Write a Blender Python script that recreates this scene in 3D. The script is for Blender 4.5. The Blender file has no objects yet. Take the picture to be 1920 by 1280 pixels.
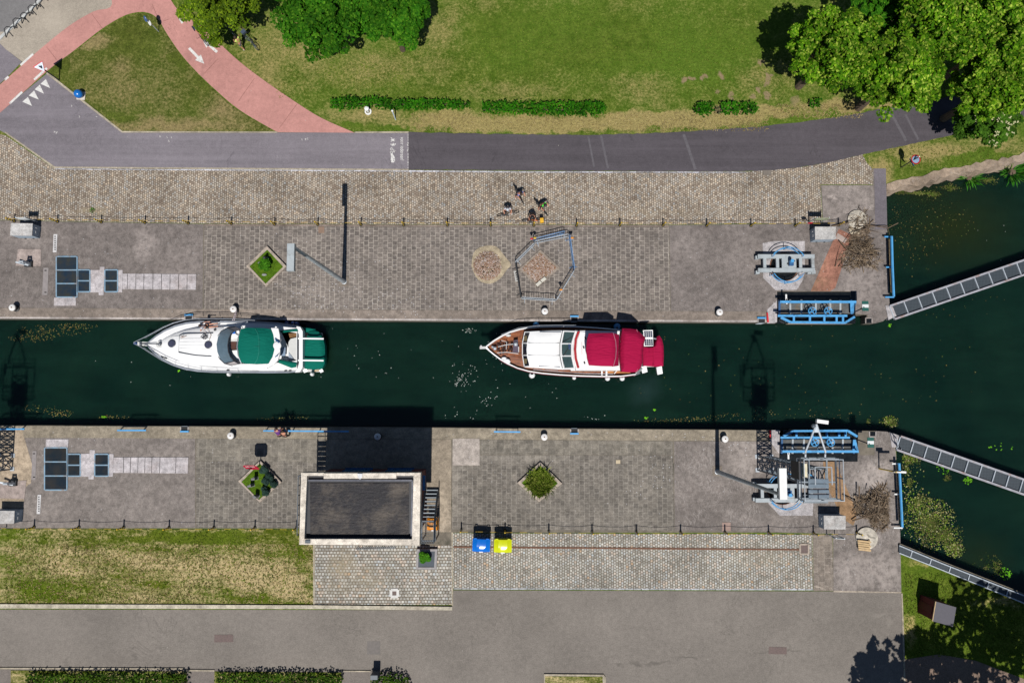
import bpy, math, random
from mathutils import Vector, Matrix
R = math.radians
rnd = random.Random(11)
SC = bpy.context.scene
COL = SC.collection
# ------------------------------------------------------------------ camera
F = 1440.0; TILT = R(4.13); DIST = 57.6
CT, ST = math.cos(TILT), math.sin(TILT)
H = DIST * CT
cam = bpy.data.cameras.new('camera'); camo = bpy.data.objects.new('camera', cam); COL.objects.link(camo)
camo.location = (0, 0, H); camo.rotation_euler = (TILT, 0, 0)
cam.sensor_fit = 'HORIZONTAL'; cam.sensor_width = 36; cam.lens = F / 1920 * 36
cam.clip_start = 0.5; cam.clip_end = 2000
SC.camera = camo
# ------------------------------------------------------------------ light
SUN_EL = R(61.5)
SUN_AZ = R(0.6)
w = bpy.data.worlds.new('World'); SC.world = w; w.use_nodes = True
wn = w.node_tree; wn.nodes.clear()
sky = wn.nodes.new('ShaderNodeTexSky'); sky.sky_type = 'NISHITA'; sky.sun_disc = False
sky.sun_elevation = SUN_EL; sky.sun_rotation = R(180); sky.ozone_density = 4.0; sky.dust_density = 0.3
bg = wn.nodes.new('ShaderNodeBackground'); bg.inputs[1].default_value = 0.05
wo = wn.nodes.new('ShaderNodeOutputWorld')
wn.links.new(sky.outputs[0], bg.inputs[0]); wn.links.new(bg.outputs[0], wo.inputs[0])
sun = bpy.data.lights.new('sun', 'SUN'); sun.energy = 5.0; sun.angle = R(0.5); sun.color = (1, .965, .91)
suno = bpy.data.objects.new('sun', sun); COL.objects.link(suno)
suno.rotation_euler = (R(90) - SUN_EL, 0, -SUN_AZ)
suno.location = (0, -40, 60)
vs = SC.view_settings; vs.view_transform = 'Standard'; vs.look = 'None'; vs.exposure = .1; vs.gamma = 1
SC.render.engine = 'CYCLES'; SC.cycles.max_bounces = 5; SC.cycles.transparent_max_bounces = 8
SC.cycles.use_denoising = True

# ------------------------------------------------------------------ helpers
def P(px, py, z=0.0):
    """the point of the place seen at photo pixel (px, py) at height z"""
    u = (px - 960) / F; v = (640 - py) / F
    dz = v * ST - CT
    t = (H - z) / -dz
    return Vector((u * t, (v * CT + ST) * t, z))
def PX(pts, z=0.0): return [P(a[0], a[1], a[2] if len(a) > 2 else z) for a in pts]
def V(*a): return Vector(a)

def tag(o, label=None, cat=None, group=None, kind=None):
    if label: o['label'] = label
    if cat: o['category'] = cat
    if group: o['group'] = group
    if kind: o['kind'] = kind
    return o
def T(name, label, cat, loc=(0, 0, 0), rz=0.0, group=None):
    o = bpy.data.objects.new(name, None); COL.objects.link(o)
    o.empty_display_size = .2
    o.location = loc; o.rotation_euler = (0, 0, rz)
    return tag(o, label, cat, group)
def wm(o):
    while o.parent: o = o.parent
    return Matrix.Translation(o.location) @ o.rotation_euler.to_matrix().to_4x4()
def copy_tree(o, parent=None):
    c = o.copy(); COL.objects.link(c)
    if parent: c.parent = parent
    for ch in list(o.children): copy_tree(ch, c)
    return c
def put(proto, loc, rz=0.0, label=None, used={}):
    """first call moves the proto itself, later calls copy it"""
    if proto.name not in used: used[proto.name] = 1; o = proto
    else: o = copy_tree(proto)
    o.location = loc; o.rotation_euler = (0, 0, rz)
    if label: o['label'] = label
    return o

class MB:
    def __init__(s): s.v = []; s.f = []; s.m = []; s.k = 0
    def add(s, vs, fs):
        b = len(s.v); s.v += [tuple(x) for x in vs]
        for f in fs: s.f.append([b + i for i in f]); s.m.append(s.k)
        return s
    def poly(s, pts): return s.add(pts, [list(range(len(pts)))])
    def prism(s, pts, z0, z1, top=True):
        n = len(pts)
        a = 0
        for i in range(n):
            p, q = pts[i], pts[(i + 1) % n]; a += p[0] * q[1] - q[0] * p[1]
        if a < 0: pts = pts[::-1]
        vs = [(p[0], p[1], z0) for p in pts] + [(p[0], p[1], z1) for p in pts]
        fs = [[i, (i + 1) % n, n + (i + 1) % n, n + i] for i in range(n)]
        fs += [list(range(n, 2 * n)), list(range(n - 1, -1, -1))]
        return s.add(vs, fs)
    def pprism(s, px, z0, z1): return s.prism(PX(px, z1), z0, z1)
    def box(s, c, d, rz=0.0, M=None):
        x, y, z = d[0] / 2, d[1] / 2, d[2] / 2
        vs = [V(a, b, e) for e in (-z, z) for a, b in ((-x, -y), (x, -y), (x, y), (-x, y))]
        m = M if M else Matrix.Rotation(rz, 3, 'Z')
        return s.add([m @ p + Vector(c) for p in vs], [[3, 2, 1, 0], [4, 5, 6, 7], [0, 1, 5, 4], [1, 2, 6, 5], [2, 3, 7, 6], [3, 0, 4, 7]])
    def bar(s, a, b, wd, ht=None, up=V(0, 0, 1)):
        """square bar from a to b"""
        a = Vector(a); b = Vector(b); ht = wd if ht is None else ht
        d = (b - a); L = d.length
        if L < 1e-6: return s
        d.normalize()
        if abs(d.dot(up)) > .99: up = V(0, 1, 0)
        sd = d.cross(up).normalized(); u2 = sd.cross(d)
        M = Matrix((d, sd, u2)).transposed()
        return s.box((a + b) / 2, (L, wd, ht), M=M)
    def tube(s, a, b, r, n=6, r2=None): return s.path([a, b], [r, r if r2 is None else r2], n)
    def path(s, pts, r, n=6, closed=False):
        pts = [Vector(p) for p in pts]; m = len(pts)
        if not isinstance(r, (list, tuple)): r = [r] * m
        vs = []; ref = None
        for i, p in enumerate(pts):
            if closed: d = pts[(i + 1) % m] - pts[i - 1]
            else: d = pts[min(i + 1, m - 1)] - pts[max(i - 1, 0)]
            d.normalize()
            if ref is None: ref = V(0, 0, 1) if abs(d.z) < .9 else V(1, 0, 0)
            e = d.cross(ref).normalized(); g = e.cross(d); ref = g
            vs += [p + (e * math.cos(2 * math.pi * k / n) + g * math.sin(2 * math.pi * k / n)) * r[i] for k in range(n)]
        fs = []
        for i in range(m if closed else m - 1):
            j = (i + 1) % m
            fs += [[i * n + k, i * n + (k + 1) % n, j * n + (k + 1) % n, j * n + k] for k in range(n)]
        if not closed: fs += [list(range(n - 1, -1, -1)), list(range((m - 1) * n, m * n))]
        return s.add(vs, fs)
    def lathe(s, prof, c=(0, 0, 0), n=16, M=None, cap=True):
        c = Vector(c); vs = []
        for r, z in prof:
            for k in range(n):
                p = V(r * math.cos(2 * math.pi * k / n), r * math.sin(2 * math.pi * k / n), z)
                vs.append((M @ p if M else p) + c)
        m = len(prof); fs = []
        for i in range(m - 1):
            fs += [[i * n + k, i * n + (k + 1) % n, (i + 1) * n + (k + 1) % n, (i + 1) * n + k] for k in range(n)]
        if cap: fs += [list(range(n - 1, -1, -1)), list(range((m - 1) * n, m * n))]
        return s.add(vs, fs)
    def ball(s, c, r, n=10, m=6):
        if not isinstance(r, (tuple, list)): r = (r, r, r)
        prof = [(max(1e-4, math.sin(math.pi * i / m)), -math.cos(math.pi * i / m)) for i in range(m + 1)]
        return s.lathe(prof, c, n, Matrix.Diagonal(r))
    def loft(s, rings, cap0=True, cap1=True, closed=True):
        n = len(rings[0]); vs = [p for r in rings for p in r]; fs = []
        for i in range(len(rings) - 1):
            for k in range(n if closed else n - 1):
                k2 = (k + 1) % n
                fs.append([i * n + k, i * n + k2, (i + 1) * n + k2, (i + 1) * n + k])
        if cap0: fs.append(list(range(n - 1, -1, -1)))
        if cap1: fs.append(list(range((len(rings) - 1) * n, len(rings) * n)))
        return s.add(vs, fs)
    def dome(s, px, z0, z1, z2, n=4, tilt=0.0, keep=.35):
        """a stretched cover over the outline px: skirt z0..z1, then a crown rising to z2"""
        o = PX(px, z1); c = sum(o, Vector()) / len(o)
        xs = [p.x for p in o]; x0, x1 = min(xs), max(xs)
        def tz(p): return tilt * ((p.x - x0) / (x1 - x0) - .5)
        rings = [[V(p.x, p.y, z0) for p in o], [V(p.x, p.y, z1 + tz(p)) for p in o]]
        for i in range(1, n + 1):
            t = i / n; k = 1 - t * (1 - keep)
            rings.append([V(c.x + (p.x - c.x) * k, c.y + (p.y - c.y) * k, z1 + tz(p) * k + (z2 - z1) * math.sin(t * math.pi / 2)) for p in o])
        a = sum(o[i].x * o[(i + 1) % len(o)].y - o[(i + 1) % len(o)].x * o[i].y for i in range(len(o)))
        if a < 0: rings = [r[::-1] for r in rings]
        return s.loft(rings)
    def build(s, name, mat, parent=None, smooth=False):
        me = bpy.data.meshes.new(name)
        vs = s.v
        if parent is not None:
            im = wm(parent).inverted(); vs = [im @ Vector(p) for p in vs]
        me.from_pydata([tuple(p) for p in vs], [], s.f)
        for x in (mat if isinstance(mat, (list, tuple)) else [mat]): me.materials.append(x)
        if any(s.m): me.polygons.foreach_set('material_index', s.m)
        if smooth:
            me.polygons.foreach_set('use_smooth', [True] * len(me.polygons))
            try: me.set_sharp_from_angle(angle=R(40))
            except Exception: pass
        o = bpy.data.objects.new(name, me); COL.objects.link(o)
        if parent is not None: o.parent = parent
        return o

# ------------------------------------------------------------------ materials
E = 1.42        # what the open ground receives; display colour / E = base colour
def lin(c):
    c /= 255.0
    return c / 12.92 if c <= .04045 else ((c + .055) / 1.055) ** 2.4
def A(r, g, b, k=1.0): return tuple(min(.86, lin(x) / E * k) for x in (r, g, b)) + (1,)
class NT:
    def __init__(s, name, rough=.85, spec=.3):
        s.mat = bpy.data.materials.new(name); s.mat.use_nodes = True
        s.t = s.mat.node_tree; s.b = s.t.nodes['Principled BSDF']
        s.b.inputs['Roughness'].default_value = rough
        s.b.inputs['Specular IOR Level'].default_value = spec
        s._p = None
    def n(s, typ, ins={}, **pr):
        x = s.t.nodes.new('ShaderNode' + typ)
        for k, v in pr.items(): setattr(x, k, v)
        for k, v in ins.items(): s.put(x.inputs[k], v)
        return x
    def put(s, sock, v):
        if isinstance(v, bpy.types.NodeSocket): s.t.links.new(v, sock)
        else: sock.default_value = v
    @property
    def pos(s):
        if s._p is None: s._p = s.n('NewGeometry').outputs['Position']
        return s._p
    @property
    def obj(s): return s.n('TexCoord').outputs['Object']
    def noise(s, sc, det=3, rough=.6, vec=None, dist=0.0):
        return s.n('TexNoise', {'Vector': vec or s.pos, 'Scale': sc, 'Detail': det, 'Roughness': rough, 'Distortion': dist}).outputs[0]
    def ramp(s, fac, stops):
        x = s.n('ValToRGB', {0: fac}); e = x.color_ramp.elements
        while len(e) < len(stops): e.new(.5)
        for k, (p, c) in enumerate(stops):
            e[k].position = p; e[k].color = c if isinstance(c, tuple) else (c, c, c, 1)
        return x.outputs[0]
    def mix(s, fac, a, b, mode='MIX'):
        x = s.n('Mix', data_type='RGBA', blend_type=mode)
        for i, v in ((0, fac), (6, a), (7, b)): s.put(x.inputs[i], v)
        return x.outputs[2]
    def m(s, op, a, b=None, c=None):
        x = s.n('Math', operation=op)
        for i, v in enumerate((a, b, c)):
            if v is not None: s.put(x.inputs[i], v)
        return x.outputs[0]
    def vm(s, op, a, b):
        x = s.n('VectorMath', {0: a}, operation=op)
        s.put(x.inputs[1], b)
        return x.outputs[0]
    def stretch(s, sx, sy, sz=1.0, rz=0.0, vec=None):
        return s.n('Mapping', {'Vector': vec or s.pos, 'Scale': (sx, sy, sz), 'Rotation': (0, 0, rz)}).outputs[0]
    def blobs(s, lst, edge=.5):
        """soft ragged patches: (px, py, rx px, ry px, amount)"""
        nz = s.vm('SCALE', s.n('TexNoise', {'Vector': s.pos, 'Scale': .9, 'Detail': 4}).outputs[1], (0, 0, 0))
        nz.node.inputs[3].default_value = 1.6
        pw = s.vm('ADD', s.pos, nz); acc = None
        for (px, py, rx, ry, am) in lst:
            c = P(px, py)
            d = s.vm('SUBTRACT', pw, (c.x + .8, c.y + .8, 0)); d = s.vm('MULTIPLY', d, (1 / (rx * .04), 1 / (ry * .04), 0))
            l = s.n('VectorMath', {0: d}, operation='LENGTH').outputs['Value']
            g = s.n('MapRange', {0: l, 1: 1.0, 2: edge, 3: 0.0, 4: am}).outputs[0]
            acc = g if acc is None else s.m('MAXIMUM', acc, g)
        return acc
    def bump(s, h, strength=.4, dist=.02):
        x = s.n('Bump', {'Strength': strength, 'Distance': dist, 'Height': h}); s.put(s.b.inputs['Normal'], x.outputs[0])
    def col(s, c): s.put(s.b.inputs['Base Color'], c); return s.mat

def plain(name, c, rough=.6, metal=0.0, var=.18, sc=3.0, spec=.4, dirt=None, coat=0.0):
    t = NT(name, rough, spec); t.b.inputs['Metallic'].default_value = metal
    if coat: t.b.inputs['Coat Weight'].default_value = coat
    v = t.noise(sc, 4, .65, t.obj)
    o = t.mix(t.ramp(v, [(.3, 0.0), (.7, 1.0)]), tuple(x * (1 - var) for x in c[:3]) + (1,), tuple(min(.9, x * (1 + var)) for x in c[:3]) + (1,))
    if dirt:
        d = t.ramp(t.noise(sc * .6, 6, .75, t.obj), [(.52, 0.0), (.66, 1.0)])
        o = t.mix(t.m('MULTIPLY', d, .75), o, dirt)
    t.put(t.b.inputs['Roughness'], t.m('ADD', t.m('MULTIPLY', v, .2), rough - .1))
    return t.col(o)
def cloth(name, c, sc=2.5):
    t = NT(name, .85, .15)
    f = t.noise(sc, 3, .5, t.stretch(.5, 2.2, 1, 0, t.obj), 1.2)
    t.bump(f, .6, .12)
    g = t.noise(9, 2, .5, t.obj)
    return t.col(t.mix(t.m('MULTIPLY', g, .5), c, tuple(x * .68 for x in c[:3]) + (1,)))
def leafmat(name, cols, trans=.25):
    t = NT(name, .7, .06)
    r = t.n('NewGeometry').outputs['Random Per Island']
    c = t.ramp(r, [(i / (len(cols) - 1), k) for i, k in enumerate(cols)])
    n2 = t.noise(.5, 2, .5)
    c = t.mix(1.0, c, t.ramp(n2, [(.35, .66), (.65, 1.22)]), 'MULTIPLY')
    t.put(t.b.inputs['Base Color'], c)
    tr = t.n('BsdfTranslucent', {0: c}); ms = t.n('MixShader', {0: trans, 1: t.b.outputs[0], 2: tr.outputs[0]})
    t.t.links.new(ms.outputs[0], t.t.nodes['Material Output'].inputs[0])
    return t.mat

def cobble(name, cols, joint, bw=.19, bh=.165, warp=.05, sand=[], rowsx=False, mort=.022):
    t = NT(name, .75, .3)
    wv = t.vm('SCALE', t.n('TexNoise', {'Vector': t.pos, 'Scale': 1.1, 'Detail': 3}).outputs[1], (0, 0, 0)); wv.node.inputs[3].default_value = warp * 2.4
    w2 = t.vm('SCALE', t.n('TexNoise', {'Vector': t.pos, 'Scale': 4.5, 'Detail': 2}).outputs[1], (0, 0, 0)); w2.node.inputs[3].default_value = warp * 1.5
    p = t.vm('ADD', t.vm('ADD', t.pos, wv), w2)
    if not rowsx:
        q = t.n('SeparateXYZ', {0: p}); p = t.n('CombineXYZ', {0: q.outputs[1], 1: q.outputs[0]}).outputs[0]
    br = t.n('TexBrick', {'Vector': p, 'Color1': (0, 0, 0, 1), 'Color2': (1, 1, 1, 1), 'Mortar': (.5, .5, .5, 1), 'Scale': 1.0, 'Mortar Size': mort, 'Mortar Smooth': .35, 'Bias': 0.0, 'Brick Width': bw, 'Row Height': bh}, offset=.5)
    c = t.ramp(br.outputs[0], cols)
    c = t.mix(1.0, c, t.ramp(t.noise(7, 4, .7), [(.33, .66), (.67, 1.34)]), 'MULTIPLY')
    c = t.mix(br.outputs[1], c, joint)
    big = t.noise(.35, 6, .72)
    c = t.mix(1.0, c, t.ramp(big, [(.34, .74), (.62, 1.14)]), 'MULTIPLY')
    if sand:
        k = t.m('MULTIPLY', t.blobs(sand, .2), t.ramp(t.noise(3, 4, .7), [(.35, .2), (.6, 1.0)]))
        c = t.mix(k, c, A(160, 146, 120))
    t.bump(t.m('MULTIPLY', br.outputs[1], -1.0), .5, .03)
    return t.col(c)
def concrete(name, c, light=[], dark=[], drops=[], pave=None, scratch=0.0, tone=.3, tint=None):
    t = NT(name, .9, .2)
    n1 = t.noise(.28, 6, .7); n2 = t.noise(2.3, 5, .75); n3 = t.noise(22, 3, .7)
    lo = tuple(x * (1 - tone) for x in c[:3]) + (1,); hi = tuple(x * (1 + tone) for x in c[:3]) + (1,)
    o = t.mix(t.ramp(n1, [(.3, 0.0), (.68, 1.0)]), lo, hi)
    if tint: o = t.mix(t.ramp(t.noise(.5, 5, .7), [(.5, 0.0), (.7, .6)]), o, tint)
    if pave:
        bw, bh, jc, ja = pave
        wv = t.vm('SCALE', t.n('TexNoise', {'Vector': t.pos, 'Scale': 1.6, 'Detail': 3}).outputs[1], (0, 0, 0)); wv.node.inputs[3].default_value = .1
        q = t.n('SeparateXYZ', {0: t.vm('ADD', t.pos, wv)}); p = t.n('CombineXYZ', {0: q.outputs[1], 1: q.outputs[0]}).outputs[0]
        br = t.n('TexBrick', {'Vector': p, 'Color1': (.76, .76, .77, 1), 'Color2': (1.04, 1.03, 1.02, 1), 'Mortar': (1, 1, 1, 1), 'Scale': 1.0, 'Mortar Size': .028, 'Mortar Smooth': .6, 'Bias': 0.0, 'Brick Width': bw, 'Row Height': bh}, offset=.5)
        o = t.mix(1.0, o, br.outputs[0], 'MULTIPLY')
        jm = t.m('MULTIPLY', br.outputs[1], t.ramp(t.noise(.6, 4, .7), [(.35, ja * .25), (.6, ja)]))
        o = t.mix(jm, o, jc)
        t.bump(t.m('MULTIPLY', br.outputs[1], -1.0), .3, .02)
    o = t.mix(1.0, o, t.ramp(n2, [(.33, .68), (.5, 1.0), (.67, 1.34)]), 'MULTIPLY')
    o = t.mix(1.0, o, t.ramp(n3, [(.35, .74), (.65, 1.3)]), 'MULTIPLY')
    if light:
        k = t.m('MULTIPLY', t.blobs(light), t.ramp(n2, [(.4, .25), (.58, 1.0)]))
        o = t.mix(k, o, tuple(min(.8, x * 2.1) for x in c[:3]) + (1,))
    if dark: o = t.mix(t.blobs(dark), o, tuple(x * .5 for x in c[:3]) + (1,))
    if scratch:
        s1 = t.noise(1.5, 4, .6, t.stretch(1.4, .5, 1, .35), 2.2)
        k = t.m('MULTIPLY', t.ramp(s1, [(.475, 0.0), (.5, 1.0), (.525, 0.0)]), t.ramp(t.noise(.55, 3, .6), [(.4, 0.0), (.58, scratch)]))
        o = t.mix(k, o, A(178, 170, 165))
    base = t.n('TexVoronoi', {'Vector': t.vm('ADD', t.pos, (.3, .1, 0)), 'Scale': 4.2})
    sp = t.ramp(base.outputs[0], [(.1, 1.0), (.2, 0.0)])
    gate = t.ramp(t.n('SeparateColor', {0: base.outputs[1]}).outputs[0], [(.9, 0.0), (.93, .5)])
    o = t.mix(t.m('MULTIPLY', sp, gate), o, A(205, 205, 208))
    if drops:
        vo = t.n('TexVoronoi', {'Vector': t.pos, 'Scale': 6.5})
        sp = t.ramp(t.m('ADD', vo.outputs[0], t.m('MULTIPLY', t.noise(18, 2, .6), .22)), [(.24, 1.0), (.34, 0.0)])
        rr = t.n('SeparateColor', {0: vo.outputs[1]}).outputs[0]
        k = t.m('MULTIPLY', sp, t.m('GREATER_THAN', t.m('ADD', t.blobs(drops, .1), rr), 1.12))
        o = t.mix(t.m('MULTIPLY', k, .85), o, A(226, 226, 232))
    return t.col(o)
def asphalt(name, c, grain=.22, streak=None, dark=[], light=[], rz=0.0):
    t = NT(name, .88, .25)
    o = t.mix(t.ramp(t.noise(.16, 6, .68), [(.3, 0.0), (.7, 1.0)]), tuple(x * .84 for x in c[:3]) + (1,), tuple(x * 1.16 for x in c[:3]) + (1,))
    o = t.mix(1.0, o, t.ramp(t.noise(14, 3, .8), [(.34, 1 - grain), (.66, 1 + grain)]), 'MULTIPLY')
    o = t.mix(1.0, o, t.ramp(t.noise(3, 4, .7), [(.3, .88), (.7, 1.1)]), 'MULTIPLY')
    if streak:
        s1 = t.noise(1.0, 5, .65, t.stretch(.05, 1.5, 1, rz))
        o = t.mix(t.ramp(s1, [(.42, 0.0), (.66, streak)]), o, tuple(min(.8, x * 1.7) for x in c[:3]) + (1,))
    vo = t.n('TexVoronoi', {'Vector': t.pos, 'Scale': 1.4})
    k = t.m('MULTIPLY', t.ramp(vo.outputs[0], [(.03, 1.0), (.06, 0.0)]), t.ramp(t.n('SeparateColor', {0: vo.outputs[1]}).outputs[0], [(.8, 0.0), (.85, .6)]))
    o = t.mix(k, o, A(190, 185, 175))
    ck = t.m('MULTIPLY', t.ramp(t.noise(.32, 5, .62, t.stretch(1, .55, 1, rz + .2), .8), [(.492, 0.0), (.5, 1.0), (.508, 0.0)]), t.ramp(t.noise(.2, 3, .6), [(.46, 0.0), (.6, .45)]))
    o = t.mix(ck, o, tuple(x * .45 for x in c[:3]) + (1,))
    if dark: o = t.mix(t.blobs(dark, .3), o, tuple(x * .5 for x in c[:3]) + (1,))
    if light: o = t.mix(t.blobs(light, .2), o, tuple(min(.8, x * 1.5) for x in c[:3]) + (1,))
    t.bump(t.noise(30, 2, .6), .25, .01)
    return t.col(o)
def grass(name, green, dark, dry, soil, dryb=[], greenb=[], soilb=[], bias=.5, streak=None, fine=1.0):
    t = NT(name, .95, .1)
    a = t.noise(.22, 6, .66); b = t.noise(1.2, 6, .75); f = t.noise(5.0, 6, .85); f2 = t.noise(24, 3, .8, t.stretch(1, .6, 1, .5))
    o = t.mix(t.ramp(b, [(.38, 0.0), (.62, 1.0)]), dark, green)
    o = t.mix(t.ramp(t.noise(.09, 4, .6), [(.4, 0.0), (.6, .5)]), o, tuple(x * y for x, y in zip(green[:3], (.82, 1.08, .8))) + (1,))
    k = t.m('ADD', t.m('MULTIPLY', a, .5), t.m('MULTIPLY', b, .5))
    if streak: k = t.m('ADD', k, t.m('MULTIPLY', t.m('SUBTRACT', t.noise(1.0, 6, .75, t.stretch(.2, 1.0)), .5), streak))
    k = t.m('ADD', k, t.m('MULTIPLY', t.m('SUBTRACT', f, .5), 1.1))
    if dryb: k = t.m('ADD', k, t.blobs(dryb, .15))
    if greenb: k = t.m('SUBTRACT', k, t.blobs(greenb, .15))
    o = t.mix(t.ramp(k, [(bias, 0.0), (bias + .34, .92)]), o, dry)
    o = t.mix(1.0, o, t.ramp(f, [(.36, .6), (.5, 1.0), (.64, 1.35)]), 'MULTIPLY')
    o = t.mix(1.0, o, t.ramp(f2, [(.34, .62), (.66, 1.38)]), 'MULTIPLY')
    if soilb: o = t.mix(t.m('MULTIPLY', t.blobs(soilb, .6), t.ramp(f, [(.3, .4), (.55, 1.0)])), o, soil)
    t.bump(t.m('ADD', f, t.m('MULTIPLY', f2, .6)), .75 * fine, .09)
    return t.col(o)
# ------------------------------------------------------------------ the setting
def sm(pts, n=5):
    out = []
    for i in range(len(pts) - 1):
        p0 = Vector(pts[max(i - 1, 0)]); p1 = Vector(pts[i]); p2 = Vector(pts[i + 1]); p3 = Vector(pts[min(i + 2, len(pts) - 1)])
        for k in range(n):
            t = k / n
            out.append(tuple(.5 * ((2 * p1) + (p2 - p0) * t + (2 * p0 - 5 * p1 + 4 * p2 - p3) * t * t + (3 * p1 - p0 - 3 * p2 + p3) * t ** 3)))
    out.append(tuple(pts[-1])); return out
def ragged(pts, amp, step=10):
    out = []
    for a, b in zip(pts, pts[1:]):
        k = max(1, int(math.hypot(b[0] - a[0], b[1] - a[1]) / step))
        for i in range(k):
            t = i / k; out.append((a[0] + (b[0] - a[0]) * t + rnd.uniform(-amp, amp) * .4, a[1] + (b[1] - a[1]) * t + rnd.uniform(-amp, amp)))
    out.append(pts[-1]); return out
LAY = [0]
def sheet(name, mat, px, z, t=.05, label=None):
    o = MB().pprism(px, z - t, z).build(name, mat)
    o['kind'] = 'structure'
    return o
GA, GD, DRY, SOIL = A(104, 122, 44), A(74, 98, 24), A(166, 150, 98), A(158, 136, 108)
m_lawn = grass('lawn', GA, GD, DRY, SOIL,
    dryb=[(1000, 232, 330, 20, .85), (1250, 226, 200, 20, .85), (840, 222, 90, 22, .6), (1400, 212, 160, 16, .7), (1600, 198, 160, 13, .6), (560, 90, 150, 90, .26), (700, 130, 160, 50, .2), (820, 50, 70, 70, .2), (1200, 170, 90, 50, .12),
          (1740, 285, 120, 26, .45), (690, 215, 110, 25, .3), (500, 130, 80, 80, .25), (1860, 270, 80, 22, .3), (1650, 320, 40, 30, .5), (1440, 160, 80, 70, .1), (960, 170, 120, 25, .16)],
    greenb=[(1180, 85, 330, 70, .28), (1030, 60, 200, 60, .22), (1800, 297, 40, 14, .6), (1845, 288, 50, 10, .6), (735, 240, 34, 6, .6), (660, 232, 20, 8, .4), (1330, 90, 110, 70, .2)],
    soilb=[(1284, 152, 9, 7, 1), (1297, 149, 8, 6, 1), (1320, 147, 10, 8, 1), (1352, 141, 7, 8, 1), (1348, 173, 8, 8, .8), (1372, 180, 7, 7, .8), (1409, 178, 6, 6, .8), (1425, 169, 6, 6, 1), (1438, 182, 8, 8, .9), (1437, 150, 8, 16, .9), (1428, 122, 8, 7, .9), (1490, 190, 14, 8, .6), (1447, 142, 8, 6, .9)], bias=.5)
m_island = grass('island', A(102, 108, 46), A(72, 82, 26), A(150, 134, 92), SOIL, dryb=[(330, 235, 190, 18, .35), (170, 75, 60, 20, .5), (420, 205, 60, 40, .25), (250, 160, 120, 60, .12), (225, 130, 40, 30, .25)],
    greenb=[(340, 110, 30, 20, .4), (110, 125, 25, 20, .5), (250, 70, 90, 45, .15), (220, 225, 50, 14, .3), (390, 150, 40, 25, .2)], bias=.46)
m_strip = grass('strip', A(106, 116, 36), A(76, 90, 16), A(196, 176, 132), SOIL, dryb=[(450, 1075, 180, 45, .34), (300, 1060, 240, 50, .16), (540, 1100, 60, 40, .3), (120, 1060, 110, 26, .2)], greenb=[(380, 1008, 240, 16, .3), (70, 1110, 60, 22, .4), (280, 1097, 60, 12, .3), (560, 1040, 20, 40, .25), (480, 1120, 60, 8, .2)], bias=.42, streak=1.3)
m_bank = grass('bank', A(108, 122, 40), A(64, 84, 18), A(176, 160, 104), SOIL, dryb=[(1730, 1050, 50, 14, .4), (1705, 1180, 14, 40, .5), (1870, 1130, 60, 14, .4)], bias=.58)
# one great sheet of ground either side of the water
g = MB()
g.poly(PX([(-3000, -2500), (5000, -2500), (5000, -440), (1920, 292), (1800, 318), (1668, 346), (1650, 352), (1650, 590), (-3000, 585)], 0)[::-1])
g.poly(PX([(-3000, 815), (1680, 822), (1684, 1024), (1770, 1056), (1920, 1124), (5000, 2500), (5000, 4500), (-3000, 4500)], 0)[::-1])
o = g.build('ground', m_lawn); o['kind'] = 'structure'
# --- water
t = NT('water', .09, .22)
nb = t.noise(.14, 4, .6)
wc = t.mix(t.ramp(nb, [(.35, 0.0), (.7, 1.0)]), (.0022, .0105, .0072, 1), (.0042, .0155, .0095, 1))
wc = t.mix(1.0, wc, t.ramp(t.noise(.6, 4, .6, t.stretch(.35, 1.4, 1, .1)), [(.36, .86), (.64, 1.16)]), 'MULTIPLY')
wc = t.mix(t.blobs([(1800, 420, 160, 110, 1.0), (1750, 360, 120, 50, .8), (1850, 1050, 80, 60, .5)], .05), wc, (.0105, .017, .0052, 1))
rip = t.m('ADD', t.noise(3.5, 3, .6, t.stretch(1, .35, 1, .2)), t.m('MULTIPLY', t.noise(1.1, 2, .5), .8))
t.bump(rip, .14, .05); t.col(wc); t.b.subsurface_method = 'BURLEY'; t.b.inputs['Subsurface Weight'].default_value = 1.0; t.b.inputs['Subsurface Radius'].default_value = (.5, 1.0, .8); t.b.inputs['Subsurface Scale'].default_value = .65
o = MB().poly([V(-200, -120, -1), V(200, -120, -1), V(200, 120, -1), V(-200, 120, -1)]).build('water', t.mat); o['kind'] = 'structure'
# --- quays
m_wall = plain('quay_wall', A(120, 112, 100), .9, var=.35, sc=1.2, dirt=A(60, 62, 48))
NQ = [(-3000, 408), (10, 413), (380, 420), (900, 422), (1250, 422), (1543, 419), (1539, 347), (1637, 347), (1637, 316), (1661, 316), (1664, 440), (1667, 540), (1668, 578), (1665, 594), (1656, 602), (1642, 606), (1625, 606), (1625, 590), (1604, 590), (1604, 606), (1432, 604), (960, 602), (600, 600), (300, 598.5), (10, 597), (-3000, 590)]
q = MB().prism(PX(NQ, .004), -5, .004).build('quay', m_wall); q['kind'] = 'structure'
SQ = [(-3000, 795), (10, 797), (400, 799), (800, 801), (1200, 804), (1640, 807.5), (1664, 809), (1676, 818), (1680, 850), (1688, 1000), (1690, 1112), (1562, 1110), (1562, 1000), (1440, 998), (848, 998), (848, 1022), (590, 1022), (590, 990), (10, 990), (-3000, 990)]
q = MB().prism(PX(SQ, .004), -5, .004).build('quay', m_wall); q['kind'] = 'structure'
CB = A(124, 114, 112); CD = A(104, 97, 98)
m_padn = concrete('concrete_north_pad', A(121, 113, 109), light=[(270, 455, 26, 40, .8), (60, 455, 50, 16, .4), (340, 500, 60, 60, .3)], dark=[(110, 590, 120, 8, .2)], scratch=.35, tone=.2)
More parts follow.
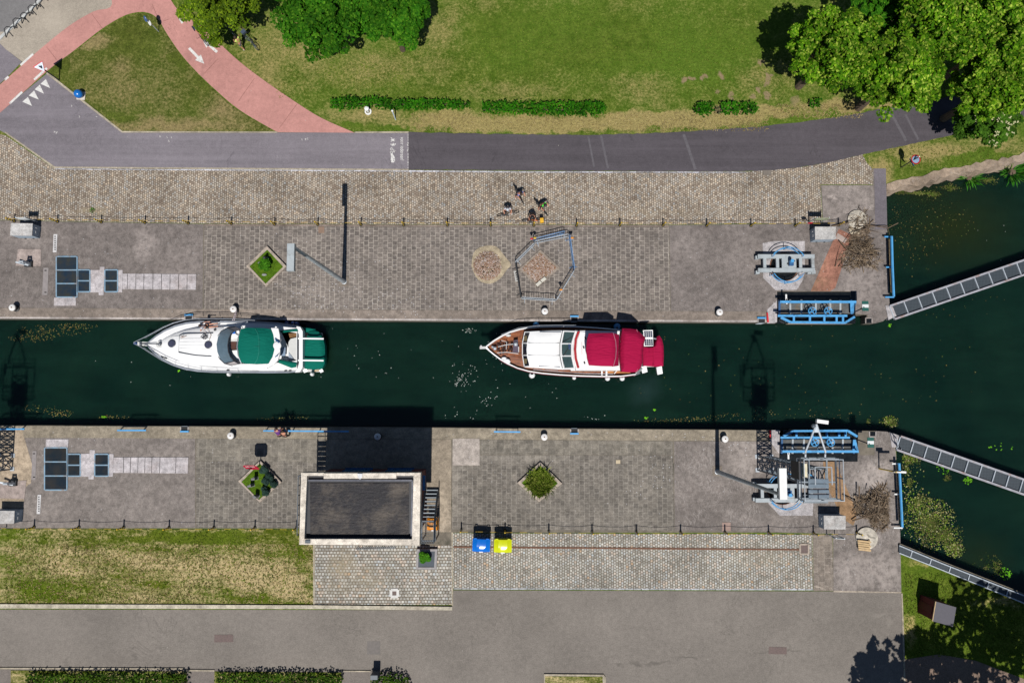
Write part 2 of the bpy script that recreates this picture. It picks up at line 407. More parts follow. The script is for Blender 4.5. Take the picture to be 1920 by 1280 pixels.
m_pade = concrete('concrete_east_pad', A(122, 114, 110), light=[(1600, 560, 60, 40, .45), (1400, 470, 40, 40, .25), (1620, 520, 50, 50, .5), (1290, 470, 40, 50, .2)], dark=[(1240, 435, 16, 12, .5)], scratch=.3, tone=.2)
m_slab = concrete('slab_paving', A(126, 118, 112), light=[(620, 545, 90, 50, .25), (900, 545, 60, 30, .2)], drops=[(600, 545, 130, 60, .75), (760, 560, 120, 34, .7), (690, 505, 90, 40, .45), (540, 470, 90, 60, .3), (1050, 480, 60, 40, .25), (900, 520, 300, 80, .12), (1150, 500, 100, 80, .12)], pave=(.37, .36, A(178, 169, 158), .95), tone=.2, dark=[(1220, 440, 24, 12, .4), (1100, 430, 60, 6, .4), (560, 430, 60, 5, .35)])
m_slabs = concrete('slab_paving_south', A(124, 118, 110), light=[(950, 850, 140, 26, .35), (500, 835, 140, 20, .3), (840, 900, 40, 90, .4)], drops=[(1290, 830, 110, 30, .85), (1330, 850, 100, 34, .6), (1240, 890, 60, 60, .5), (1200, 930, 60, 50, .35)], pave=(.37, .36, A(164, 157, 147), .65), tone=.22)
m_bigslab = concrete('large_paving', A(132, 126, 116), pave=(.62, .54, A(160, 152, 142), .5), tone=.18)
m_cop = concrete('aggregate_coping', A(134, 123, 114), light=[(500, 585, 300, 6, .3)], drops=[(770, 588, 90, 10, .7), (600, 586, 110, 8, .6)], tone=.22)
m_cops = concrete('aggregate_coping_south', A(146, 136, 120), drops=[(1280, 818, 150, 14, .8)], tone=.25)
m_edge = concrete('worn_edge', A(176, 168, 164), tone=.35, tint=A(120, 100, 84))
m_pads = concrete('concrete_south_pad', A(129, 121, 116), light=[(195, 920, 16, 30, .4), (300, 850, 70, 14, .3)], scratch=.3, tone=.2)
m_padse = concrete('concrete_southeast', A(128, 120, 115), light=[(1400, 850, 40, 60, .6), (1640, 890, 46, 34, 1.0), (1610, 1070, 60, 40, .6), (1660, 1070, 30, 40, .6), (1490, 830, 30, 10, .4)], drops=[(1380, 838, 60, 20, .5)], dark=[(1420, 940, 60, 40, .3), (1300, 970, 60, 30, .3)], scratch=.8, tone=.25)
m_beige = concrete('beige_concrete', A(166, 150, 130), tone=.16, light=[(30, 870, 30, 60, .3)])
m_light = concrete('light_concrete', A(176, 171, 172), tone=.1)
L1, L2, L3, L4 = .010, .016, .022, .028
sheet('quay_paving', m_padn, [(-800, 406), (10, 414), (381, 420), (380, 579), (10, 577), (-800, 570)], L1, .02)
sheet('quay_paving', m_slab, [(383, 424), (900, 426), (1254, 426), (1257, 583), (960, 582), (382, 579)], L1, .02)
sheet('kerb', concrete('deck_kerb', A(138, 124, 116), tone=.3, tint=A(90, 76, 66)), [(383, 420), (900, 422), (1254, 422), (1254, 425), (900, 425), (383, 423)], L1 + .03, .05)
sheet('quay_paving', m_pade, [(1255, 422), (1543, 419), (1539.5, 347.5), (1637, 347.5), (1637, 316), (1661, 316), (1664, 440), (1667, 540), (1668, 578), (1665, 594), (1656, 602), (1642, 606), (1627, 606), (1627, 590), (1604, 588), (1604, 546), (1457, 546), (1457, 584), (1258, 583)], L1, .02)
sheet('quay_paving', m_cop, [(-800, 570), (10, 577.5), (382, 579.5), (960, 582.5), (1258, 583.5), (1440, 584.5), (1440, 600.5), (960, 598.5), (600, 596.5), (10, 594), (-800, 586)], L1, .02)
sheet('quay_edge', m_edge, [(-800, 586), (10, 594), (600, 596.5), (960, 598.5), (1440, 600.5), (1440, 604), (960, 602), (600, 600), (300, 598.5), (10, 597), (-800, 590)], L2, .03)
sheet('quay_paving', asphalt('quay_asphalt', A(118, 112, 118)), [(1639, 316), (1661, 316), (1663.5, 430), (1641, 430)], L2, .01)
sheet('quay_paving', concrete('ne_pad', A(140, 131, 126), tone=.22, light=[(1560, 370, 16, 6, .8), (1625, 380, 10, 14, .4)], scratch=.2), [(1541, 348), (1637, 348), (1639, 394), (1610, 394), (1544, 417)], L2, .01)
sheet('quay_paving', concrete('red_plates', A(150, 106, 90), tone=.2, tint=A(128, 110, 84), light=[(1545, 500, 14, 30, .5)]), [(1573, 429), (1598, 441), (1566, 540), (1556, 546), (1520, 546), (1559, 458)], L2, .01)
sheet('quay_paving', plain('plate_band', A(176, 160, 152), .85), [(1570.5, 437), (1589, 448), (1584, 456), (1566, 447)], L3, .01)
# south deck
sheet('quay_paving', m_pads, [(-800, 818), (10, 819), (366, 822), (366, 989), (10, 989), (-800, 989)], L1, .02)
sheet('quay_paving', m_beige, [(-400, 800), (40, 801), (60, 870), (58, 905), (46, 914), (44, 952), (-400, 950)], L2, .01)
sheet('quay_paving', m_slabs, [(368, 864), (565, 866), (605, 868), (605, 990), (368, 989)], L1, .02)
sheet('quay_paving', m_bigslab, [(368, 822), (610, 823), (610, 867), (368, 863)], L1, .02)
sheet('quay_paving', concrete('shaded_slab', A(150, 138, 122), tone=.16, light=[(830, 960, 14, 60, .5)]), [(611, 823), (846, 824), (846, 997), (606, 997), (606, 868), (611, 868)], L1, .02)
sheet('quay_paving', m_bigslab, [(848, 824), (1262, 827), (1262, 852), (848, 852)], L1, .02)
sheet('quay_paving', m_slabs, [(848, 853), (1262, 853), (1264, 994), (848, 992)], L1, .02)
sheet('quay_paving', m_padse, [(1264, 827), (1440, 827), (1466, 853), (1640, 853), (1640, 807.5), (1664, 809), (1676, 818), (1680, 850), (1688, 1000), (1690, 1111), (1563, 1109), (1562, 1000), (1440, 996), (1265, 994)], L1, .02)
sheet('quay_paving', m_cops, [(-800, 797), (10, 798), (400, 800), (800, 802), (1200, 805), (1440, 806.5), (1440, 826.5), (960, 823.5), (366, 821.5), (-800, 817)], L1 + .004, .02)
sheet('quay_paving', concrete('rust_plates', A(150, 120, 90), tone=.22, tint=A(140, 126, 106), light=[(1600, 940, 12, 10, .7)]), [(1543, 856), (1562, 856), (1608, 962), (1600, 985), (1580, 972), (1545, 900)], L2, .01)
sheet('quay_paving', concrete('pale_slab', A(176, 166, 158), tone=.12), [(849, 822), (899, 822), (899.5, 872), (848.5, 872)], L2 + .02, .03)
for px in ([(1430, 456), (1451, 452), (1509, 452), (1509, 500), (1506, 524), (1494, 543), (1454, 544), (1431, 521)], [(1440, 938), (1525, 940), (1524, 966), (1462, 966), (1441, 944)]):
    sheet('quay_paving', m_light, px, L2, .01)
sheet('quay_paving', m_light, [(1439, 580), (1460, 560), (1460, 602), (1452, 606), (1438, 606)], L3, .02)
sheet('quay_paving', m_light, [(1445, 806), (1468, 806), (1468, 852), (1462, 852), (1444, 828)], L3, .02)
# --- paved strips, roads
ST_N = [(0.0, A(140, 124, 110)), (.3, A(168, 154, 138)), (.5, A(190, 178, 162)), (.7, A(174, 168, 160)), (.9, A(204, 184, 160)), (1.0, A(168, 170, 170))]
ST_S = [(0.0, A(146, 142, 134)), (.3, A(174, 172, 162)), (.5, A(200, 196, 186)), (.7, A(178, 180, 176)), (.86, A(204, 186, 168)), (.96, A(182, 190, 192)), (1.0, A(196, 164, 130))]
m_cobn = cobble('cobbles_north', ST_N, A(100, 88, 74), .19, .16, sand=[(170, 395, 40, 12, .9), (1560, 330, 120, 14, .3), (1200, 400, 160, 10, .3)])
m_cobs = cobble('cobbles_south', ST_S, A(110, 98, 82), .2, .18, warp=.05, sand=[(1430, 1045, 60, 26, .3)], mort=.026)
m_cobw = cobble('cobbles_entrance', ST_S, A(104, 90, 72), .24, .22, warp=.04, sand=[(640, 1060, 34, 34, .9), (690, 1085, 60, 30, .5), (640, 1100, 60, 26, .4)], rowsx=True, mort=.028)
KB = A(170, 160, 142); m_kerb = concrete('kerb_stone', KB, tone=.18); m_kerbs = concrete('kerb_south', A(190, 182, 164), tone=.15, tint=A(120, 108, 94))
sheet('cobbled_pavement', m_cobn, [(-600, 150), (10, 254), (100, 315), (766, 319), (1000, 321), (1400, 322)] + sm([(1440, 319), (1500, 314), (1560, 303), (1600, 294), (1617, 290)], 3) + [(1625, 305), (1637, 318), (1637, 346), (1538.5, 346), (1542, 418), (1250, 421), (900, 421), (380, 419), (10, 412.5), (-600, 408)], L1, .03)
sheet('kerb', cobble('blue_edge', [(0.0, A(160, 158, 160)), (.5, A(190, 190, 198)), (1.0, A(206, 206, 216))], A(96, 86, 76), .6, .3, rowsx=True), [(104, 315.5), (766, 319.5), (1000, 321.5), (1400, 322.5), (1400, 325), (1000, 324), (766, 322), (104, 318)], L1 + .012, .02)
sheet('cobbled_pavement', m_cobw, [(591, 1021), (847, 1021), (847.5, 1133), (590, 1133)], L1, .03)
sheet('cobbled_pavement', m_cobs, [(849, 999), (1523, 1001), (1525, 1105), (850, 1104)], L1, .03)
sheet('kerb', cobble('blue_edge_south', [(0.0, A(150, 150, 150)), (1.0, A(196, 198, 206))], A(96, 86, 76), .6, .3, rowsx=True), [(850, 1102), (1525, 1103.5), (1525, 1106), (850, 1104.5)], L1 + .012, .02)
sheet('kerb', m_kerb, [(846.5, 997), (849.5, 997), (849.5, 1136), (847, 1136)], L1 + .02, .04)
sheet('kerb', m_kerb, [(587, 1020), (590.5, 1020), (590, 1133), (587, 1133)], L1 + .02, .04)
sheet('quay_paving', concrete('paver_strip', A(140, 130, 120), pave=(.5, .5, A(166, 156, 146), .6), tone=.22, light=[(1540, 1100, 10, 3, .9)]), [(1524, 1001), (1561, 1001), (1562.5, 1107), (1525.5, 1107)], L2, .04)
sheet('kerb', concrete('pad_edge', A(172, 160, 146), tone=.25), [(1563, 1106.5), (1690, 1109), (1690, 1111.5), (1563, 1109.5)], L2, .02)
sheet('grass', m_strip, [(-400, 989)] + ragged([(10, 991), (300, 992), (588, 992)], 1.4, 5) + [(588, 1134), (10, 1132), (-400, 1130)], L1, .03)
sheet('grass', m_bank, [(1692, 1040), (1770, 1072), (1920, 1130), (2600, 1420), (2600, 1800), (1700, 1800), (1694, 1240), (1691, 1110)], L1, .03)
# south road
m_rs = asphalt('south_asphalt', A(131, 124, 117), .2, dark=[(1190, 1246, 14, 6, .6), (1230, 1243, 34, 4, .6), (1290, 1236, 26, 3.5, .6), (1160, 1244, 10, 4, .5), (1430, 1222, 40, 3, .35), (120, 1240, 9, 5, .4), (405, 1232, 4, 8, .4), (870, 1125, 30, 16, .25), (1480, 1218, 30, 3, .4)], light=[(60, 1180, 120, 60, .14), (1650, 1150, 20, 6, .35), (1672, 1168, 8, 10, .3)])
road_s = sheet('road', m_rs, [(-1500, 1140), (848, 1143), (850, 1106), (1563, 1108), (1690, 1112), (1694, 1240), (1700, 1700), (-1500, 1700)], .014, .03)
sheet('path', asphalt('park_path', A(140, 120, 106), .3), [(1695, 1236), (1760, 1226), (1830, 1238), (1920, 1272), (2300, 1420), (2300, 1560), (1699, 1500)], .02, .01)
for px in ([(-600, 1131), (10, 1132), (590, 1134), (848, 1137), (848, 1143.5), (590, 1141), (10, 1140), (-600, 1139)],): sheet('kerb', m_kerbs, px, .13, .2)
sheet('kerb', m_kerb, [(1690, 1112), (1692.5, 1112), (1697, 1240), (1703, 1500), (1700, 1500), (1694, 1240)], .05, .1)
# footway beyond the hedges
sheet('pavement', asphalt('bottom_footway', A(126, 118, 112)), [(-400, 1254), (344, 1255), (352, 1252), (402, 1253), (640, 1255), (642, 1258), (694, 1258), (760, 1258), (772, 1272), (790, 1420), (-400, 1420)], .024, .01)
sheet('grass', m_strip, [(20, 1256), (350, 1258), (350, 1330), (20, 1330)], .05, .05); sheet('grass', m_strip, [(402, 1258), (640, 1260), (640, 1330), (402, 1330)], .05, .05)
sheet('kerb', m_kerb, [(-400, 1250), (344, 1252), (344, 1254.5), (-400, 1253)], .1, .12); sheet('kerb', m_kerb, [(350, 1255), (402, 1255.5), (402, 1258), (350, 1257.5)], .1, .12); sheet('kerb', m_kerb, [(640, 1256.5), (695, 1257), (695, 1259), (640, 1258.5)], .1, .12)
o = sheet('kerb', m_kerb, [(1020, 1263), (1132, 1264), (1136, 1270), (1136, 1420), (1020, 1420)], .12, .14)
sheet('grass', m_strip, [(1022, 1267), (1130, 1268), (1133, 1420), (1022, 1420)], .14, .02)
# north road: worn grey, then the newer dark one
m_rn = asphalt('grey_asphalt', A(126, 120, 126), .18, streak=.3, rz=.0)
road_n = sheet('road', m_rn, [(-14, 224), (10, 202), (88, 138), (228, 247.5), (520, 248.5), (766, 249), (766, 318.5), (102, 314), (10, 250), (-400, 40)], .014, .03)
m_rd = asphalt('dark_asphalt', A(84, 79, 84), .16, streak=.35, light=[(1300, 318, 200, 4, .3)])
top = ragged(sm([(766, 248), (900, 251), (1040, 252.5), (1160, 252), (1260, 248), (1340, 243), (1440, 236), (1560, 221), (1660, 203), (1740, 190), (1830, 170), (1960, 130), (2300, 10)], 4), 1.1, 8)
bot = ragged(sm([(2300, 120), (1960, 208), (1880, 230), (1800, 250), (1700, 272), (1620, 289), (1540, 307), (1470, 317), (1400, 321), (1200, 321), (1000, 320), (766, 318)], 4), .7, 8)
road_d = sheet('road', m_rd, top + bot, .018, .03)
m_white = plain('road_paint', A(226, 224, 220), .75, var=.12, sc=6, dirt=A(150, 140, 140))
m_faint = plain('worn_paint', A(98, 94, 99), .8, var=.2, sc=5)
def mark(road, name, px, mat=m_white, z=.0225):
    return MB().pprism(px, z - .003, z).build(name, mat, road)
def strip(a, b, w):
    d = Vector((b[0] - a[0], b[1] - a[1])).normalized(); n = Vector((-d.y, d.x)) * w / 2
    return [(a[0] + n.x, a[1] + n.y), (b[0] + n.x, b[1] + n.y), (b[0] - n.x, b[1] - n.y), (a[0] - n.x, a[1] - n.y)]
for a, b, wd in (((1103, 256), (1114, 313), 3.5), ((1127, 254), (1140, 316), 4), ((1282, 252), (1304, 318), 5), ((1667, 205), (1699, 264), 5), ((1697, 214), (1722, 262), 4)):
    mark(road_d, 'worn_marking', strip(a, b, wd), m_faint)
# kerbs of the grey road
sheet('kerb', m_kerb, [(86, 138), (89, 135.5), (229.5, 246), (520, 247), (520, 249), (228, 248.6)], .06, .1)
sheet('kerb', m_kerb, [(8, 249), (10, 247), (103, 312.5), (766, 317), (766, 320), (101, 315.5)], .024, .04)
sheet('kerb', m_kerb, [(665, 247), (766, 246.5), (766, 249.5), (665, 249.5)], .024, .04)
# street corner, sidewalk, red cycle path
sheet('street', asphalt('street', A(128, 126, 126), .15), [(-500, -500), (320, -260), (66, 8), (10, 60), (-500, 520)], .012, .03)
sheet('sidewalk', asphalt('sidewalk_beige', A(170, 160, 146), .2, light=[(100, 40, 50, 30, .3)]), [(66, 8), (330, -265), (520, -200), (225, 10), (140, 52), (66, 100), (42, 116), (10, 92), (-40, 60), (10, 60)], .016, .03)
sheet('kerb', plain('kerb_pale', A(196, 198, 196), .8), [(-40, 104), (10, 58), (62, 10), (330, -280), (336, -274), (68, 10), (11, 64), (-38, 110)], .1, .12)
sheet('road', m_rn, [(-120, -40), (10, 92), (41, 116), (10, 148), (-160, 300)], .02, .02)
m_pink = asphalt('red_path', A(196, 142, 134), .1, dark=[(355, 105, 7, 30, .3), (380, 135, 8, 26, .32), (410, 165, 12, 14, .25), (545, 190, 30, 6, .15)], light=[(100, 75, 60, 20, .15)])
left = sm([(-140, 330), (10, 203), (90, 132), (140, 94), (190, 55), (230, 31), (258, 23), (280, 25), (297, 37), (312, 62), (335, 96), (362, 128), (400, 165), (450, 207), (520, 248)], 5)
right = sm([(665, 249), (600, 220), (540, 182), (480, 140), (440, 108), (395, 66), (350, 30), (325, 8), (290, -60)], 5)
upper = sm([(190, -60), (210, 8), (175, 22), (128, 50), (64, 102), (10, 150), (-140, 280)], 5)
path = sheet('cycle_path', m_pink, left + right + upper, .024, .03)
sheet('grass', m_island, ragged(sm([(88, 138), (100, 125), (140, 96), (190, 58), (230, 34), (258, 26), (280, 28), (297, 40), (312, 65), (335, 99), (362, 131), (400, 168), (450, 210), (516, 247)], 4), .8, 6) + [(229, 246.5)], .034, .03)
m_joint = plain('path_joint', A(150, 104, 96), .9)
for a, b in (((408, 111), (383, 138)), ((477, 147), (447, 190)), ((557, 195), (524, 240)), ((317, 36), (306, 40)), ((87, 88), (106, 112)), ((172, 26), (192, 54)), ((285, 8), (297, 36))):
    mark(path, 'joint', strip(a, b, .8), m_joint, .0285)
def arrow(tail, tip, w=5, hw=15, hl=17):
    a, b = Vector(tail), Vector(tip); d = (b - a).normalized(); n = Vector((-d.y, d.x)); s = b - d * hl
    return [tuple(a + n * w / 2), tuple(s + n * w / 2), tuple(s + n * hw / 2), tuple(b), tuple(s - n * hw / 2), tuple(s - n * w / 2), tuple(a - n * w / 2)]
mark(path, 'painted_arrow', arrow((354.5, 90.5), (383, 120)), m_white, .0285)
mark(path, 'painted_arrow', arrow((407, 98), (379, 73)), m_white, .0285)
mark(path, 'painted_line', strip((335, 32), (342, 44), 3.6), m_white, .0285)
for a, b in (((38.5, 122.5), (62, 101.5)), ((64, 149.5), (88, 128)), ((9, 150), (16, 144)), ((18, 194.5), (41.5, 172.5))):
    mark(path, 'painted_block', strip(a, b, 4), m_white, .0285)
for tr in (((42, 191), (52.5, 182), (60, 199)), ((54, 179.5), (64, 170), (72.5, 187)), ((65, 168), (74.5, 159), (82.5, 176)), ((76, 157.5), (86, 148.5), (94, 165.5))):
    mark(road_n, 'give_way_triangle', tr, m_white, .0185)
# writing on the grey road: it reads downwards, letter tops to the east
m_chalk = plain('chalk', A(206, 202, 200), .9, var=.1)
def text_mesh(body, size, mat, parent, loc, rz, name='lettering', sx=1.0, M=None, ext=.002, align='LEFT'):
    cu = bpy.data.curves.new(name, 'FONT'); cu.body = body; cu.size = size; cu.extrude = ext; cu.align_x = align
    ob = bpy.data.objects.new(name, cu); COL.objects.link(ob)
    bpy.context.view_layer.update()
    me = bpy.data.meshes.new_from_object(ob.evaluated_get(bpy.context.evaluated_depsgraph_get()))
    bpy.data.objects.remove(ob)
    X = M if M else Matrix.Translation(loc) @ Matrix.Rotation(rz, 4, 'Z') @ Matrix.Diagonal((sx, 1, 1, 1))
    me.transform(wm(parent).inverted() @ X if parent else X)
    me.materials.clear(); me.materials.append(mat)
    o = bpy.data.objects.new(name, me); COL.objects.link(o)
    if parent: o.parent = parent
    return o
text_mesh('voor iedereen!', .42, m_white, road_n, P(751, 257.5, .018), R(-90), sx=.72)
def fig(pts, name, sc=1.0, off=(0, 0)):       # small pictograms, x right y down in px
    return [(off[0] + x * sc, off[1] + y * sc) for x, y in pts]
for pt in (fig([(0, 0), (4, 1), (2, 2), (5, 3), (8, 1.5), (6.5, 4), (10, 5), (6.5, 6), (8, 8), (4.5, 6), (0, 8.5), (3, 5), (0, 4.5), (3, 3)], 'p', 1, (732, 258)),
           fig([(0, 2), (4, 2), (6, 0), (6.5, 2.5), (10, 1), (10, 3.5), (7, 4), (8, 6.5), (5, 4.5), (2.5, 7), (3, 4), (0, 3.5)], 'p', 1, (732, 268))):
    mark(road_n, 'pictogram', pt, m_white, .0185)
mb = MB()
for c in ((734, 279.5), (734, 286)):
    mb.path([P(c[0] + 2.3 * math.cos(k * math.pi / 6), c[1] + 2.3 * math.sin(k * math.pi / 6), .0165) for k in range(12)], .022, 4, closed=True)
for a, b in (((734, 279.5), (740, 284)), ((740, 284), (734, 286)), ((738, 280), (740, 286)), ((739.5, 283), (742, 282))): mb.tube(P(*a, .0165), P(*b, .0165), .024, 4)
mb.build('pictogram', m_white, road_n)
mark(road_n, 'pictogram', fig([(1, 1), (4, 0), (5, 2), (7, 5), (8.5, 8), (8.5, 14), (6, 17), (3, 17), (1, 16), (2.2, 13.5), (.4, 12.5), (1, 10), (1, 6), (2.4, 5), (.3, 3.5)], 'car', 1, (732, 288)), m_white, .0185)
mark(road_n, 'pictogram_gap', fig([(6.2, 8), (7.5, 8.6), (7.5, 11), (5.8, 11)], 'w', 1, (732, 288)), m_rn, .0195)
mark(road_n, 'pictogram_gap', fig([(5.8, 12), (7.4, 12), (7.4, 14), (5.8, 15)], 'w', 1, (732, 288)), m_rn, .0195)
for k in range(13):
    y = 251 + k * 5.2; mark(road_n, 'worn_line', strip((765, y), (765, y + rnd.uniform(1.5, 4.6)), rnd.uniform(.8, 1.6)), m_chalk, .0185)
for x, y, s in ((763, 270, 3), (763, 281, 3.5)): mark(road_n, 'worn_line', fig([(0, 0), (2, -1), (2.4, 2), (.5, 3)], 'w', s / 3, (x, y)), m_chalk, .0185)
for (x, y) in ((135, 199), (149, 219), (181, 221), (102, 248), (106, 249), (301, 256), (313, 257), (322, 258), (317, 265), (567, 262), (573, 262), (577, 261)):
    b = MB(); n = rnd.randint(3, 4); q0 = (x - 1, y - 2)
    for k in range(n):
        q1 = (x + rnd.uniform(-1.6, 1.6), y + rnd.uniform(-2.4, 2.4)); b.tube(P(*q0, .0165), P(*q1, .0165), .022, 4); q0 = q1
    b.build('chalk_mark', m_chalk, road_n)
# the loose stone bank north-east
m_rub = concrete('bank_concrete', A(160, 142, 124), tone=.5, scratch=.6, tint=A(104, 92, 80), dark=[(1720, 325, 30, 8, .4), (1790, 312, 30, 8, .35)])
tp = ragged([(1662, 343), (1700, 335), (1760, 320), (1830, 305), (1870, 299), (1920, 286), (2300, 195), (5000, -460)], 3.2, 9)
bt = ragged([(5000, -440), (2300, 222), (1920, 300), (1860, 316), (1822, 320), (1780, 330), (1720, 346), (1662, 356)], 3.4, 8)
b = MB(); ob = PX(bt, 0.0); o2 = [V(p.x + .05, p.y - .35, -1.6) for p in ob]
b.pprism(tp + bt, -.1, .05); b.loft([ob, o2], False, False, closed=False)
o = b.build('bank', m_rub); o['kind'] = 'structure'
# ------------------------------------------------------------------ things on the quays
BLUE = plain('blue_paint', A(86, 168, 226), .45, var=.12, sc=2, dirt=A(60, 110, 150))
DBLUE = plain('dark_blue_paint', A(44, 92, 140), .5, var=.15)
STEEL = plain('grey_painted_steel', A(176, 184, 188), .5, var=.1, sc=2, dirt=A(130, 130, 128))
GALV = plain('galvanised', A(190, 198, 206), .45, metal=.2, var=.15, sc=6)
DARK = plain('dark_steel', A(52, 54, 58), .6, var=.2)
BLACK = plain('black_rubber_and_holes', A(30, 30, 32), .7, var=.2)
WHITE = plain('white_paint', A(242, 242, 240), .5, var=.05, sc=3)
YELL = plain('yellow_paint', A(222, 186, 40), .5, var=.15)
BLACKP = plain('black_paint', A(34, 34, 34), .5)
STONE = plain('cut_stone', A(178, 164, 150), .85, var=.22, sc=5, dirt=A(110, 100, 92))
RUST = plain('rust', A(118, 84, 66), .85, var=.3, sc=6)
WOOD = plain('pale_wood', A(206, 176, 132), .8, var=.2, sc=4)
RED = plain('red_paint', A(206, 30, 44), .5)
ORANGE = plain('orange_paint', A(240, 150, 30), .5)
m_mesh = NT('grating', .6, .4)
_b = m_mesh.n('TexBrick', {'Vector': m_mesh.pos, 'Color1': A(44, 53, 61), 'Color2': A(50, 59, 67), 'Mortar': A(76, 86, 94), 'Scale': 1.0, 'Mortar Size': .01, 'Brick Width': .11, 'Row Height': .11}, offset=0.0)
m_mesh = m_mesh.col(_b.outputs[0])
m_pit = plain('pit_dark', A(22, 26, 28), .25, var=.3, spec=.5)  # colour that gives flat plates the dark of a hole

# chain posts
pp_ = T('chain_post', 'black and yellow striped post of the sagging chain fence beside the north cobbles', 'post', group='striped chain posts along the north quay')
b = MB(); n = 6
for k in range(n):
    b.k = k % 2; b.lathe([(.055, .02 + k * .16), (.055, .02 + (k + 1) * .16)], n=8)
b.k = 0; b.lathe([(.055, .98), (.03, 1.01)], n=8)
b.build('shaft', [YELL, BLACKP], pp_); MB().lathe([(.13, 0), (.13, .025)], n=8).build('base_plate', BLACKP, pp_)
north = [(27, 414.5), (108, 415.5), (190, 416.5), (272, 417.5), (353, 418.5), (434, 419.5), (515, 420.5), (596, 421), (677, 421.5), (757, 422), (839, 422), (920, 422.5), (1001, 422.5), (1081, 423), (1162, 422.5), (1243, 422.5), (1325, 423), (1408, 423), (1491, 423), (1572, 422)]
southl = [(-20, 987), (64, 987.5), (148, 987.8), (232, 988), (317, 988.5), (401, 988.5), (478, 988.5), (556, 989)]
southr = [(865, 993), (947, 994), (1029, 995.5), (1110, 996.5), (1193, 997), (1276, 997), (1359, 997), (1441, 998), (1525, 998.5), (1606, 998)]
ch_black = plain('chain_black', A(36, 34, 32), .6); ch_yel = plain('chain_yellow', A(206, 172, 72), .6)
def chain(a, b_, lab, grp):
    a = Vector(a) + V(0, 0, .86); c = Vector(b_) + V(0, 0, .86); m = MB(); N = 18; pt = []
    for k in range(N + 1):
        t = k / N; p = a.lerp(c, t); p.z -= .2 * (1 - (2 * t - 1) ** 2); pt.append(p)
    for k in range(N):
        m.k = 0 if (k // 3) % 2 else 1
        m.tube(pt[k], pt[k + 1], .017, 4)
    tag(m.build('chain', [ch_black, ch_yel]), lab, 'chain', grp)
for lst, lab, grp in ((north, None, None), (southl, 'black and yellow striped post of the chain fence above the south grass strip', 'striped chain posts above the south grass'), (southr, 'black and yellow striped post of the chain fence along the south cobbles', 'striped chain posts along the south cobbles')):
    last = None
    for q in lst:
        c = P(*q, .03); o = put(pp_, c, 0)
        if lab: o['label'] = lab; o['group'] = grp
        if last is not None:
            chain(last, c, 'black and yellow chain sagging between striped posts beside the north cobbles' if lst is north else ('black and yellow chain sagging between posts above the south grass strip' if lst is southl else 'black and yellow chain sagging between posts along the south cobbles'),
                  'chains along the north quay' if lst is north else ('chains above the south grass' if lst is southl else 'chains along the south cobbles'))
        last = c
# bollards
bo = T('mooring_bollard', 'x', 'bollard', group='white mooring bollards on the lock quays')
MB().lathe([(.26, 0), (.26, .05), (.18, .1), (.17, .36)], n=18).build('stem', BLACKP, bo, True)
MB().lathe([(.17, .36), (.23, .4), (.25, .46), (.245, .54), (.2, .58), (.001, .6)], n=18).build('cap', plain('bollard_white', A(238, 236, 234), .6, var=.06, sc=8, dirt=A(190, 180, 170)), bo, True)
MB().lathe([(.05, .595), (.05, .615), (.001, .62)], n=8).build('bolt', RUST, bo)
for x, y, l in ((31, 578, 'white capped bollard on the north quay beside the glass covered pits'), (442, 581, 'white capped bollard with the white yacht\'s mooring line on it'), (1021, 585, 'white capped bollard on the north quay near the ring of crowd barriers'), (1346, 586.5, 'white capped bollard on the north quay on bare concrete near the lock gate'),
                (437, 816, 'white capped bollard on the south quay near the red hanging sign'), (710, 817.5, 'white capped bollard standing in the shadow of the flat roofed building'), (1020, 818.5, 'white capped bollard on the south quay near the grassy diamond planter'), (1356, 822, 'white capped bollard on the south quay beside the tall lamp mast')):
    put(bo, P(x, y, .014), 0, l)
# cabinets
m_cab = plain('cabinet_paint', A(168, 184, 198), .6, var=.1, dirt=A(120, 132, 140)); m_lid = concrete('cabinet_lid', A(190, 188, 186), tone=.15, tint=A(150, 138, 128))
def cabinet(px, top, label, side):
    g = PX(px, .014); c = sum(g, Vector()) / 4
    t = T('switch_cabinet', label, 'cabinet', c, group='grey switch cabinets beside the chain fences')
    MB().prism(g, .014, top - .07).build('body', m_cab, t)
    lid = [V(*(c.xy + (p.xy - c.xy) * 1.03), 0) for p in g]
    MB().prism(lid, top - .07, top).build('lid', m_lid, t)
    e = 1 if side == 'e' else -1
    xs = max if e > 0 else min
    x = xs(p.x for p in g); d = MB().box((x + e * .012, c.y, top * .48), (.02, .74, top * .8)).build('door', m_cab, t)
    MB().box((x + e * .028, c.y - .12, top * .6), (.01, .2, .12)).build('plate', WHITE, d)
    MB().box((x + e * .034, c.y + .2, top * .55), (.03, .04, .16)).build('handle', WHITE, d)
    b = MB()
    for sx in (-.3, .3): b.box((c.x + sx, min(p.y for p in g) - .02, .06), (.1, .05, .09))
    b.build('foot', DARK, t)
cabinet([(37.5, 424.5), (76.5, 425), (75.3, 447), (36, 446.5)], 1.04, 'pale grey steel cabinet at the north chain fence left of the glass pits', 'e')
cabinet([(1518.7, 431), (1556, 431), (1556, 453.5), (1519, 454)], 1.04, 'pale grey cabinet with dirty lid beside the branch pile and red plates', 'w')
cabinet([(1534.5, 962.5), (1574, 963), (1573.5, 987), (1535, 987)], 1.04, 'pale grey cabinet beside the southern heap of driftwood', 'w')
cabinet([(3.5, 953.5), (43.5, 954), (42.5, 976.6), (3, 977)], 1.04, 'pale grey steel cabinet at the south chain fence by the grass strip', 'e')
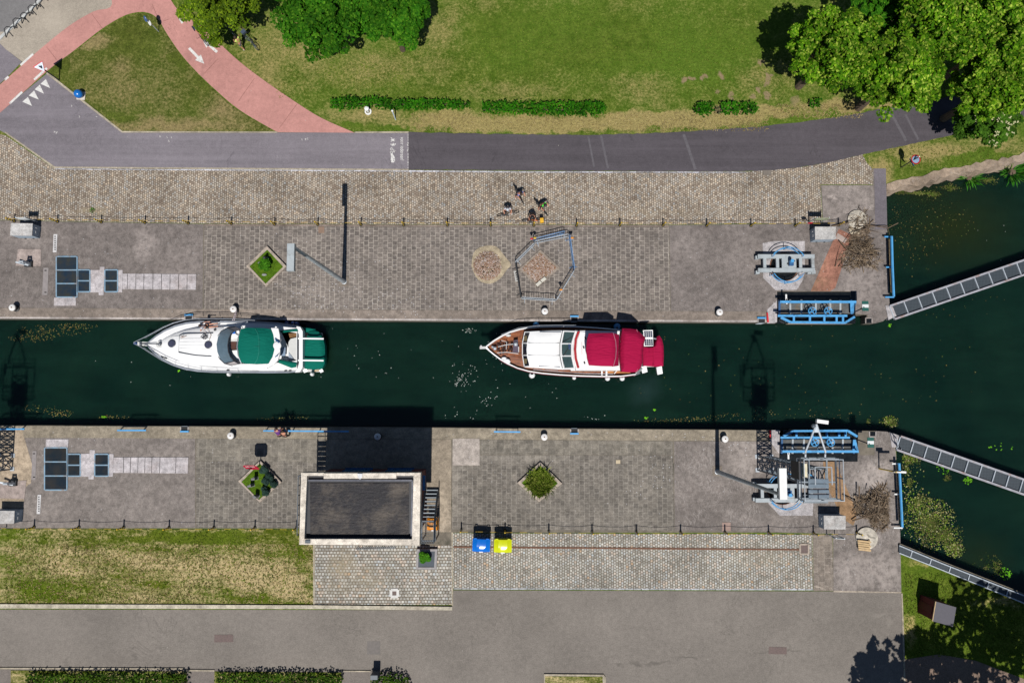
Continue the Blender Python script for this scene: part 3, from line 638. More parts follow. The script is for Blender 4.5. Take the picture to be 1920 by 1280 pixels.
# sign boards at the fences
m_green = plain('sign_green', A(176, 180, 150), .6, dirt=A(110, 120, 90)); m_signw = plain('sign_white', A(226, 230, 230), .5, var=.05)
def board(a, b_, z0, z1, m, label, cat='sign', posts=True):
    a, b_ = P(*a), P(*b_); t = T('notice_board', label, cat, a.lerp(b_, .5))
    n = (b_ - a).normalized()
    for q in (a + n * .06, b_ - n * .06): MB().tube(q, q + V(0, 0, z1 + .05), .035, 8).build('post', GALV, t)
    MB().bar(a.lerp(b_, 0) + V(0, -.05, (z0 + z1) / 2), b_ + V(0, -.05, (z0 + z1) / 2), .03, z1 - z0).build('board', m, t)
board((1515, 417), (1540, 417), .95, 1.6, m_green, 'pale green notice board on two posts behind the north east cabinet')
board((53, 416), (72, 416), .95, 1.55, m_signw, 'white notice board on a post behind the north west cabinet')
board((1548, 1000), (1566, 1001), 1.1, 1.7, m_signw, 'white notice board leaning over the edge by the southern round plate')
board((-8, 988), (14, 988), 1.1, 1.6, m_signw, 'white notice board at the left end of the south chain fence')
t = T('round_sign', 'small round red sign on a post beside the pale green board', 'sign', P(1519, 417))
MB().tube(P(1519, 417), P(1519, 417, 1.35), .03, 8).build('post', DARK, t)
MB().lathe([(.001, -.012), (.2, -.012), (.2, .012), (.001, .012)], P(1519, 417, 1.25) + V(0, -.05, 0), 20, Matrix.Rotation(R(90), 3, 'X')).build('disc', RED, t)
# valve pits
PANE_N = NT('pit_pane_blue', .12, .6); PANE_N = PANE_N.col(PANE_N.mix(PANE_N.ramp(PANE_N.noise(.9, 5, .7), [(.35, 0.0), (.7, 1.0)]), A(34, 52, 70), A(66, 64, 52)))
PANE_S = NT('pit_pane_grey', .12, .6); PANE_S = PANE_S.col(PANE_S.mix(PANE_S.ramp(PANE_S.noise(.9, 5, .7), [(.35, 0.0), (.7, 1.0)]), A(32, 44, 54), A(58, 56, 52)))
m_frame = plain('pit_frame', A(134, 164, 186), .5, dirt=A(150, 120, 90))
m_cover = concrete('cover_slab', A(188, 182, 184), tone=.14, tint=A(160, 146, 142))
def pit(rects, label, pane, z=.07):
    allp = [p for r in rects for p in r[:2]]
    c = P((rects[0][0] + rects[0][2]) / 2, (rects[0][1] + rects[0][3]) / 2)
    t = T('pit_cover', label, 'pit cover', c)
    for (x0, y0, x1, y1, n, horiz) in rects:
        for k in range(n):
            if horiz: ya, yb = y0 + (y1 - y0) * k / n, y0 + (y1 - y0) * (k + 1) / n
            MB().pprism([(x0 + 1, ya + 1), (x1 - 1, ya + 1), (x1 - 1, yb - 1), (x0 + 1, yb - 1)], .02, z - .02).build('pane', pane, t)
        f = MB(); w_ = .09
        for xx in (x0, x1): f.bar(P(xx, y0, z - .03), P(xx, y1, z - .03), w_, .08)
        for k in range(n + 1): f.bar(P(x0 + 1, y0 + (y1 - y0) * k / n, z - .031), P(x1 - 1, y0 + (y1 - y0) * k / n, z - .031), w_, .078)
        f.build('frame', m_frame, t)
pit([(106, 481, 145, 557, 3, True)], 'blue glazed three bay pit cover on the north quay', PANE_N)
pit([(146, 506, 169, 547, 2, True)], 'small two bay pit cover joining the blue glazed one on the north quay', PANE_N)
pit([(197, 506, 221, 547, 2, True)], 'small two bay pit cover between pale slabs on the north quay', PANE_N)
pit([(84, 839, 126, 918, 3, True)], 'dark three bay pit cover with blue frame on the south quay', PANE_S)
pit([(127, 851, 151, 892, 2, True)], 'small two bay pit cover joining the dark one on the south quay', PANE_S)
pit([(178, 851, 204, 892, 2, True)], 'small two bay pit cover between pale slabs on the south quay', PANE_S)
def cover(polys, label, seams=[]):
    c = P(*polys[0][0]); t = T('concrete_cover', label, 'concrete cover', c)
    for k, px in enumerate(polys): MB().pprism(px, .01, .055 + .003 * k).build('slab', m_cover, t)
    for a, b_ in seams: MB().pprism(strip(a, b_, .9), .05, .058).build('seam', plain('seam', A(176, 170, 171), .9), t)
cover([[(169.5, 506), (187, 506), (187, 500), (196, 500), (194, 553), (185, 553), (185, 548), (169, 548)]], 'pale T shaped cover slab between the small north pits')
cover([[(222, 506), (230, 506), (229, 548), (220.5, 548)], [(230, 513), (368, 514), (367, 543), (229.5, 542)]], 'long pale row of cover slabs on the north quay', [((x, 513.5), (x - .5, 542.5)) for x in (239, 255, 270, 287, 303, 319, 335, 351)])
cover([[(101.5, 557.5), (142, 557.5), (142, 573), (101, 573)]], 'pale rectangular slab below the blue glazed pit')
cover([[(152, 850), (168, 850), (168, 843), (178, 843.5), (175.5, 898), (165.5, 898), (166, 893), (150, 893)]], 'pale T shaped cover slab between the small south pits')
cover([[(205, 850), (213, 851), (211.5, 893), (203, 893)], [(213, 857), (353, 857), (352, 887), (212, 886)]], 'long pale row of cover slabs on the south quay', [((x, 857), (x - .8, 886.5)) for x in (232, 245, 259, 272, 285, 300, 330)])
cover([[(86, 823), (128.5, 823), (127.5, 838.5), (85.5, 838.5)]], 'pale rectangular slab above the dark south pit')
m_strip2 = plain('gauge_white', A(206, 204, 204), .8)
for px, l in (([(100.5, 439), (107.5, 439), (106, 473), (99, 473)], 'white slotted drain cover beside the north pits'), ([(70.5, 927), (77, 927), (75, 963), (68.5, 963)], 'white slotted drain cover near the south west cabinet')):
    t = T('drain_cover', l, 'drain cover', P(*px[0])); MB().pprism(px, .01, .03).build('plate', m_strip2, t)
    b = MB(); n = 7
    for k in range(n):
        y = px[0][1] + 3 + k * (px[2][1] - px[0][1] - 5) / n; b.pprism(strip(((px[0][0] + px[3][0]) / 2 + 3.4, y), ((px[0][0] + px[3][0]) / 2 + 3.4, y + 2.4), 2.2), .02, .034)
    b.build('slots', BLACK, t)
for px, l in (([(81.5, 502), (91, 502), (89, 553), (79, 553)], 'plain grey covering strip left of the blue glazed pit'), ([(61, 845), (68.5, 845), (66.5, 899), (58.5, 899)], 'plain grey covering strip left of the dark south pit')):
    t = T('cover_strip', l, 'cover strip', P(*px[0])); MB().pprism(px, .01, .03).build('plate', plain('strip_conc', A(150, 143, 142), .9, sc=3, var=.12), t)
    b = MB(); mx = (px[0][0] + px[2][0]) / 2
    for y in (px[0][1] + 5, px[2][1] - 5): b.pprism(strip((mx - 2, y), (mx + 2, y), 2), .02, .036)
    b.build('lifting_slot', BLACK, t)
# steel rests on plinths (footbridge hooks)
def rest(c, pl, label):
    g = PX(pl, .016); t = T('gate_rest', label, 'gate rest', P(*c)); x, y, _ = P(*c)
    MB().prism(g, .01, .045).build('plinth', concrete('plinth', A(166, 152, 146), tone=.14), t)
    b = MB(); b.box((x, y, .15), (.55, .4, .24)); b.build('base', DARK, t)
    b = MB()
    for s in (-.17, .17): b.bar((x + s, y, .2), (x + s * .7, y + .05, 1.05), .09, .16); 
    b.bar((x - .2, y, .75), (x + .2, y, .75), .08); b.bar((x - .16, y + .04, 1.02), (x + .16, y + .04, 1.02), .12); b.build('fork', GALV, t)
    MB().bar((x + .1, y - .1, .3), (x - .75, y + .1, .5), .12, .1).build('arm', GALV, t)
rest((56, 496), [(34, 467), (77, 467), (77, 499), (30, 498)], 'grey forked steel rest on a pale plinth, north quay')
rest((27, 905), [(-20, 905), (50, 900), (46, 935), (-20, 933)], 'dark forked steel rest on a pale plinth, south quay')
# lamp masts
def mast(base, hd, label):
    p = P(*base); t = T('lamp_mast', label, 'lamp post', p); hh = 13.3
    MB().lathe([(.2, 0), (.2, .04), (.12, .06), (.12, .5)], p, 12).build('base', GALV, t)
    MB().tube(p + V(0, 0, .1), p + V(0, 0, hh), .17, 12, .1).build('pole', STEEL, t)
    MB().tube(p + V(0, 0, hh - .1), p + V(0, hd * .3, hh + .05), .07, 8).build('bracket', STEEL, t)
    c = p + V(-.12 if hd < 0 else .12, hd * .62, hh + .12)
    h = MB().box(c, (.42, 1.6 if hd < 0 else 1.75, .3)).build('lamp_head', STEEL if hd < 0 else WHITE, t)
    MB().box(c - V(0, 0, .155), (.34, 1.4, .02)).build('diffuser', plain('diffuser', A(220, 222, 220), .3), h)
mast((645, 528), -1, 'tall pale lamp mast leaning over the slab paving beside the diamond shrub bed')
mast((1345, 884), 1, 'tall pale lamp mast beside the south lock gate machinery')
for c in ((645, 528), (1345, 883)):
    sheet('quay_paving', concrete('mast_foot', A(132, 122, 112), tone=.1), [(c[0] - 9, c[1] - 10), (c[0] + 9, c[1] - 10), (c[0] + 9, c[1] + 9), (c[0] - 9, c[1] + 9)], L3, .02)
# gate drives
def drive(cx, cy, label, mir=1):
    """cx, cy: photo pixel of the pit centre on the ground"""
    c = P(cx, cy, .02); s = .04
    t = T('gate_drive', label, 'gate drive', c)
    W_ = lambda x, y, z: c + V(x * s, -y * s * mir, z)
    b = MB()
    for y in (-17, 9):
        b.box(W_(-1, y, .5), (106 * s, 7.4 * s, .3))
    b.build('long_beam', STEEL, t)
    for x, wd in ((-41, 5.5), (-17, 5.5), (26, 5.5), (49, 5.5)):
        MB().box(W_(x, -4, .48), (wd * s, 19 * s, .24)).build('cross_beam', STEEL, t)
    b = MB(); b.box(W_(4, -4, .5), (27 * s, 18.4 * s, .26)); b.build('bed_plate', STEEL, t)
    mo = MB().box(W_(6, -3, .8), (8 * s, 9 * s, .3)).build('motor', DBLUE, t)
    MB().lathe([(.001, 0), (.13, 0), (.13, .3), (.001, .3)], W_(5, -6, .95), 10).build('motor_cap', BLUE, mo)
    MB().tube(W_(0, -2, .7), W_(14, -8, .75), .05, 6).build('shaft', DARK, t)
    b = MB()
    for x, y in ((-53, -14), (-53, 14), (44, 14), (52, 14)): b.box(W_(x, y - 2, .2), (7 * s, 6 * s, .4))
    b.build('bearing', STEEL, t)
    b = MB()
    for x in (-50, 48):
        for y in (-17, 9): b.box(W_(x, y, .17), (.3, .2, .34))
    b.build('foot', DARK, t)
    pc = c + V(0, 0, .004)
    MB().lathe([(.001, 0), (1.02, 0), (1.02, .012)], pc, 36).build('pit', m_pit, t)  # flat disc, not a hole: the pit's shade is its dark colour
    MB().lathe([(1.02, 0), (1.1, 0), (1.1, .03), (1.02, .03)], pc, 36, None, False).build('pit_rim', RUST, t)
    for a0, a1 in ((30, 150), (212, 328)):
        hr = MB()
        for z in (.55, 1.05):
            hr.path([pc + V(1.3 * math.cos(R(a)), 1.3 * math.sin(R(a)), z) for a in range(a0, a1 + 1, 10)], .035, 6)
        for a in (a0, (a0 + a1) / 2, a1): hr.tube(pc + V(1.3 * math.cos(R(a)), 1.3 * math.sin(R(a)), 0), pc + V(1.3 * math.cos(R(a)), 1.3 * math.sin(R(a)), 1.05), .03, 6)
        hr.build('handrail', BLUE, t)
    return t
drive(1470, 500, 'grey frame of the northern gate drive standing over a round pit')
drive(1466, 918, 'grey frame of the southern gate drive below the lattice mast', -1)
# lock gates in their recesses
m_deck = plain('gate_deck', A(96, 98, 98), .8, var=.4, sc=3, dirt=A(130, 110, 84))
def gate(o, mir, label):
    """o(x, y, z): photo pixel of the north gate, mirrored for the south one"""
    t = T('lock_gate', label, 'lock gate', o(1530, 575, 0))
    rec = MB().prism([o(1457, 547, .02), o(1604, 547, .02), o(1604, 606, .02), o(1457, 606, .02)], -.4, .022).build('recess', m_pit, t)  # closed slab at deck level; the recess shade is painted by its colour
    ed = [1461, 1481, 1502, 1529, 1556, 1575, 1596]
    for a, b_ in zip(ed, ed[1:]): MB().prism([o(a + 1.5, 564, .2), o(b_ - 1.5, 564, .2), o(b_ - 1.5, 588, .2), o(a + 1.5, 588, .2)], .14, .2).build('deck_panel', m_deck, t)
    for x in ed: MB().bar(o(x, 562, .2), o(x, 589, .2), .14, .16).build('cross_beam', STEEL if 1462 < x < 1590 else DBLUE, t)
    for y, x0, x1, wd, nm in ((566, 1462, 1605, .17, 'near_rail'), (592, 1458, 1588, .15, 'far_rail')):
        r_ = MB().bar(o(x0, y, 1.0), o(x1, y, 1.0), wd, .14); r_.bar(o(x0, y, .52), o(x1 - 2, y, .52), .06); r_.build('handrail', BLUE, t)
        ps = MB()
        for x in range(x0 + 3, x1, 23): ps.bar(o(x, y, .1), o(x, y, 1.0), .06)
        ps.build('rail_posts', BLUE, t)
    b = MB(); pts = [o(1464, 595, .4), o(1482, 604, .4), o(1584, 605, .4), o(1602, 594, .4)]
    for p, q in zip(pts, pts[1:]): b.bar(p, q, .16, .18)
    for x in (1488, 1518, 1545, 1568, 1580): b.bar(o(x, 592, .4), o(x, 604.5, .4), .15, .14)
    b.build('truss', BLUE, t)
    MB().prism([o(1594, 566, .5), o(1606, 566, .5), o(1600, 588, .5), o(1595, 588, .5)], .42, .5).build('gusset', BLUE, t)
    MB().prism([o(1474, 600, 0), o(1592, 601, 0), o(1586, 607, 0), o(1478, 607, 0)], -.5, -.02).build('sill', STONE, t)
    for x in (1523, 1553):
        w_ = MB(); c = o(x, 583, .95)
        w_.path([c + V(.28 * math.cos(k * math.pi / 6), .28 * math.sin(k * math.pi / 6), 0) for k in range(12)], .035, 5, closed=True)
        for k in range(2): w_.bar(c - V(.27 * math.cos(k * 1.57 + .5), .27 * math.sin(k * 1.57 + .5), 0), c + V(.27 * math.cos(k * 1.57 + .5), .27 * math.sin(k * 1.57 + .5), 0), .06)
        w_.tube(c - V(0, 0, .8), c, .08, 8); w_.build('handwheel', BLUE, t)
    for k in range(3):
        MB().bar(o(1485 + k * 30, 586 + 3, 1.1), o(1498 + k * 30, 594, .95), .05).build('latch', DBLUE, t)
    b = MB(); b.box(o(1474, 558, .9), (.12, .5, .05)); b.box(o(1475, 565, .9), (.1, .4, .05)); b.build('marker', WHITE, t)
    return t
gate(lambda x, y, z: P(x, y, z), 1, 'blue railed northern lock gate folded into its quay recess')
gate(lambda x, y, z: P(x + 4.5 + (y - 575) * .02, 850 - (y - 562) * 1.0, z), -1, 'blue railed southern lock gate folded into its quay recess')
def flag(base, top, label, board_px):
    t = T('gauge_sign', label, 'sign', P(*base))
    MB().tube(P(*base), P(*top), .045, 8).build('pole', DARK, t)
    a = P(*top); b = MB()
    for k, m in enumerate((0, 1, 0)):
        b.k = m; b.box(a + V(.12, .24 - k * .24 + .1, -.05), (.46, .24, .05))
    b.build('board', [plain('sign_teal', A(24, 92, 84), .5), m_signw], t)
flag((1596, 588, 0), (1620, 576, 1.9), 'small green and white board on a slanting pole by the north gate', 0)
flag((1606, 823, 0), (1630, 832, 1.9), 'small green and white board on a slanting pole by the south gate', 0)
for px, l in (([(1437.5, 586), (1440, 586), (1442, 604), (1438.5, 604)], 'red and white edge strip beside the north gate recess'), ([(1443, 806), (1445.5, 806), (1446, 822), (1443.5, 822)], 'red edge strip beside the south gate recess')):
    t = MB(); t.pprism(px, .02, .12); tag(t.build('edge_strip', RED), l, 'edge strip')
# upright signal sign: pole leaning with box by the south gate end
t = T('signal_pole', 'white and yellow signal arm on a pole at the south quay corner', 'signal', P(1650, 890, 0))
a = P(1648, 878, 0)
MB().tube(a, a + V(0, 0, 2.6), .05, 8).build('pole', YELL, t)
MB().bar(a + V(-.05, 0, 2.3), a + V(.8, -.05, 2.35), .14, .1).build('arm', WHITE, t)
MB().box(a + V(.05, .06, 2.5), (.5, .06, .4)).build('panel', DARK, t)
# blue fender racks outside the quay ends
def rack(pts, label, n, inner):
    t = T('fender_rack', label, 'rack', P(*pts[0], 0))
    b = MB()
    for z in (.35, .75): b.path([P(*p, z) for p in pts], .09, 6)
    b.build('rail', BLUE, t)
    for q in ((pts[0], -10), (pts[1], -9), (pts[-1], -12)):
        MB().bar(P(q[0][0] + q[1] * 1.4, q[0][1] + 1, .35), P(q[0][0], q[0][1] + 1, .35), .1).build('bracket', WHITE if label.startswith('blue framed southern') else BLUE, t)
    a, c = P(*inner[0], .1), P(*inner[1], .1)
    MB().bar(a + V(.2, 0, -.35), c + V(.2, 0, -.35), .26, .1).build('trough', DARK, t)
    b = MB()
    for k in range(n):
        p = a.lerp(c, (k + .5) / n); b.tube(p + V(-.04, 0, .02), p + V(.2, 0, .02), .038, 6)
    b.build('rungs', WOOD, t)
rack([(1672, 443), (1673.5, 500), (1676, 556)], 'blue framed northern rack of rods hanging off the quay end', 42, ((1666, 448), (1671, 548)))
rack([(1686, 868), (1689, 925), (1692, 988)], 'blue framed southern rack of rods hanging off the quay end', 44, ((1682, 872), (1688, 975)))
# guide walkways
def walkway(a, b_, wa, label, group, n, z=.05, wd=26, side=1):
    """a, b_: centre line photo pixels"""
    A_, B_ = P(*a, z), P(*b_, z); d = (B_ - A_).normalized(); nn = V(-d.y, d.x, 0); L = (B_ - A_).length; hw = wd * .02
    t = T('guide_walkway', label, 'walkway', A_)
    MB().prism([A_ + nn * hw, B_ + nn * hw, B_ - nn * hw, A_ - nn * hw], z - .12, z - .05).build('deck', m_mesh, t)
    for s in (1, -1): MB().bar(A_ + nn * s * hw, B_ + nn * s * hw, .14, .22).build('side_beam', plain('walk_beam', A(168, 168, 176), .6, dirt=A(150, 110, 90)), t)
    for k in range(n + 1):
        p = A_ + d * (L * k / n); MB().bar(p + nn * hw * .95, p - nn * hw * .95, .07, .12).build('cross_beam', GALV, t)
    b = MB()
    for k in range(0, int(n * 1.5)):
        p = A_ + d * (L * (k + .6) / (n * 1.5)); b.tube(p + nn * (hw - .2) * side - V(0, 0, 4), p + nn * (hw - .2) * side - V(0, 0, .1), .12, 8)
    b.build('pile', DARK, t); return t
walkway((1672, 586), (2120, 433), 0, 'steel mesh walkway running off to the right from the north quay', 'guide walkways', 17, side=-1)
MB().pprism([(1660, 572), (1674, 575), (1681, 592), (1666, 600)], -.3, .06).build('walkway_landing', m_light)['kind'] = 'structure'
t = walkway((1684, 830), (2120, 983), 0, 'steel mesh walkway with end rail running right from the south quay', 'guide walkways', 17)
b = MB()
for z in (.5, 1.0): b.bar(P(1681, 822, z), P(1684, 838, z), .05)
for q in ((1681, 822), (1684, 838), (1690, 842)): b.bar(P(*q, 0), P(*q, 1.0), .05)
b.build('end_rail', GALV, t)
MB().pprism([(1668, 810), (1686, 816), (1680, 838), (1672, 838)], -.3, .06).build('walkway_landing', m_light)['kind'] = 'structure'
# slim mesh walk with railing along the south-east bank
t = T('bank_walk', 'narrow mesh walk with pale rails along the south east bank', 'walkway', P(1688, 1028))
up = [(1686, 1022), (1765, 1055), (1910, 1112), (2200, 1230)]; lo = [(1686, 1036), (1762, 1066), (1910, 1126), (2200, 1245)]
for a0, a1, b0, b1 in zip(up, up[1:], lo, lo[1:]): MB().prism([P(*a0, .2), P(*a1, .2), P(*b1, .2), P(*b0, .2)], .12, .16).build('mesh_panel', m_mesh, t)
for l_ in (up, lo): MB().path([P(*p, .2) for p in l_], .05, 6).build('side_rail', GALV, t)
for k in range(14):
    x = 1709 + k * 36
    def yy(l_):
        for p, q in zip(l_, l_[1:]):
            if p[0] <= x <= q[0]: return p[1] + (q[1] - p[1]) * (x - p[0]) / (q[0] - p[0])
        return l_[-1][1]
    MB().bar(P(x + 1.5, yy(up), .2), P(x - 2.5, yy(lo), .2), .06).build('strut', GALV, t)
b = MB(); wl = [(p[0] + 1, p[1] - 4) for p in up]
b.loft([PX(wl, .1), PX(wl, -1.6)], False, False, closed=False)
b.prism(PX(wl, .1) + PX(up, .1)[::-1], -.2, .1); b.build('coping', m_wall, t)
# handrails at the south quay edge and ladder tops
def handrail(x0, x1, y0, y1, label, z=1.0):
    t = T('handrail', label, 'handrail', P(x0, y0)); n = max(1, round((x1 - x0) / 46))
    MB().bar(P(x0, y0, z), P(x1, y1, z), .11, .07).build('top_rail', BLUE, t)
    MB().bar(P(x0 + 4, y0, .5), P(x1 - 4, y1, .5), .05).build('mid_rail', DARK, t)
    for k in range(n + 1):
        q = (x0 + 5 + (x1 - x0 - 10) * k / n, y0 + (y1 - y0) * k / n); MB().bar(P(*q), P(*q, z), .06).build('post', DARK, t)
handrail(220, 274, 806.5, 806.5, 'short blue handrail at the south quay edge left of the ladder')
handrail(494, 654, 807.3, 808.5, 'long blue handrail with two people leaning on it')
handrail(926, 976, 809, 809.5, 'short blue handrail at the south quay edge above the grassy planter')
handrail(-30, 46, 804.5, 804, 'blue handrail at the left edge of the south quay')
def ladder(x, y, s, label):
    """top of a ladder let into the quay edge; s=+1: the water lies below in the picture"""
    t = T('ladder', label, 'ladder', P(x, y, 0))
    MB().pprism([(x - 6, y), (x + 6, y), (x + 6, y + s * 6.5), (x - 6, y + s * 6.5)], -.1, .03).build('recess', BLACK, t)  # solid plate, its black stands in for the shade inside the recess
    f = MB()
    for a, b_ in (((x - 7, y - s), (x - 7, y + s * 6)), ((x + 7, y - s), (x + 7, y + s * 6))): f.bar(P(*a, .05), P(*b_, .05), .07, .06)
    f.build('side', plain('ladder_side', A(180, 172, 168), .7), t)
    MB().bar(P(x - 8, y - s * 2.6, .12), P(x + 8, y - s * 2.6, .12), .12, .1).build('grab_bar', BLUE, t)
    e = P(x, y + s * 7, 0); b = MB()
    for k in range(4): b.tube(e + V(-.22, 0, -.25 * k), e + V(.22, 0, -.25 * k), .02, 5)
    b.build('rungs', GALV, t)
ladder(354, 593, 1, 'blue topped ladder in the north quay edge beside the white yacht')
ladder(1077, 595.5, 1, 'blue topped ladder in the north quay edge beside the red canopied boat')
ladder(1428, 598.5, 1, 'ladder top in the north quay edge next to the lock gate')
ladder(346, 806, -1, 'blue topped ladder in the south quay edge near a white bollard')
ladder(1077, 810, -1, 'blue topped ladder in the south quay edge above the grassy planter')
for x, y, l in ((1629, 601, 'dark square notch in the north quay corner'), (1636, 813.5, 'dark square notch in the south quay corner')):
    t = T('ladder_notch', l, 'notch', P(x, y)); MB().pprism([(x - 5, y - 4.5), (x + 5, y - 4.5), (x + 5, y + 4.5), (x - 5, y + 4.5)], -.1, .024).build('opening_shade', m_pit, t)  # nothing is cut out here: a dark plate paints the notch's shade
    f = MB(); s = 1 if y < 700 else -1
    for a, b_ in (((x - 6, y - 5 * s), (x + 6, y - 5 * s)), ((x - 6, y - 5 * s), (x - 6, y + 5 * s)), ((x + 6, y - 5 * s), (x + 6, y + 5 * s))): f.bar(P(*a, .03), P(*b_, .03), .08, .05)
    f.build('frame', m_edge, t)
# manholes, rail, drain
def flat(name, px, m, label, cat, z=.03, frame=None):
    t = T(name, label, cat, P(*px[0])); MB().pprism(px, z - .03, z).build('cover', m, t)
    if frame:
        f = MB(); n = len(px)
        for i in range(n): f.bar(P(*px[i], z + .003 * (i % 2)), P(*px[(i + 1) % n], z + .003 * (i % 2)), *frame[1:])
        f.build('frame', frame[0], t)
m_cast = plain('cast_iron', A(112, 96, 92), .8, var=.2, sc=8); m_cast2 = plain('cast_iron_grey', A(118, 112, 108), .8, var=.15, sc=5)
flat('manhole', [(402, 1189.5), (437, 1189), (437, 1203), (401.5, 1203.5)], m_cast, 'rectangular reddish manhole cover in the road, left', 'manhole cover')
flat('manhole', [(688, 1201), (713, 1201), (713, 1226), (688, 1226)], m_cast2, 'square grey manhole cover in the middle of the road', 'manhole cover', .019)
flat('manhole', [(1442, 1212), (1475, 1213), (1475, 1226), (1441, 1225)], m_cast, 'rectangular manhole cover in the road, right', 'manhole cover')
flat('manhole', [(733, 1105), (746, 1105), (746, 1118), (733, 1118)], m_cast, 'square manhole with a white rim in the entrance cobbles', 'manhole cover', .04, (plain('rim_white', A(214, 212, 208), .8), .2, .05))
flat('manhole', [(1500, 1020), (1516, 1020), (1516, 1038), (1500, 1038)], m_cast, 'rust red cover at the right end of the sunken rail', 'manhole cover', .04, (STONE, .12, .05))
flat('drain_grate', [(1431, 319), (1446, 319), (1446, 328), (1431, 328)], plain('grate_stone', A(120, 112, 104), .9), 'grey drain grate where the cobbles meet the dark road', 'drain', .05)
t = MB().pprism(strip((850, 1025), (1500, 1030), 3), .0, .045); tag(t.build('sunken_rail', RUST), 'rusty rail sunk in the south cobbles', 'rail')
flat('square_plate', [(597, 425), (608, 425), (608, 437), (597, 437)], plain('brown_plate', A(140, 116, 100), .9), 'small brown square plate in the north paving near the fence', 'plate', .03)
flat('square_plate', [(1155, 862), (1163, 862), (1163, 869), (1155, 869)], plain('tan_plate', A(196, 180, 152), .9), 'small tan square plate in the south paving', 'plate', .03)
flat('square_plate', [(1354, 979), (1370, 979), (1370, 995), (1354, 995)], plain('pink_plate', A(160, 136, 126), .9), 'pinkish square plate behind the south chain fence', 'plate', .03)
for x, y, r_, l in ((1606, 412, 18, 'round pale concrete disc strewn with twigs, north'), (1624, 1008, 20, 'round pale concrete disc with a pallet on it, south')):
    t = MB().lathe([(r_ * .04, 0), (r_ * .04, .14), (r_ * .038, .16), (.001, .16)], P(x, y, .01), 30)
    tag(t.build('concrete_disc', concrete('disc', A(196, 188, 174), tone=.14, dark=[(1617, 1003, 4, 4, .9), (1633, 1008, 4, 3, .9)]), None, True), l, 'concrete disc')
t = MB().lathe([(.48, 0), (.48, .04), (.001, .05)], P(1603, 430, .015), 20); tag(t.build('sand_patch', plain('sand', A(190, 178, 156), .95)), 'pale patch of sand beside the northern round disc', 'sand patch')
t = T('pallet', 'broken wooden pallet lying against the southern round disc', 'pallet', P(1620, 1021, .1))
for k in range(5): MB().bar(P(1608 + k * .4, 1013 + k * 4, .34 + .0 * k), P(1633 - (k % 2) * 3, 1016 + k * 4, .34), .12, .03).build('board', WOOD, t)
for x in (1611, 1629): MB().bar(P(x, 1012, .24), P(x + .5, 1031, .24), .1, .14).build('bearer', WOOD, t)
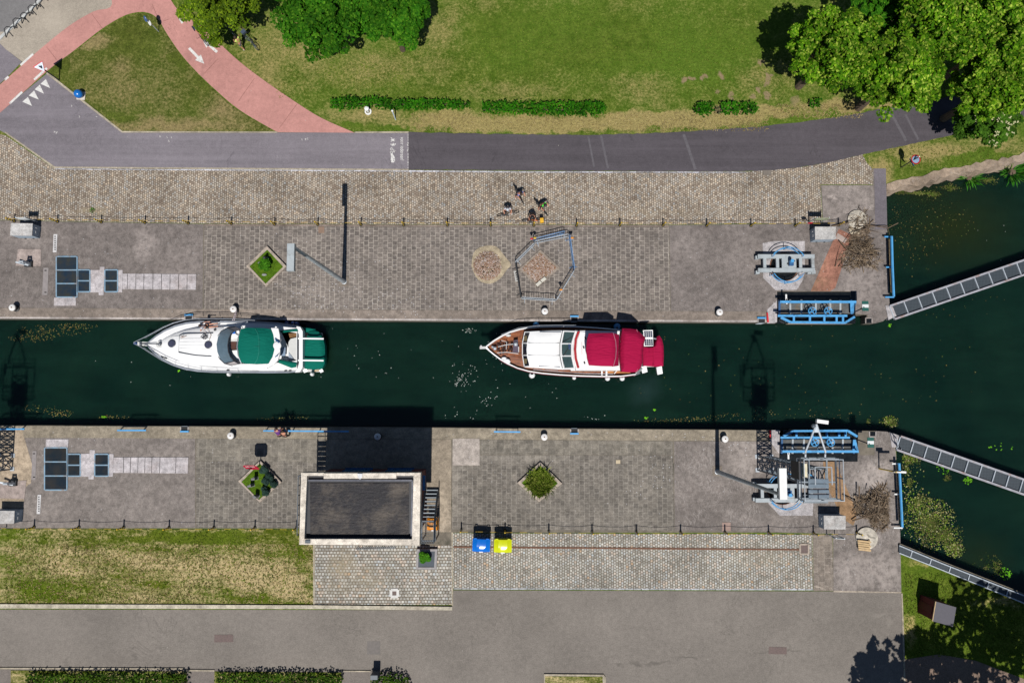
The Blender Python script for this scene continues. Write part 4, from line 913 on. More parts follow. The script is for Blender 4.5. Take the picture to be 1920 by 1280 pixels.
# ------------------------------------------------------------------ lattice masts, buildings, planters, barriers
LAT = plain('lattice_grey', A(132, 142, 150), .5, var=.15); LATD = plain('lattice_dark', A(84, 94, 104), .5, var=.15)
CREAM = plain('cream_plastic', A(226, 216, 186), .6)
def lattice(base, label):
    p = P(*base); t = T('lattice_mast', label, 'mast', p, group='lattice signal masts on the south quay'); hw, top = .52, 9.9
    b = MB(); n = 9
    cs = ((-1, -1), (1, -1), (1, 1), (-1, 1))
    c3 = lambda i, z: p + V(cs[i % 4][0] * hw, cs[i % 4][1] * hw * .95, z)
    for i in range(4): b.bar(c3(i, 0), c3(i, top), .09)
    b.build('upright', LATD, t)
    b = MB()
    for k in range(n):
        z0, z1 = top * k / n, top * (k + 1) / n
        for i in range(4):
            b.bar(c3(i, z1), c3(i + 1, z1), .06); b.bar(c3(i, z0), c3(i + 1, z1), .05); b.bar(c3(i + 1, z0), c3(i, z1), .05)
    b.build('bracing', LAT, t)
    b = MB()
    for s in (-.2, .2): b.bar(p + V(s, .52, .2), p + V(s, .52, top + 1), .04)
    for k in range(30): b.bar(p + V(-.2, .52, .3 + k * .34), p + V(.2, .52, .3 + k * .34), .025)
    b.build('ladder', LAT, t)
    b = MB()
    for i in range(4): b.box(c3(i, .03), (.3, .3, .06))
    b.build('base_plate', GALV, t)
    # platform frame
    x0, x1, y0, y1, z = -1.2, 1.15, -1.3, 1.15, top
    q = lambda x, y, zz: p + V(x, y, zz)
    b = MB()
    for a, e in (((x0, y0), (x1, y0)), ((x0, y1), (x1, y1)), ((x0, y0), (x0, y1)), ((x1, y0), (x1, y1)), ((-.5, y0), (-.5, y1)), ((.6, y0), (.6, y1)), ((x0, -.3), (x1, -.3))): b.bar(q(*a, z), q(*e, z), .09)
    b.build('platform_frame', LAT, t)
    for k in range(4): MB().box(q(.05, -1.14 + k * .3, z + .05), (1.25, .26, .03)).build('tread_panel', plain('tread', A(108, 124, 138), .6, var=.2), t)
    b = MB()
    for zz in (z + .55, z + 1.1):
        b.path([q(x0, y0, zz), q(x1, y0, zz), q(x1, y1, zz), q(x0, y1, zz)], .04, 6, closed=True)
    for a in ((x0, y0), (x1, y0), (x1, y1), (x0, y1), (0, y0), (0, y1), (x0, 0), (x1, 0)): b.bar(q(*a, z), q(*a, z + 1.1), .06)
    b.path([q(-.55, -.35, z + 1.1), q(-.55, .7, z + 1.1), q(.45, .7, z + 1.1), q(.45, -.35, z + 1.1)], .04, 6)
    b.build('railing', GALV, t)
    MB().box(q(x0 - .18, .45, z + .2), (.1, 1.05, 1.3)).build('signal_panel', DARK, t)
    MB().box(q(x0 + .1, .5, z + .95), (.2, .8, .22)).build('control_box', CREAM, t)
    b = MB()
    for s in (-.85, .35): b.path([q(s, y1, z + .4), q(s, y1 + .45, z + .5), q(-.25, y1 + 2.1, z + .75)], .06, 8)
    b.poly([q(-.42, y1 + 1.6, z + .7), q(-.1, y1 + 1.6, z + .7), q(-.25, y1 + 2.1, z + .78)])
    b.build('signal_arm', GALV, t)
    fl = MB().box(q(.05, y1 + 2.25, z + .85), (.7, .22, .24), R(-8)).build('floodlight', WHITE, t)
    MB().ball(q(-.45, y1 + 2.0, z + .8), .14).build('lamp', LATD, t)
    MB().box(q(-.05, -1.35, z - .25), (1.5, .5, .14)).build('cabinet', LAT, t)
    b = MB(); b.path([q(-.6, .3, z - .1), q(0, -.1, z - .4), q(.5, -.5, z - .2)], .05, 6); b.build('cable', BLUE, t)
    return t
lattice((1433, 868), 'grey lattice mast with a railed platform beside the southern gate drive')
lattice((11, 866), 'grey lattice mast cut by the left edge, its top out of view')

# --- lock keeper's building
m_brick = plain('brick', A(108, 54, 50), .85, var=.3, sc=9)
m_par = concrete('parapet', A(226, 216, 202), tone=.16, tint=A(168, 152, 134))
t = NT('roof_membrane', .6, .3)
a = t.noise(.55, 6, .75); f = t.noise(1.1, 4, .6, t.stretch(.35, 1.3), 2.5)
c = t.mix(t.ramp(a, [(.43, 0.0), (.66, .9)]), A(34, 32, 38), A(98, 89, 80)); c = t.mix(t.ramp(f, [(.47, 0.0), (.5, .75), (.53, 0.0)]), c, A(26, 25, 28))
t.bump(t.m('ADD', f, t.noise(5, 4, .7)), .6, .06); m_mem = t.col(c)
m_memd = plain('roof_edge', A(44, 44, 50), .5, var=.2)
m_win = plain('window_blue', A(70, 120, 160), .2, spec=.6)
Z = 6.8
o4 = PX([(564.5, 886), (788.5, 886), (786.5, 1022), (561, 1020.5)], Z); i4 = PX([(575.5, 891.5), (775.5, 891.5), (772.5, 1010.5), (570.5, 1010)], Z)
cb = sum(o4, Vector()) / 4
t = T('lock_house', 'flat roofed brick lock keeper\'s building with pale parapet and dark roof', 'building', (cb.x, cb.y, 0))
x0, x1 = (o4[0].x + o4[3].x) / 2 + .38, (o4[1].x + o4[2].x) / 2 - .38; y0, y1 = o4[2].y + .38, o4[0].y - .38
body = MB().prism([V(x0, y0), V(x1, y0), V(x1, y1), V(x0, y1)], 0, 6.2).build('wall', m_brick, t)
b = MB()
for k in range(4):
    j = (k + 1) % 4
    b.prism([o4[k], o4[j], i4[j], i4[k]], 6.05, Z - .002 * k)
b.build('parapet', m_par, t)
ct = PX([(607, 887), (743, 886.5), (743, 896.8), (607, 897)], Z + .1); pc_ = MB().prism(ct, 6.0, Z + .1).build('parapet_centre', m_par, t)
MB().prism(PX([(670, 887.5), (679.5, 887.5), (679, 894), (675, 898.5), (670.5, 894)], Z + .16), Z + .05, Z + .16).build('crest_stone', plain('crest', A(222, 222, 224), .7), t)
rf = PX([(571, 890), (777, 890), (775, 1013), (568, 1013)], 6.3)
roof = MB().prism([V(i4[3].x - .2, i4[3].y - .2), V(i4[2].x + .2, i4[2].y - .2), V(i4[1].x + .2, i4[1].y + .2), V(i4[0].x - .2, i4[0].y + .2)], 6.1, 6.3).build('roof', m_memd, t)
mem = PX([(581, 905), (767, 905), (766, 1003), (582, 1003)], 6.36); MB().prism(mem, 6.25, 6.36).build('membrane', m_mem, roof)
ed = MB(); ep = PX([(574.5, 900), (773.5, 900), (771.5, 1009), (571.5, 1009)], 6.42)
for k in range(4): ed.bar(ep[k], ep[(k + 1) % 4], .1, .16)
ed.build('roof_flashing', plain('flashing', A(96, 98, 108), .35, metal=.3), roof)
MB().box(P(577, 1015, 6.84), (.34, .2, .08)).build('vent', LATD, roof)
for xa, xb in ((640, 688), (722, 768)):
    px0 = P(xa, 880, 2.6).x; px1 = P(xb, 880, 2.6).x
    for z in (1.6, 4.4):
        w_ = MB().box(((px0 + px1) / 2, y1 + .01, z), (px1 - px0, .08, 1.5)).build('window', m_win, t)
        s_ = MB()
        for k in range(5): s_.box((px0 + (px1 - px0) * k / 4, y1 + .03, z), (.06, .1, 1.5))
        s_.box(((px0 + px1) / 2, y1 + .06, z - .78), (px1 - px0 + .2, .2, .06)); s_.build('frame', DBLUE, w_)
dv = P(795, 905, 4.6); MB().box((x1 + .02, y1 - .75, 4.4), (.08, 1.15, 2.2)).build('door', m_win, t)
a0, a1 = P(792.3, 891, 3.2), P(797.2, 919, 3.2)
MB().box(((a0.x + a1.x) / 2, (a0.y + a1.y) / 2, 3.15), (a1.x - a0.x, a0.y - a1.y, .08)).build('door_canopy', plain('canopy_blue', A(86, 142, 186), .5), t)
for k in range(3): MB().box((x0 + 1.6 + k * 2.4, y0 - .01, 3.8), (1.2, .08, 1.3)).build('window', m_win, t)
b = MB()      # slatted gallery on the west wall
for k in range(11): b.box((x0 - .72, y1 - .3 - k * .36, 3.95), (.62, .3, .06))
b.bar((x0 - .38, y1, 3.9), (x0 - .38, y0, 3.9), .1); b.bar((x0 - 1.04, y1, 3.9), (x0 - 1.04, y0, 3.9), .1)
for y in (y1 - .1, y0 + .2): b.bar((x0, y, 3.85), (x0 - 1.08, y, 3.85), .1)
for z in (4.45, 5.0): b.bar((x0 - 1.04, y1, z), (x0 - 1.04, y0, z), .05); b.bar((x0, y1, z), (x0 - 1.04, y1, z), .05)
for k in range(7): b.bar((x0 - 1.04, y1 - k * .66, 3.9), (x0 - 1.04, y1 - k * .66, 5.0), .05)
b.bar((x0 - .5, y1, 3.9), (x0 - .5, y1, 5.0), .05); b.build('gallery', LATD, t)
# outside stair on the east wall
t = T('steel_stair', 'open steel stair with railings climbing the building\'s east wall', 'stairs', P(806, 940))
TR = 8; sx0, sx1 = P(799, 920).x, P(823, 920).x; ya, yb = P(799, 918).y, P(799, 966).y; zt = 2.6
for k in range(TR):
    z = .3 + (zt - .3) * k / TR; y = ya + (yb - ya) * k / TR; MB().box(((sx0 + sx1) / 2, y, z), (sx1 - sx0 - .1, .11, .04)).build('tread', LAT, t)
b = MB()
for x in (sx0, sx1): b.bar((x, ya + .15, .05), (x, yb, zt - .05), .06, .2)
b.build('stringer', LATD, t)
yl = yb - 1.35
b = MB()
for p_, q_ in (((sx0, yb), (sx1, yb)), ((sx0, yl), (sx1, yl)), ((sx0, yb), (sx0, yl)), ((sx1, yb), (sx1, yl))): b.bar((*p_, zt), (*q_, zt), .1, .14)
for k in range(1, 9): b.bar((sx0, yb - k * .15, zt), (sx1, yb - k * .15, zt), .016)
for q_ in ((sx1, yb), (sx1, yl), (sx0, yl)): b.bar((*q_, 0), (*q_, zt), .08)
b.build('landing', LATD, t)
b = MB()
for z in (.5, 1.0):
    b.path([(sx1, ya, .3 + z), (sx1, yb, zt + z), (sx1, yl, zt + z), (sx0, yl, zt + z)], .03, 6)
    b.path([(sx0, ya, .3 + z), (sx0, yb, zt + z)], .025, 6)
for k in range(5):
    y = ya + (yb - ya) * k / 4; z = .3 + (zt - .3) * k / 4; b.bar((sx1, y, z), (sx1, y, z + 1), .04)
for k in range(1, 9): b.bar((sx1, yb + (yl - yb) * k / 8, zt), (sx1, yb + (yl - yb) * k / 8, zt + 1), .025); b.bar((sx1 + (sx0 - sx1) * k / 8, yl, zt), (sx1 + (sx0 - sx1) * k / 8, yl, zt + 1), .025)
b.build('railing', LATD, t)
def bin_(px, z, m, name, label, wheels=True):
    g = PX(px, z); g0 = [V(p.x, p.y, 0) for p in g]; c = sum(g0, Vector()) / 4; d = (g0[1] - g0[0]).normalized(); n = V(-d.y, d.x, 0)
    if (g0[0] - g0[3]).dot(n) < 0: n = -n
    w_, dp = (g0[1] - g0[0]).length, (g0[0] - g0[3]).length
    t = T(name, label, 'bin', V(c.x, c.y, .01))
    q = lambda a, b, zz: c + d * a * w_ / 2 + n * b * dp / 2 + V(0, 0, zz)
    MB().loft([[q(-.86, -.8, .2), q(.86, -.8, .2), q(.86, .8, .2), q(-.86, .8, .2)], [q(-.97, -.96, z - .26), q(.97, -.96, z - .26), q(.97, .96, z - .26), q(-.97, .96, z - .26)]]).build('body', m, t)
    prof = [(-1.0, z - .3), (-.98, z - .2), (-.86, z - .1), (-.5, z - .02), (0, z), (.6, z), (.95, z - .04), (1.0, z - .12)]
    rows = []
    for b_, zz in prof:
        e = .9 if abs(b_) > .97 else 1.0
        rows.append([q(a * e, b_, zz + (0 if abs(a) < .9 else -.05) + h) for a, h in ((-1, -.03), (-.9, 0), (-.56, 0), (-.5, .035), (-.12, .035), (.12, .035), (.5, .035), (.56, 0), (.9, 0), (1, -.03))])
    lid = MB().loft(rows, False, False, False).build('lid', m, t, True)
    for s in (-.68, .68):
        h = MB()
        for e in (-.13, .13): h.bar(q(s + e, .9, z - .03), q(s + e, 1.06, z + .06), .05)
        h.bar(q(s - .13, 1.06, z + .05), q(s + .13, 1.06, z + .05), .05); h.build('hinge', m, lid)
    MB().bar(q(-.22, -.96, z - .12), q(.22, -.96, z - .12), .07, .05).build('label', plain('label_white', A(236, 236, 240), .5), t)
    MB().bar(q(-.6, -1.04, z - .3), q(.6, -1.04, z - .3), .05).build('handle', DARK, t)
    for a in (-.75, .75):
        for b_ in (-.7, .7): MB().lathe([(.09, -.03), (.09, .03)], q(a, b_, .1), 12, Matrix.Rotation(R(90), 3, 'Y')).build('wheel', BLACK, t)
m_bb = plain('bin_blue', A(8, 112, 214), .22, var=.05, spec=.6); m_by = plain('bin_yellow', A(214, 222, 6), .25, var=.05, spec=.6); m_bo = plain('bin_orange', A(236, 148, 30), .4, var=.05)
bin_([(886.5, 1009), (920, 1010.5), (918, 1037), (885, 1034.5)], 1.4, m_bb, 'wheeled_bin', 'glossy blue wheeled bin on the south cobbles')
bin_([(926.5, 1010.5), (960, 1011), (959, 1038), (925.5, 1036.5)], 1.4, m_by, 'wheeled_bin', 'glossy yellow wheeled bin on the south cobbles')
bin_([(801, 970), (822, 970), (821, 995), (800, 995)], 1.15, m_bo, 'wheeled_bin', 'orange bin half hidden under the steel stair')
# railing by the south door
t = T('ramp_rail', 'low dark railing on the cobbles south of the building', 'railing', P(700, 1021))
b = MB(); a, e = P(672, 1024), P(745, 1022)
for z in (.5, 1.0): b.bar(a + V(0, 0, z), e + V(0, 0, z), .04)
for k in range(20): b.bar(a.lerp(e, k / 19), a.lerp(e, k / 19) + V(0, 0, 1), .025)
b.build('bars', LATD, t)
# --- planters
m_turf = grass('turf', A(96, 124, 30), A(62, 84, 16), A(124, 126, 60), SOIL, bias=.75)
def planter(out, inn, label, z=.24, fill=None, zf=.2, mat=None, name='planter'):
    o_, i_ = PX(out, z), PX(inn, z); c = sum(o_, Vector()) / len(o_)
    t = T(name, label, 'planter', (c.x, c.y, .01)); n = len(o_)
    for k in range(n):
        j = (k + 1) % n; MB().prism([o_[k], o_[j], i_[j], i_[k]], 0, z - .001 * k).build('border', mat or STONE, t)
    MB().prism(i_, 0, zf).build('bed', fill or m_turf, t)
    return t
planter([(500.5, 461), (537, 499), (499, 537.5), (461.5, 499)], [(501, 468), (531, 500), (498, 532), (467.5, 499.5)], 'diamond stone planter with grass and a green shrub, north quay')
planter([(487.5, 863), (527.5, 903.5), (487, 941.5), (446.5, 902)], [(487, 868), (520, 904), (485.5, 937), (452.5, 903)], 'diamond stone planter with three standing stones and dark shrubs')
planter([(1013, 866), (1054, 906), (1011, 940.5), (970, 905)], [(1013, 872), (1046, 906), (1011, 934), (978, 905)], 'diamond stone planter filled with tall ornamental grass')
planter([(781, 1029), (820, 1029), (818, 1067), (780, 1067)], [(785, 1033), (815.5, 1033), (814, 1063), (784, 1063)], 'square planter with slate top and a round shrub', .3, plain('slate', A(74, 82, 92), .7, var=.25), .24, plain('grey_stone', A(160, 156, 156), .8, var=.2))
planter([(1013, 468), (1050, 502), (1008, 538), (973, 504)], [(1012, 473), (1044, 502), (1008, 532), (978, 504)], 'diamond bed of loose gravel inside the ring of barriers', .1, plain('sandy', A(168, 142, 112), .95, sc=4, var=.25), .06, concrete('sunk_border', A(150, 138, 126), tone=.2))
for x, y, rz, l in ((480.5, 896, .1, 'topmost'), (473.5, 909, .3, 'middle'), (483, 929, -.5, 'lowest')):
    c = P(x, y, .2); b = MB(); b.box(c + V(0, 0, .38), (.26, .16, .76), rz); b.box(c + V(0, 0, .02), (.34, .24, .06), rz)
    tag(b.build('standing_stone', plain('grave_grey', A(120, 120, 122), .8, var=.2, sc=8)), 'dark grey standing stone, %s of three in the diamond planter' % l, 'stone', 'standing stones in the south west planter')
# red hanging sign
p = P(487, 873, .2); t = T('red_sign', 'red octagonal sign on a post at the corner of the planter with stones', 'sign', p)
m_rs_ = NT('red_sign', .5); m_rs_.col(A(236, 60, 96)); tr = m_rs_.n('BsdfTranslucent', {0: A(255, 70, 110)}); mx_ = m_rs_.n('MixShader', {0: .45, 1: m_rs_.b.outputs[0], 2: tr.outputs[0]}); m_rs_.t.links.new(mx_.outputs[0], m_rs_.t.nodes['Material Output'].inputs[0])
MB().tube(p, p + V(0, 0, 2.5), .04, 8).build('post', DARK, t)
Mx = Matrix.Translation(p + V(-.0, .05, 1.85)) @ Matrix.Rotation(R(72), 4, 'X')
oc = [(-.47, -.4), (-.34, -.6), (.34, -.6), (.47, -.4), (.47, .4), (.34, .6), (-.34, .6), (-.47, .4)]
b = MB(); b.loft([[Mx @ V(x, y, -.015) for x, y in oc], [Mx @ V(x, y, .015) for x, y in oc]]); bd = b.build('board', m_rs_.mat, t)
b = MB()
for k in range(6): b.loft([[Mx @ V(-.3 + k * .11 + a, y, zz) for a, y in ((0, .2), (.07, .2), (.07, .42), (0, .42))] for zz in (.016, .02)])
b.build('white_letters', WHITE, bd)
# --- gravel heap and bed
def pebbles(name, pts, mat, label=None):
    b = MB()
    for (c, s) in pts:
        rx, ry, rz = s * rnd.uniform(.7, 1.3), s * rnd.uniform(.6, 1.1), s * rnd.uniform(.5, .9); a = rnd.uniform(0, 6.3)
        X = V(math.cos(a), math.sin(a), rnd.uniform(-.3, .3)) * rx; Y = V(-math.sin(a), math.cos(a), 0) * ry; Zv = V(rnd.uniform(-.02, .02), 0, rz)
        b.add([c + X, c + Y, c - X, c - Y, c + Zv, c - Zv], [[0, 1, 4], [1, 2, 4], [2, 3, 4], [3, 0, 4], [1, 0, 5], [2, 1, 5], [3, 2, 5], [0, 3, 5]])
    o = b.build(name, mat); o['kind'] = 'stuff'
    return o
def islandmat(name, cols, rough=.9):
    t = NT(name, rough, .2); r_ = t.n('NewGeometry').outputs['Random Per Island']
    return t.col(t.ramp(r_, [(i / (len(cols) - 1), k) for i, k in enumerate(cols)]))
m_peb = islandmat('pebble', [A(140, 104, 82), A(176, 142, 116), A(196, 176, 160), A(150, 124, 104), A(214, 206, 204), A(170, 132, 110), A(120, 98, 86)])
c = P(914, 498); pts = []
for k in range(1500):
    a, r_ = rnd.uniform(0, 6.3), math.sqrt(rnd.random()); pts.append((c + V(r_ * 1.06 * math.cos(a), r_ * 1.12 * math.sin(a), .03 + .3 * (1 - r_ * r_)), rnd.uniform(.03, .065)))
o = pebbles('gravel_heap', pts, m_peb)
sheet('sand', concrete('sand_apron', A(172, 158, 134), tone=.14), sm([(884, 500), (888, 474), (905, 462), (930, 462), (946, 480), (958, 496), (950, 506), (938, 522), (918, 532), (896, 524), (884, 500)], 3), .024, .01)
pts = []
for k in range(1500):
    u, v_ = rnd.random(), rnd.random(); q0 = (978 + (1012 - 978) * u, 504 + (473 - 504) * u); q1 = (1008 + (1044 - 1008) * u, 532 + (502 - 532) * u)
    pts.append((P(q0[0] + (q1[0] - q0[0]) * v_, q0[1] + (q1[1] - q0[1]) * v_, .08 + .1 * math.sin(u * 3.1) * math.sin(v_ * 3.1)), rnd.uniform(.03, .075)))
pebbles('loose_gravel', pts, m_peb)
for a, e, l in (((1006, 535), (1014, 528), 'short white board lying on the gravel bed\'s corner'), ((1015, 527), (1023, 521), 'weathered board end beside the gravel bed')):
    tag(MB().bar(P(*a, .25), P(*e, .25), .24, .05).build('loose_board', plain('board_white', A(206, 202, 190), .8)), l, 'board')
# --- crowd barriers
def barrier(a, e, label, m, z=1.05, name='crowd_barrier', cat='barrier', bars=13, lean=0.0):
    A_, E_ = P(*a, z), P(*e, z); A_.z = E_.z = .015; d = (E_ - A_).normalized(); n = V(-d.y, d.x, 0); L = (E_ - A_).length
    t = T(name, label, cat, A_, group='crowd barriers round the gravel bed')
    q = lambda s, zz, o_=0.0: A_ + d * s + V(0, 0, zz) + n * o_
    b = MB(); b.path([q(.04, .15), q(.0, .3), q(0, z - .12), q(.1, z), q(L - .1, z), q(L, z - .12), q(L, .3), q(L - .04, .15)], .032, 6, closed=True); b.build('frame', m, t)
    b = MB()
    for k in range(1, bars + 1): b.tube(q(L * k / (bars + 1), .15), q(L * k / (bars + 1), z), .012, 4)
    b.build('bars', m, t)
    for s in (.25, L - .25):
        f = MB(); f.path([q(s, .01, -.3), q(s, .14, -.08), q(s, .14, .08), q(s, .01, .3)], .02, 5); f.build('foot', m, t)
GB = plain('barrier_blue', A(120, 160, 206), .4, metal=.1, dirt=A(170, 178, 186))
barrier((966.5, 490), (1002, 455), 'galvanised crowd barrier on the upper left side of the gravel ring', GALV)
barrier((1003, 451.5), (1066.5, 438.5), 'inner of two parallel crowd barriers at the top of the gravel ring', GALV)
barrier((1001, 447.5), (1059, 433), 'outer of two parallel crowd barriers at the top of the gravel ring', GB)
barrier((1068.5, 439), (1077.5, 503), 'bluish crowd barrier on the right side of the gravel ring', GB)
barrier((1077, 506), (1044.5, 560), 'galvanised crowd barrier on the lower right side of the gravel ring', GALV)
barrier((1043, 561), (978, 557), 'galvanised crowd barrier along the bottom of the gravel ring', GALV)
barrier((976.5, 555), (967, 493), 'dark crowd barrier on the left side of the gravel ring', DARK, bars=6)
def lamp(px, m, label, z=1.35):
    p = P(*px, z); t = T('warning_lamp', label, 'warning lamp', V(p.x, p.y, 1.1))
    MB().box(V(p.x, p.y, 1.14), (.12, .1, .16)).build('battery_box', WHITE, t)
    MB().lathe([(.1, -.05), (.13, 0), (.1, .05)], V(p.x, p.y, 1.32), 14, Matrix.Rotation(R(90), 3, 'X')).build('lens', m, t)
lamp((1073, 446), ORANGE, 'amber warning lamp on the right barrier corner'); lamp((1052, 543), ORANGE, 'amber warning lamp on the lower right barrier')
lamp((997, 447.5), RED, 'red warning lamp at the upper left barrier corner'); lamp((1003, 446), YELL, 'yellow warning lamp at the upper left barrier corner')
t = T('weight_plate', 'pale slotted foot plate beside the dark barrier', 'foot plate', P(967, 518)); MB().pprism([(963, 508), (967, 507.5), (971, 527), (966.5, 528)], .01, .1).build('plate', plain('plate_pale', A(186, 184, 180), .8), t)
b = MB()
for k in range(4): b.pprism([(965.5 + k * .8, 511 + k * 4), (968 + k * .8, 511 + k * 4), (968.3 + k * .8, 513 + k * 4), (966 + k * .8, 513 + k * 4)], .09, .106)
b.build('slots', BLACK, t)
# --- shed
t = T('shed', 'small hut with grey mono pitch roof and dark red side wall', 'shed', P(1753, 1146)); z = 2.15
r4 = PX([(1754.3, 1126.8), (1793, 1138), (1787, 1174.3), (1748.2, 1163.7)], z); cc = sum(r4, Vector()) / 4
w4 = [V(*(cc.xy + (p.xy - cc.xy) * .93), 0) for p in r4]
b = MB(); b.loft([w4, [V(p.x, p.y, z - .1) for p in w4]]); b.build('wall', plain('dark_red_boards', A(104, 30, 34), .8, var=.2), t)
b = MB(); b.loft([[V(p.x, p.y, z - .1) for p in r4], [V(p.x, p.y, z) for p in r4]]); b.build('roof', plain('roof_felt', A(98, 96, 103), .85, var=.1, sc=8), t)
b = MB(); e0, e1 = V(r4[0].x, r4[0].y, z), V(r4[3].x, r4[3].y, z); b.bar(e0, e1, .05, .06); b.build('roof_trim', WOOD, t)
d0 = w4[0].lerp(w4[3], .3); d1 = w4[0].lerp(w4[3], .7); dn = (w4[0] - w4[1]).normalized() * .02
MB().bar(d0 + dn + V(0, 0, .95), d1 + dn + V(0, 0, .95), .04, 1.8).build('door', plain('dark_red_door', A(96, 26, 30), .7), t)
# --- road signs
p = P(1689, 314); t = T('no_entry_sign', 'round white sign with red ring on a post with a blue plate', 'sign', p)
MB().tube(p, p + V(0, 0, 2.6), .04, 8).build('post', DARK, t)
d = Matrix.Rotation(R(-62), 4, 'Z') @ Matrix.Rotation(R(62), 4, 'X')
for r_, zz, m, nm in ((.36, .0, RED, 'ring'), (.27, .012, plain('sign_ice', A(168, 200, 230), .4), 'face')):
    b = MB(); M_ = (Matrix.Rotation(R(28), 4, 'Z') @ Matrix.Rotation(R(-68), 4, 'Y')).to_3x3(); b.lathe([(.001, zz), (r_, zz), (r_, zz + .014), (.001, zz + .014)], p + V(.08, -.02, 1.75 + .3), 28, M_); b.build(nm, m, t)
b = MB(); b.box(p + V(.1, -.03, 1.4), (.03, .62, .6), M=(Matrix.Rotation(R(28), 3, 'Z') @ Matrix.Rotation(R(-25), 3, 'Y'))); b.build('blue_plate', plain('plate_blue', A(24, 70, 140), .5), t)
MB().ball(p + V(.02, -.0, 2.62), .05).build('cap', WHITE, t)
def vec(px, z): return P(*px, z)
p = P(298, 60); t = T('cycle_sign', 'pair of small white and blue round signs on a post on the grass island', 'sign', p)
MB().tube(p, p + V(0, 0, 2.2), .035, 8).build('post', GALV, t)
for k, (dx, dy, m) in enumerate(((-.08, .02, plain('sign_blue', A(60, 96, 150), .5)), (.02, -.06, WHITE))):
    MB().lathe([(.001, 0), (.22, 0), (.22, .02), (.001, .02)], p + V(dx, dy, 2.0 - .42 * k), 20, (Matrix.Rotation(R(40), 4, 'Z') @ Matrix.Rotation(R(-58), 4, 'Y')).to_3x3()).build('disc', m, t)
p = P(111.5, 151); t = T('give_way_sign', 'pale triangular give way sign with red edge on a post by the cycle path', 'sign', p)
MB().tube(p, p + V(0, 0, 2.55), .045, 8).build('post', DARK, t)
M_ = Matrix.Translation(p + V(-.06, .04, 2.25)) @ Matrix.Rotation(R(36), 4, 'Z') @ Matrix.Rotation(R(38), 4, 'X')
tri = [(-.42, .3), (.42, .3), (0, -.42)]
b = MB(); b.loft([[M_ @ V(x, y, 0) for x, y in tri], [M_ @ V(x, y, .02) for x, y in tri]]); b.build('border', RED, t)
b = MB(); b.loft([[M_ @ V(x * .86, y * .86 - .01, .02) for x, y in tri], [M_ @ V(x * .86, y * .86 - .01, .03) for x, y in tri]]); b.build('face', plain('sign_back', A(196, 206, 220), .4, metal=.1), t)
# ball, capped post, leaning pole, bike stands
t = T('blue_ball', 'shiny blue ball on a white square base by the grey road', 'ball', P(152.5, 180)); c = P(152.5, 180, .036)
MB().prism([c + V(-.34, -.3, 0), c + V(.3, -.34, 0), c + V(.34, .28, 0), c + V(-.28, .34, 0)], 0, .1).build('base', plain('base_white', A(214, 204, 192), .8), t)
MB().ball(c + V(0, 0, .4), .33, 20, 12).build('ball', plain('ball_blue', A(24, 112, 196), .25, var=.06, spec=.6), t, True)
t = T('capped_post', 'short white post with a ring base in front of the hedge', 'post', P(690, 209)); c = P(690.5, 210, .01)
MB().lathe([(.16, 0), (.26, 0), (.26, .1), (.16, .1)], c, 20, None, False).build('ring', WHITE, t, True)
MB().lathe([(.09, 0), (.08, .6), (.17, .62), (.17, .72), (.001, .78)], c, 16).build('post', WHITE, t, True)
t = T('leaning_pole', 'thin bluish white pole leaning in front of the hedge', 'pole', P(742, 225)); MB().tube(P(742, 225), P(735, 207, 1.5), .035, 8, .05).build('pole', plain('pole_pale', A(206, 222, 238), .5), t); MB().ball(P(735.5, 208, 1.45), .09, 8, 5).build('tip', WHITE, t)
st = T('bike_stand', 'x', 'bike stand', group='dark bike stands on the beige pavement')
b = MB(); b.path([(-.55, 0, .02), (-.35, .05, .3), (-.1, .02, .75), (.15, 0, .8), (.3, 0, .5), (.5, 0, .42), (.55, 0, .02)], .035, 6); b.build('tube', DARK, st)
b = MB(); b.bar((-.1, -.3, .02), (-.1, .3, .02), .05); b.build('foot', DARK, st)
for x, y, l in ((22, 62, 'bottom'), (38, 46, 'second from the bottom'), (52, 36, 'third from the bottom'), (66, 22, 'fourth from the bottom'), (80, 10, 'topmost')): put(st, P(x, y, .018), R(42), 'dark curved bike stand, %s of the row along the street corner' % l)
# --- driftwood heaps
m_twig = islandmat('twigs', [A(80, 66, 54), A(120, 102, 82), A(164, 142, 116), A(60, 50, 42), A(196, 176, 152), A(104, 88, 72), A(44, 38, 32)])
m_log = plain('driftwood', A(112, 94, 76), .9, var=.35, sc=5)
def heap(c, rx, ry, n, h, label, seed, big):
    r2 = random.Random(seed); p = P(*c, .02); t = T('driftwood_heap', label, 'driftwood heap', p); b = MB()
    for k in range(n):
        a, r_ = r2.uniform(0, 6.3), math.sqrt(r2.random()); x, y = r_ * rx * .04 * math.cos(a), r_ * ry * .04 * math.sin(a)
        r_ *= 1 + .3 * math.sin(a * 3 + seed); x *= 1 + .3 * math.sin(a * 3 + seed); y *= 1 + .3 * math.sin(a * 3 + seed); z = .03 + h * max(0, 1 - r_) * r2.uniform(.3, 1); L = r2.choice((.1, .15, .22, .3, .55)); d = r2.gauss(seed, .8) if k % 3 else r2.uniform(0, 6.3); s = r2.uniform(-.3, .3)
        q = p + V(x, y, z); D = V(math.cos(d), math.sin(d), s).normalized() * L
        b.tube(q - D, q + D * .9 + V(r2.uniform(-.05, .05), r2.uniform(-.05, .05), 0), r2.choice((.008, .012, .02, .03)), 4, .006)
    b.build('twigs', m_twig, t)
    b = MB()
    for pl, r_ in big: b.path([P(*q) for q in pl], [r_ * (1 - .7 * i / (len(pl) - 1)) for i in range(len(pl))], 6)
    b.build('branches', m_log, t)
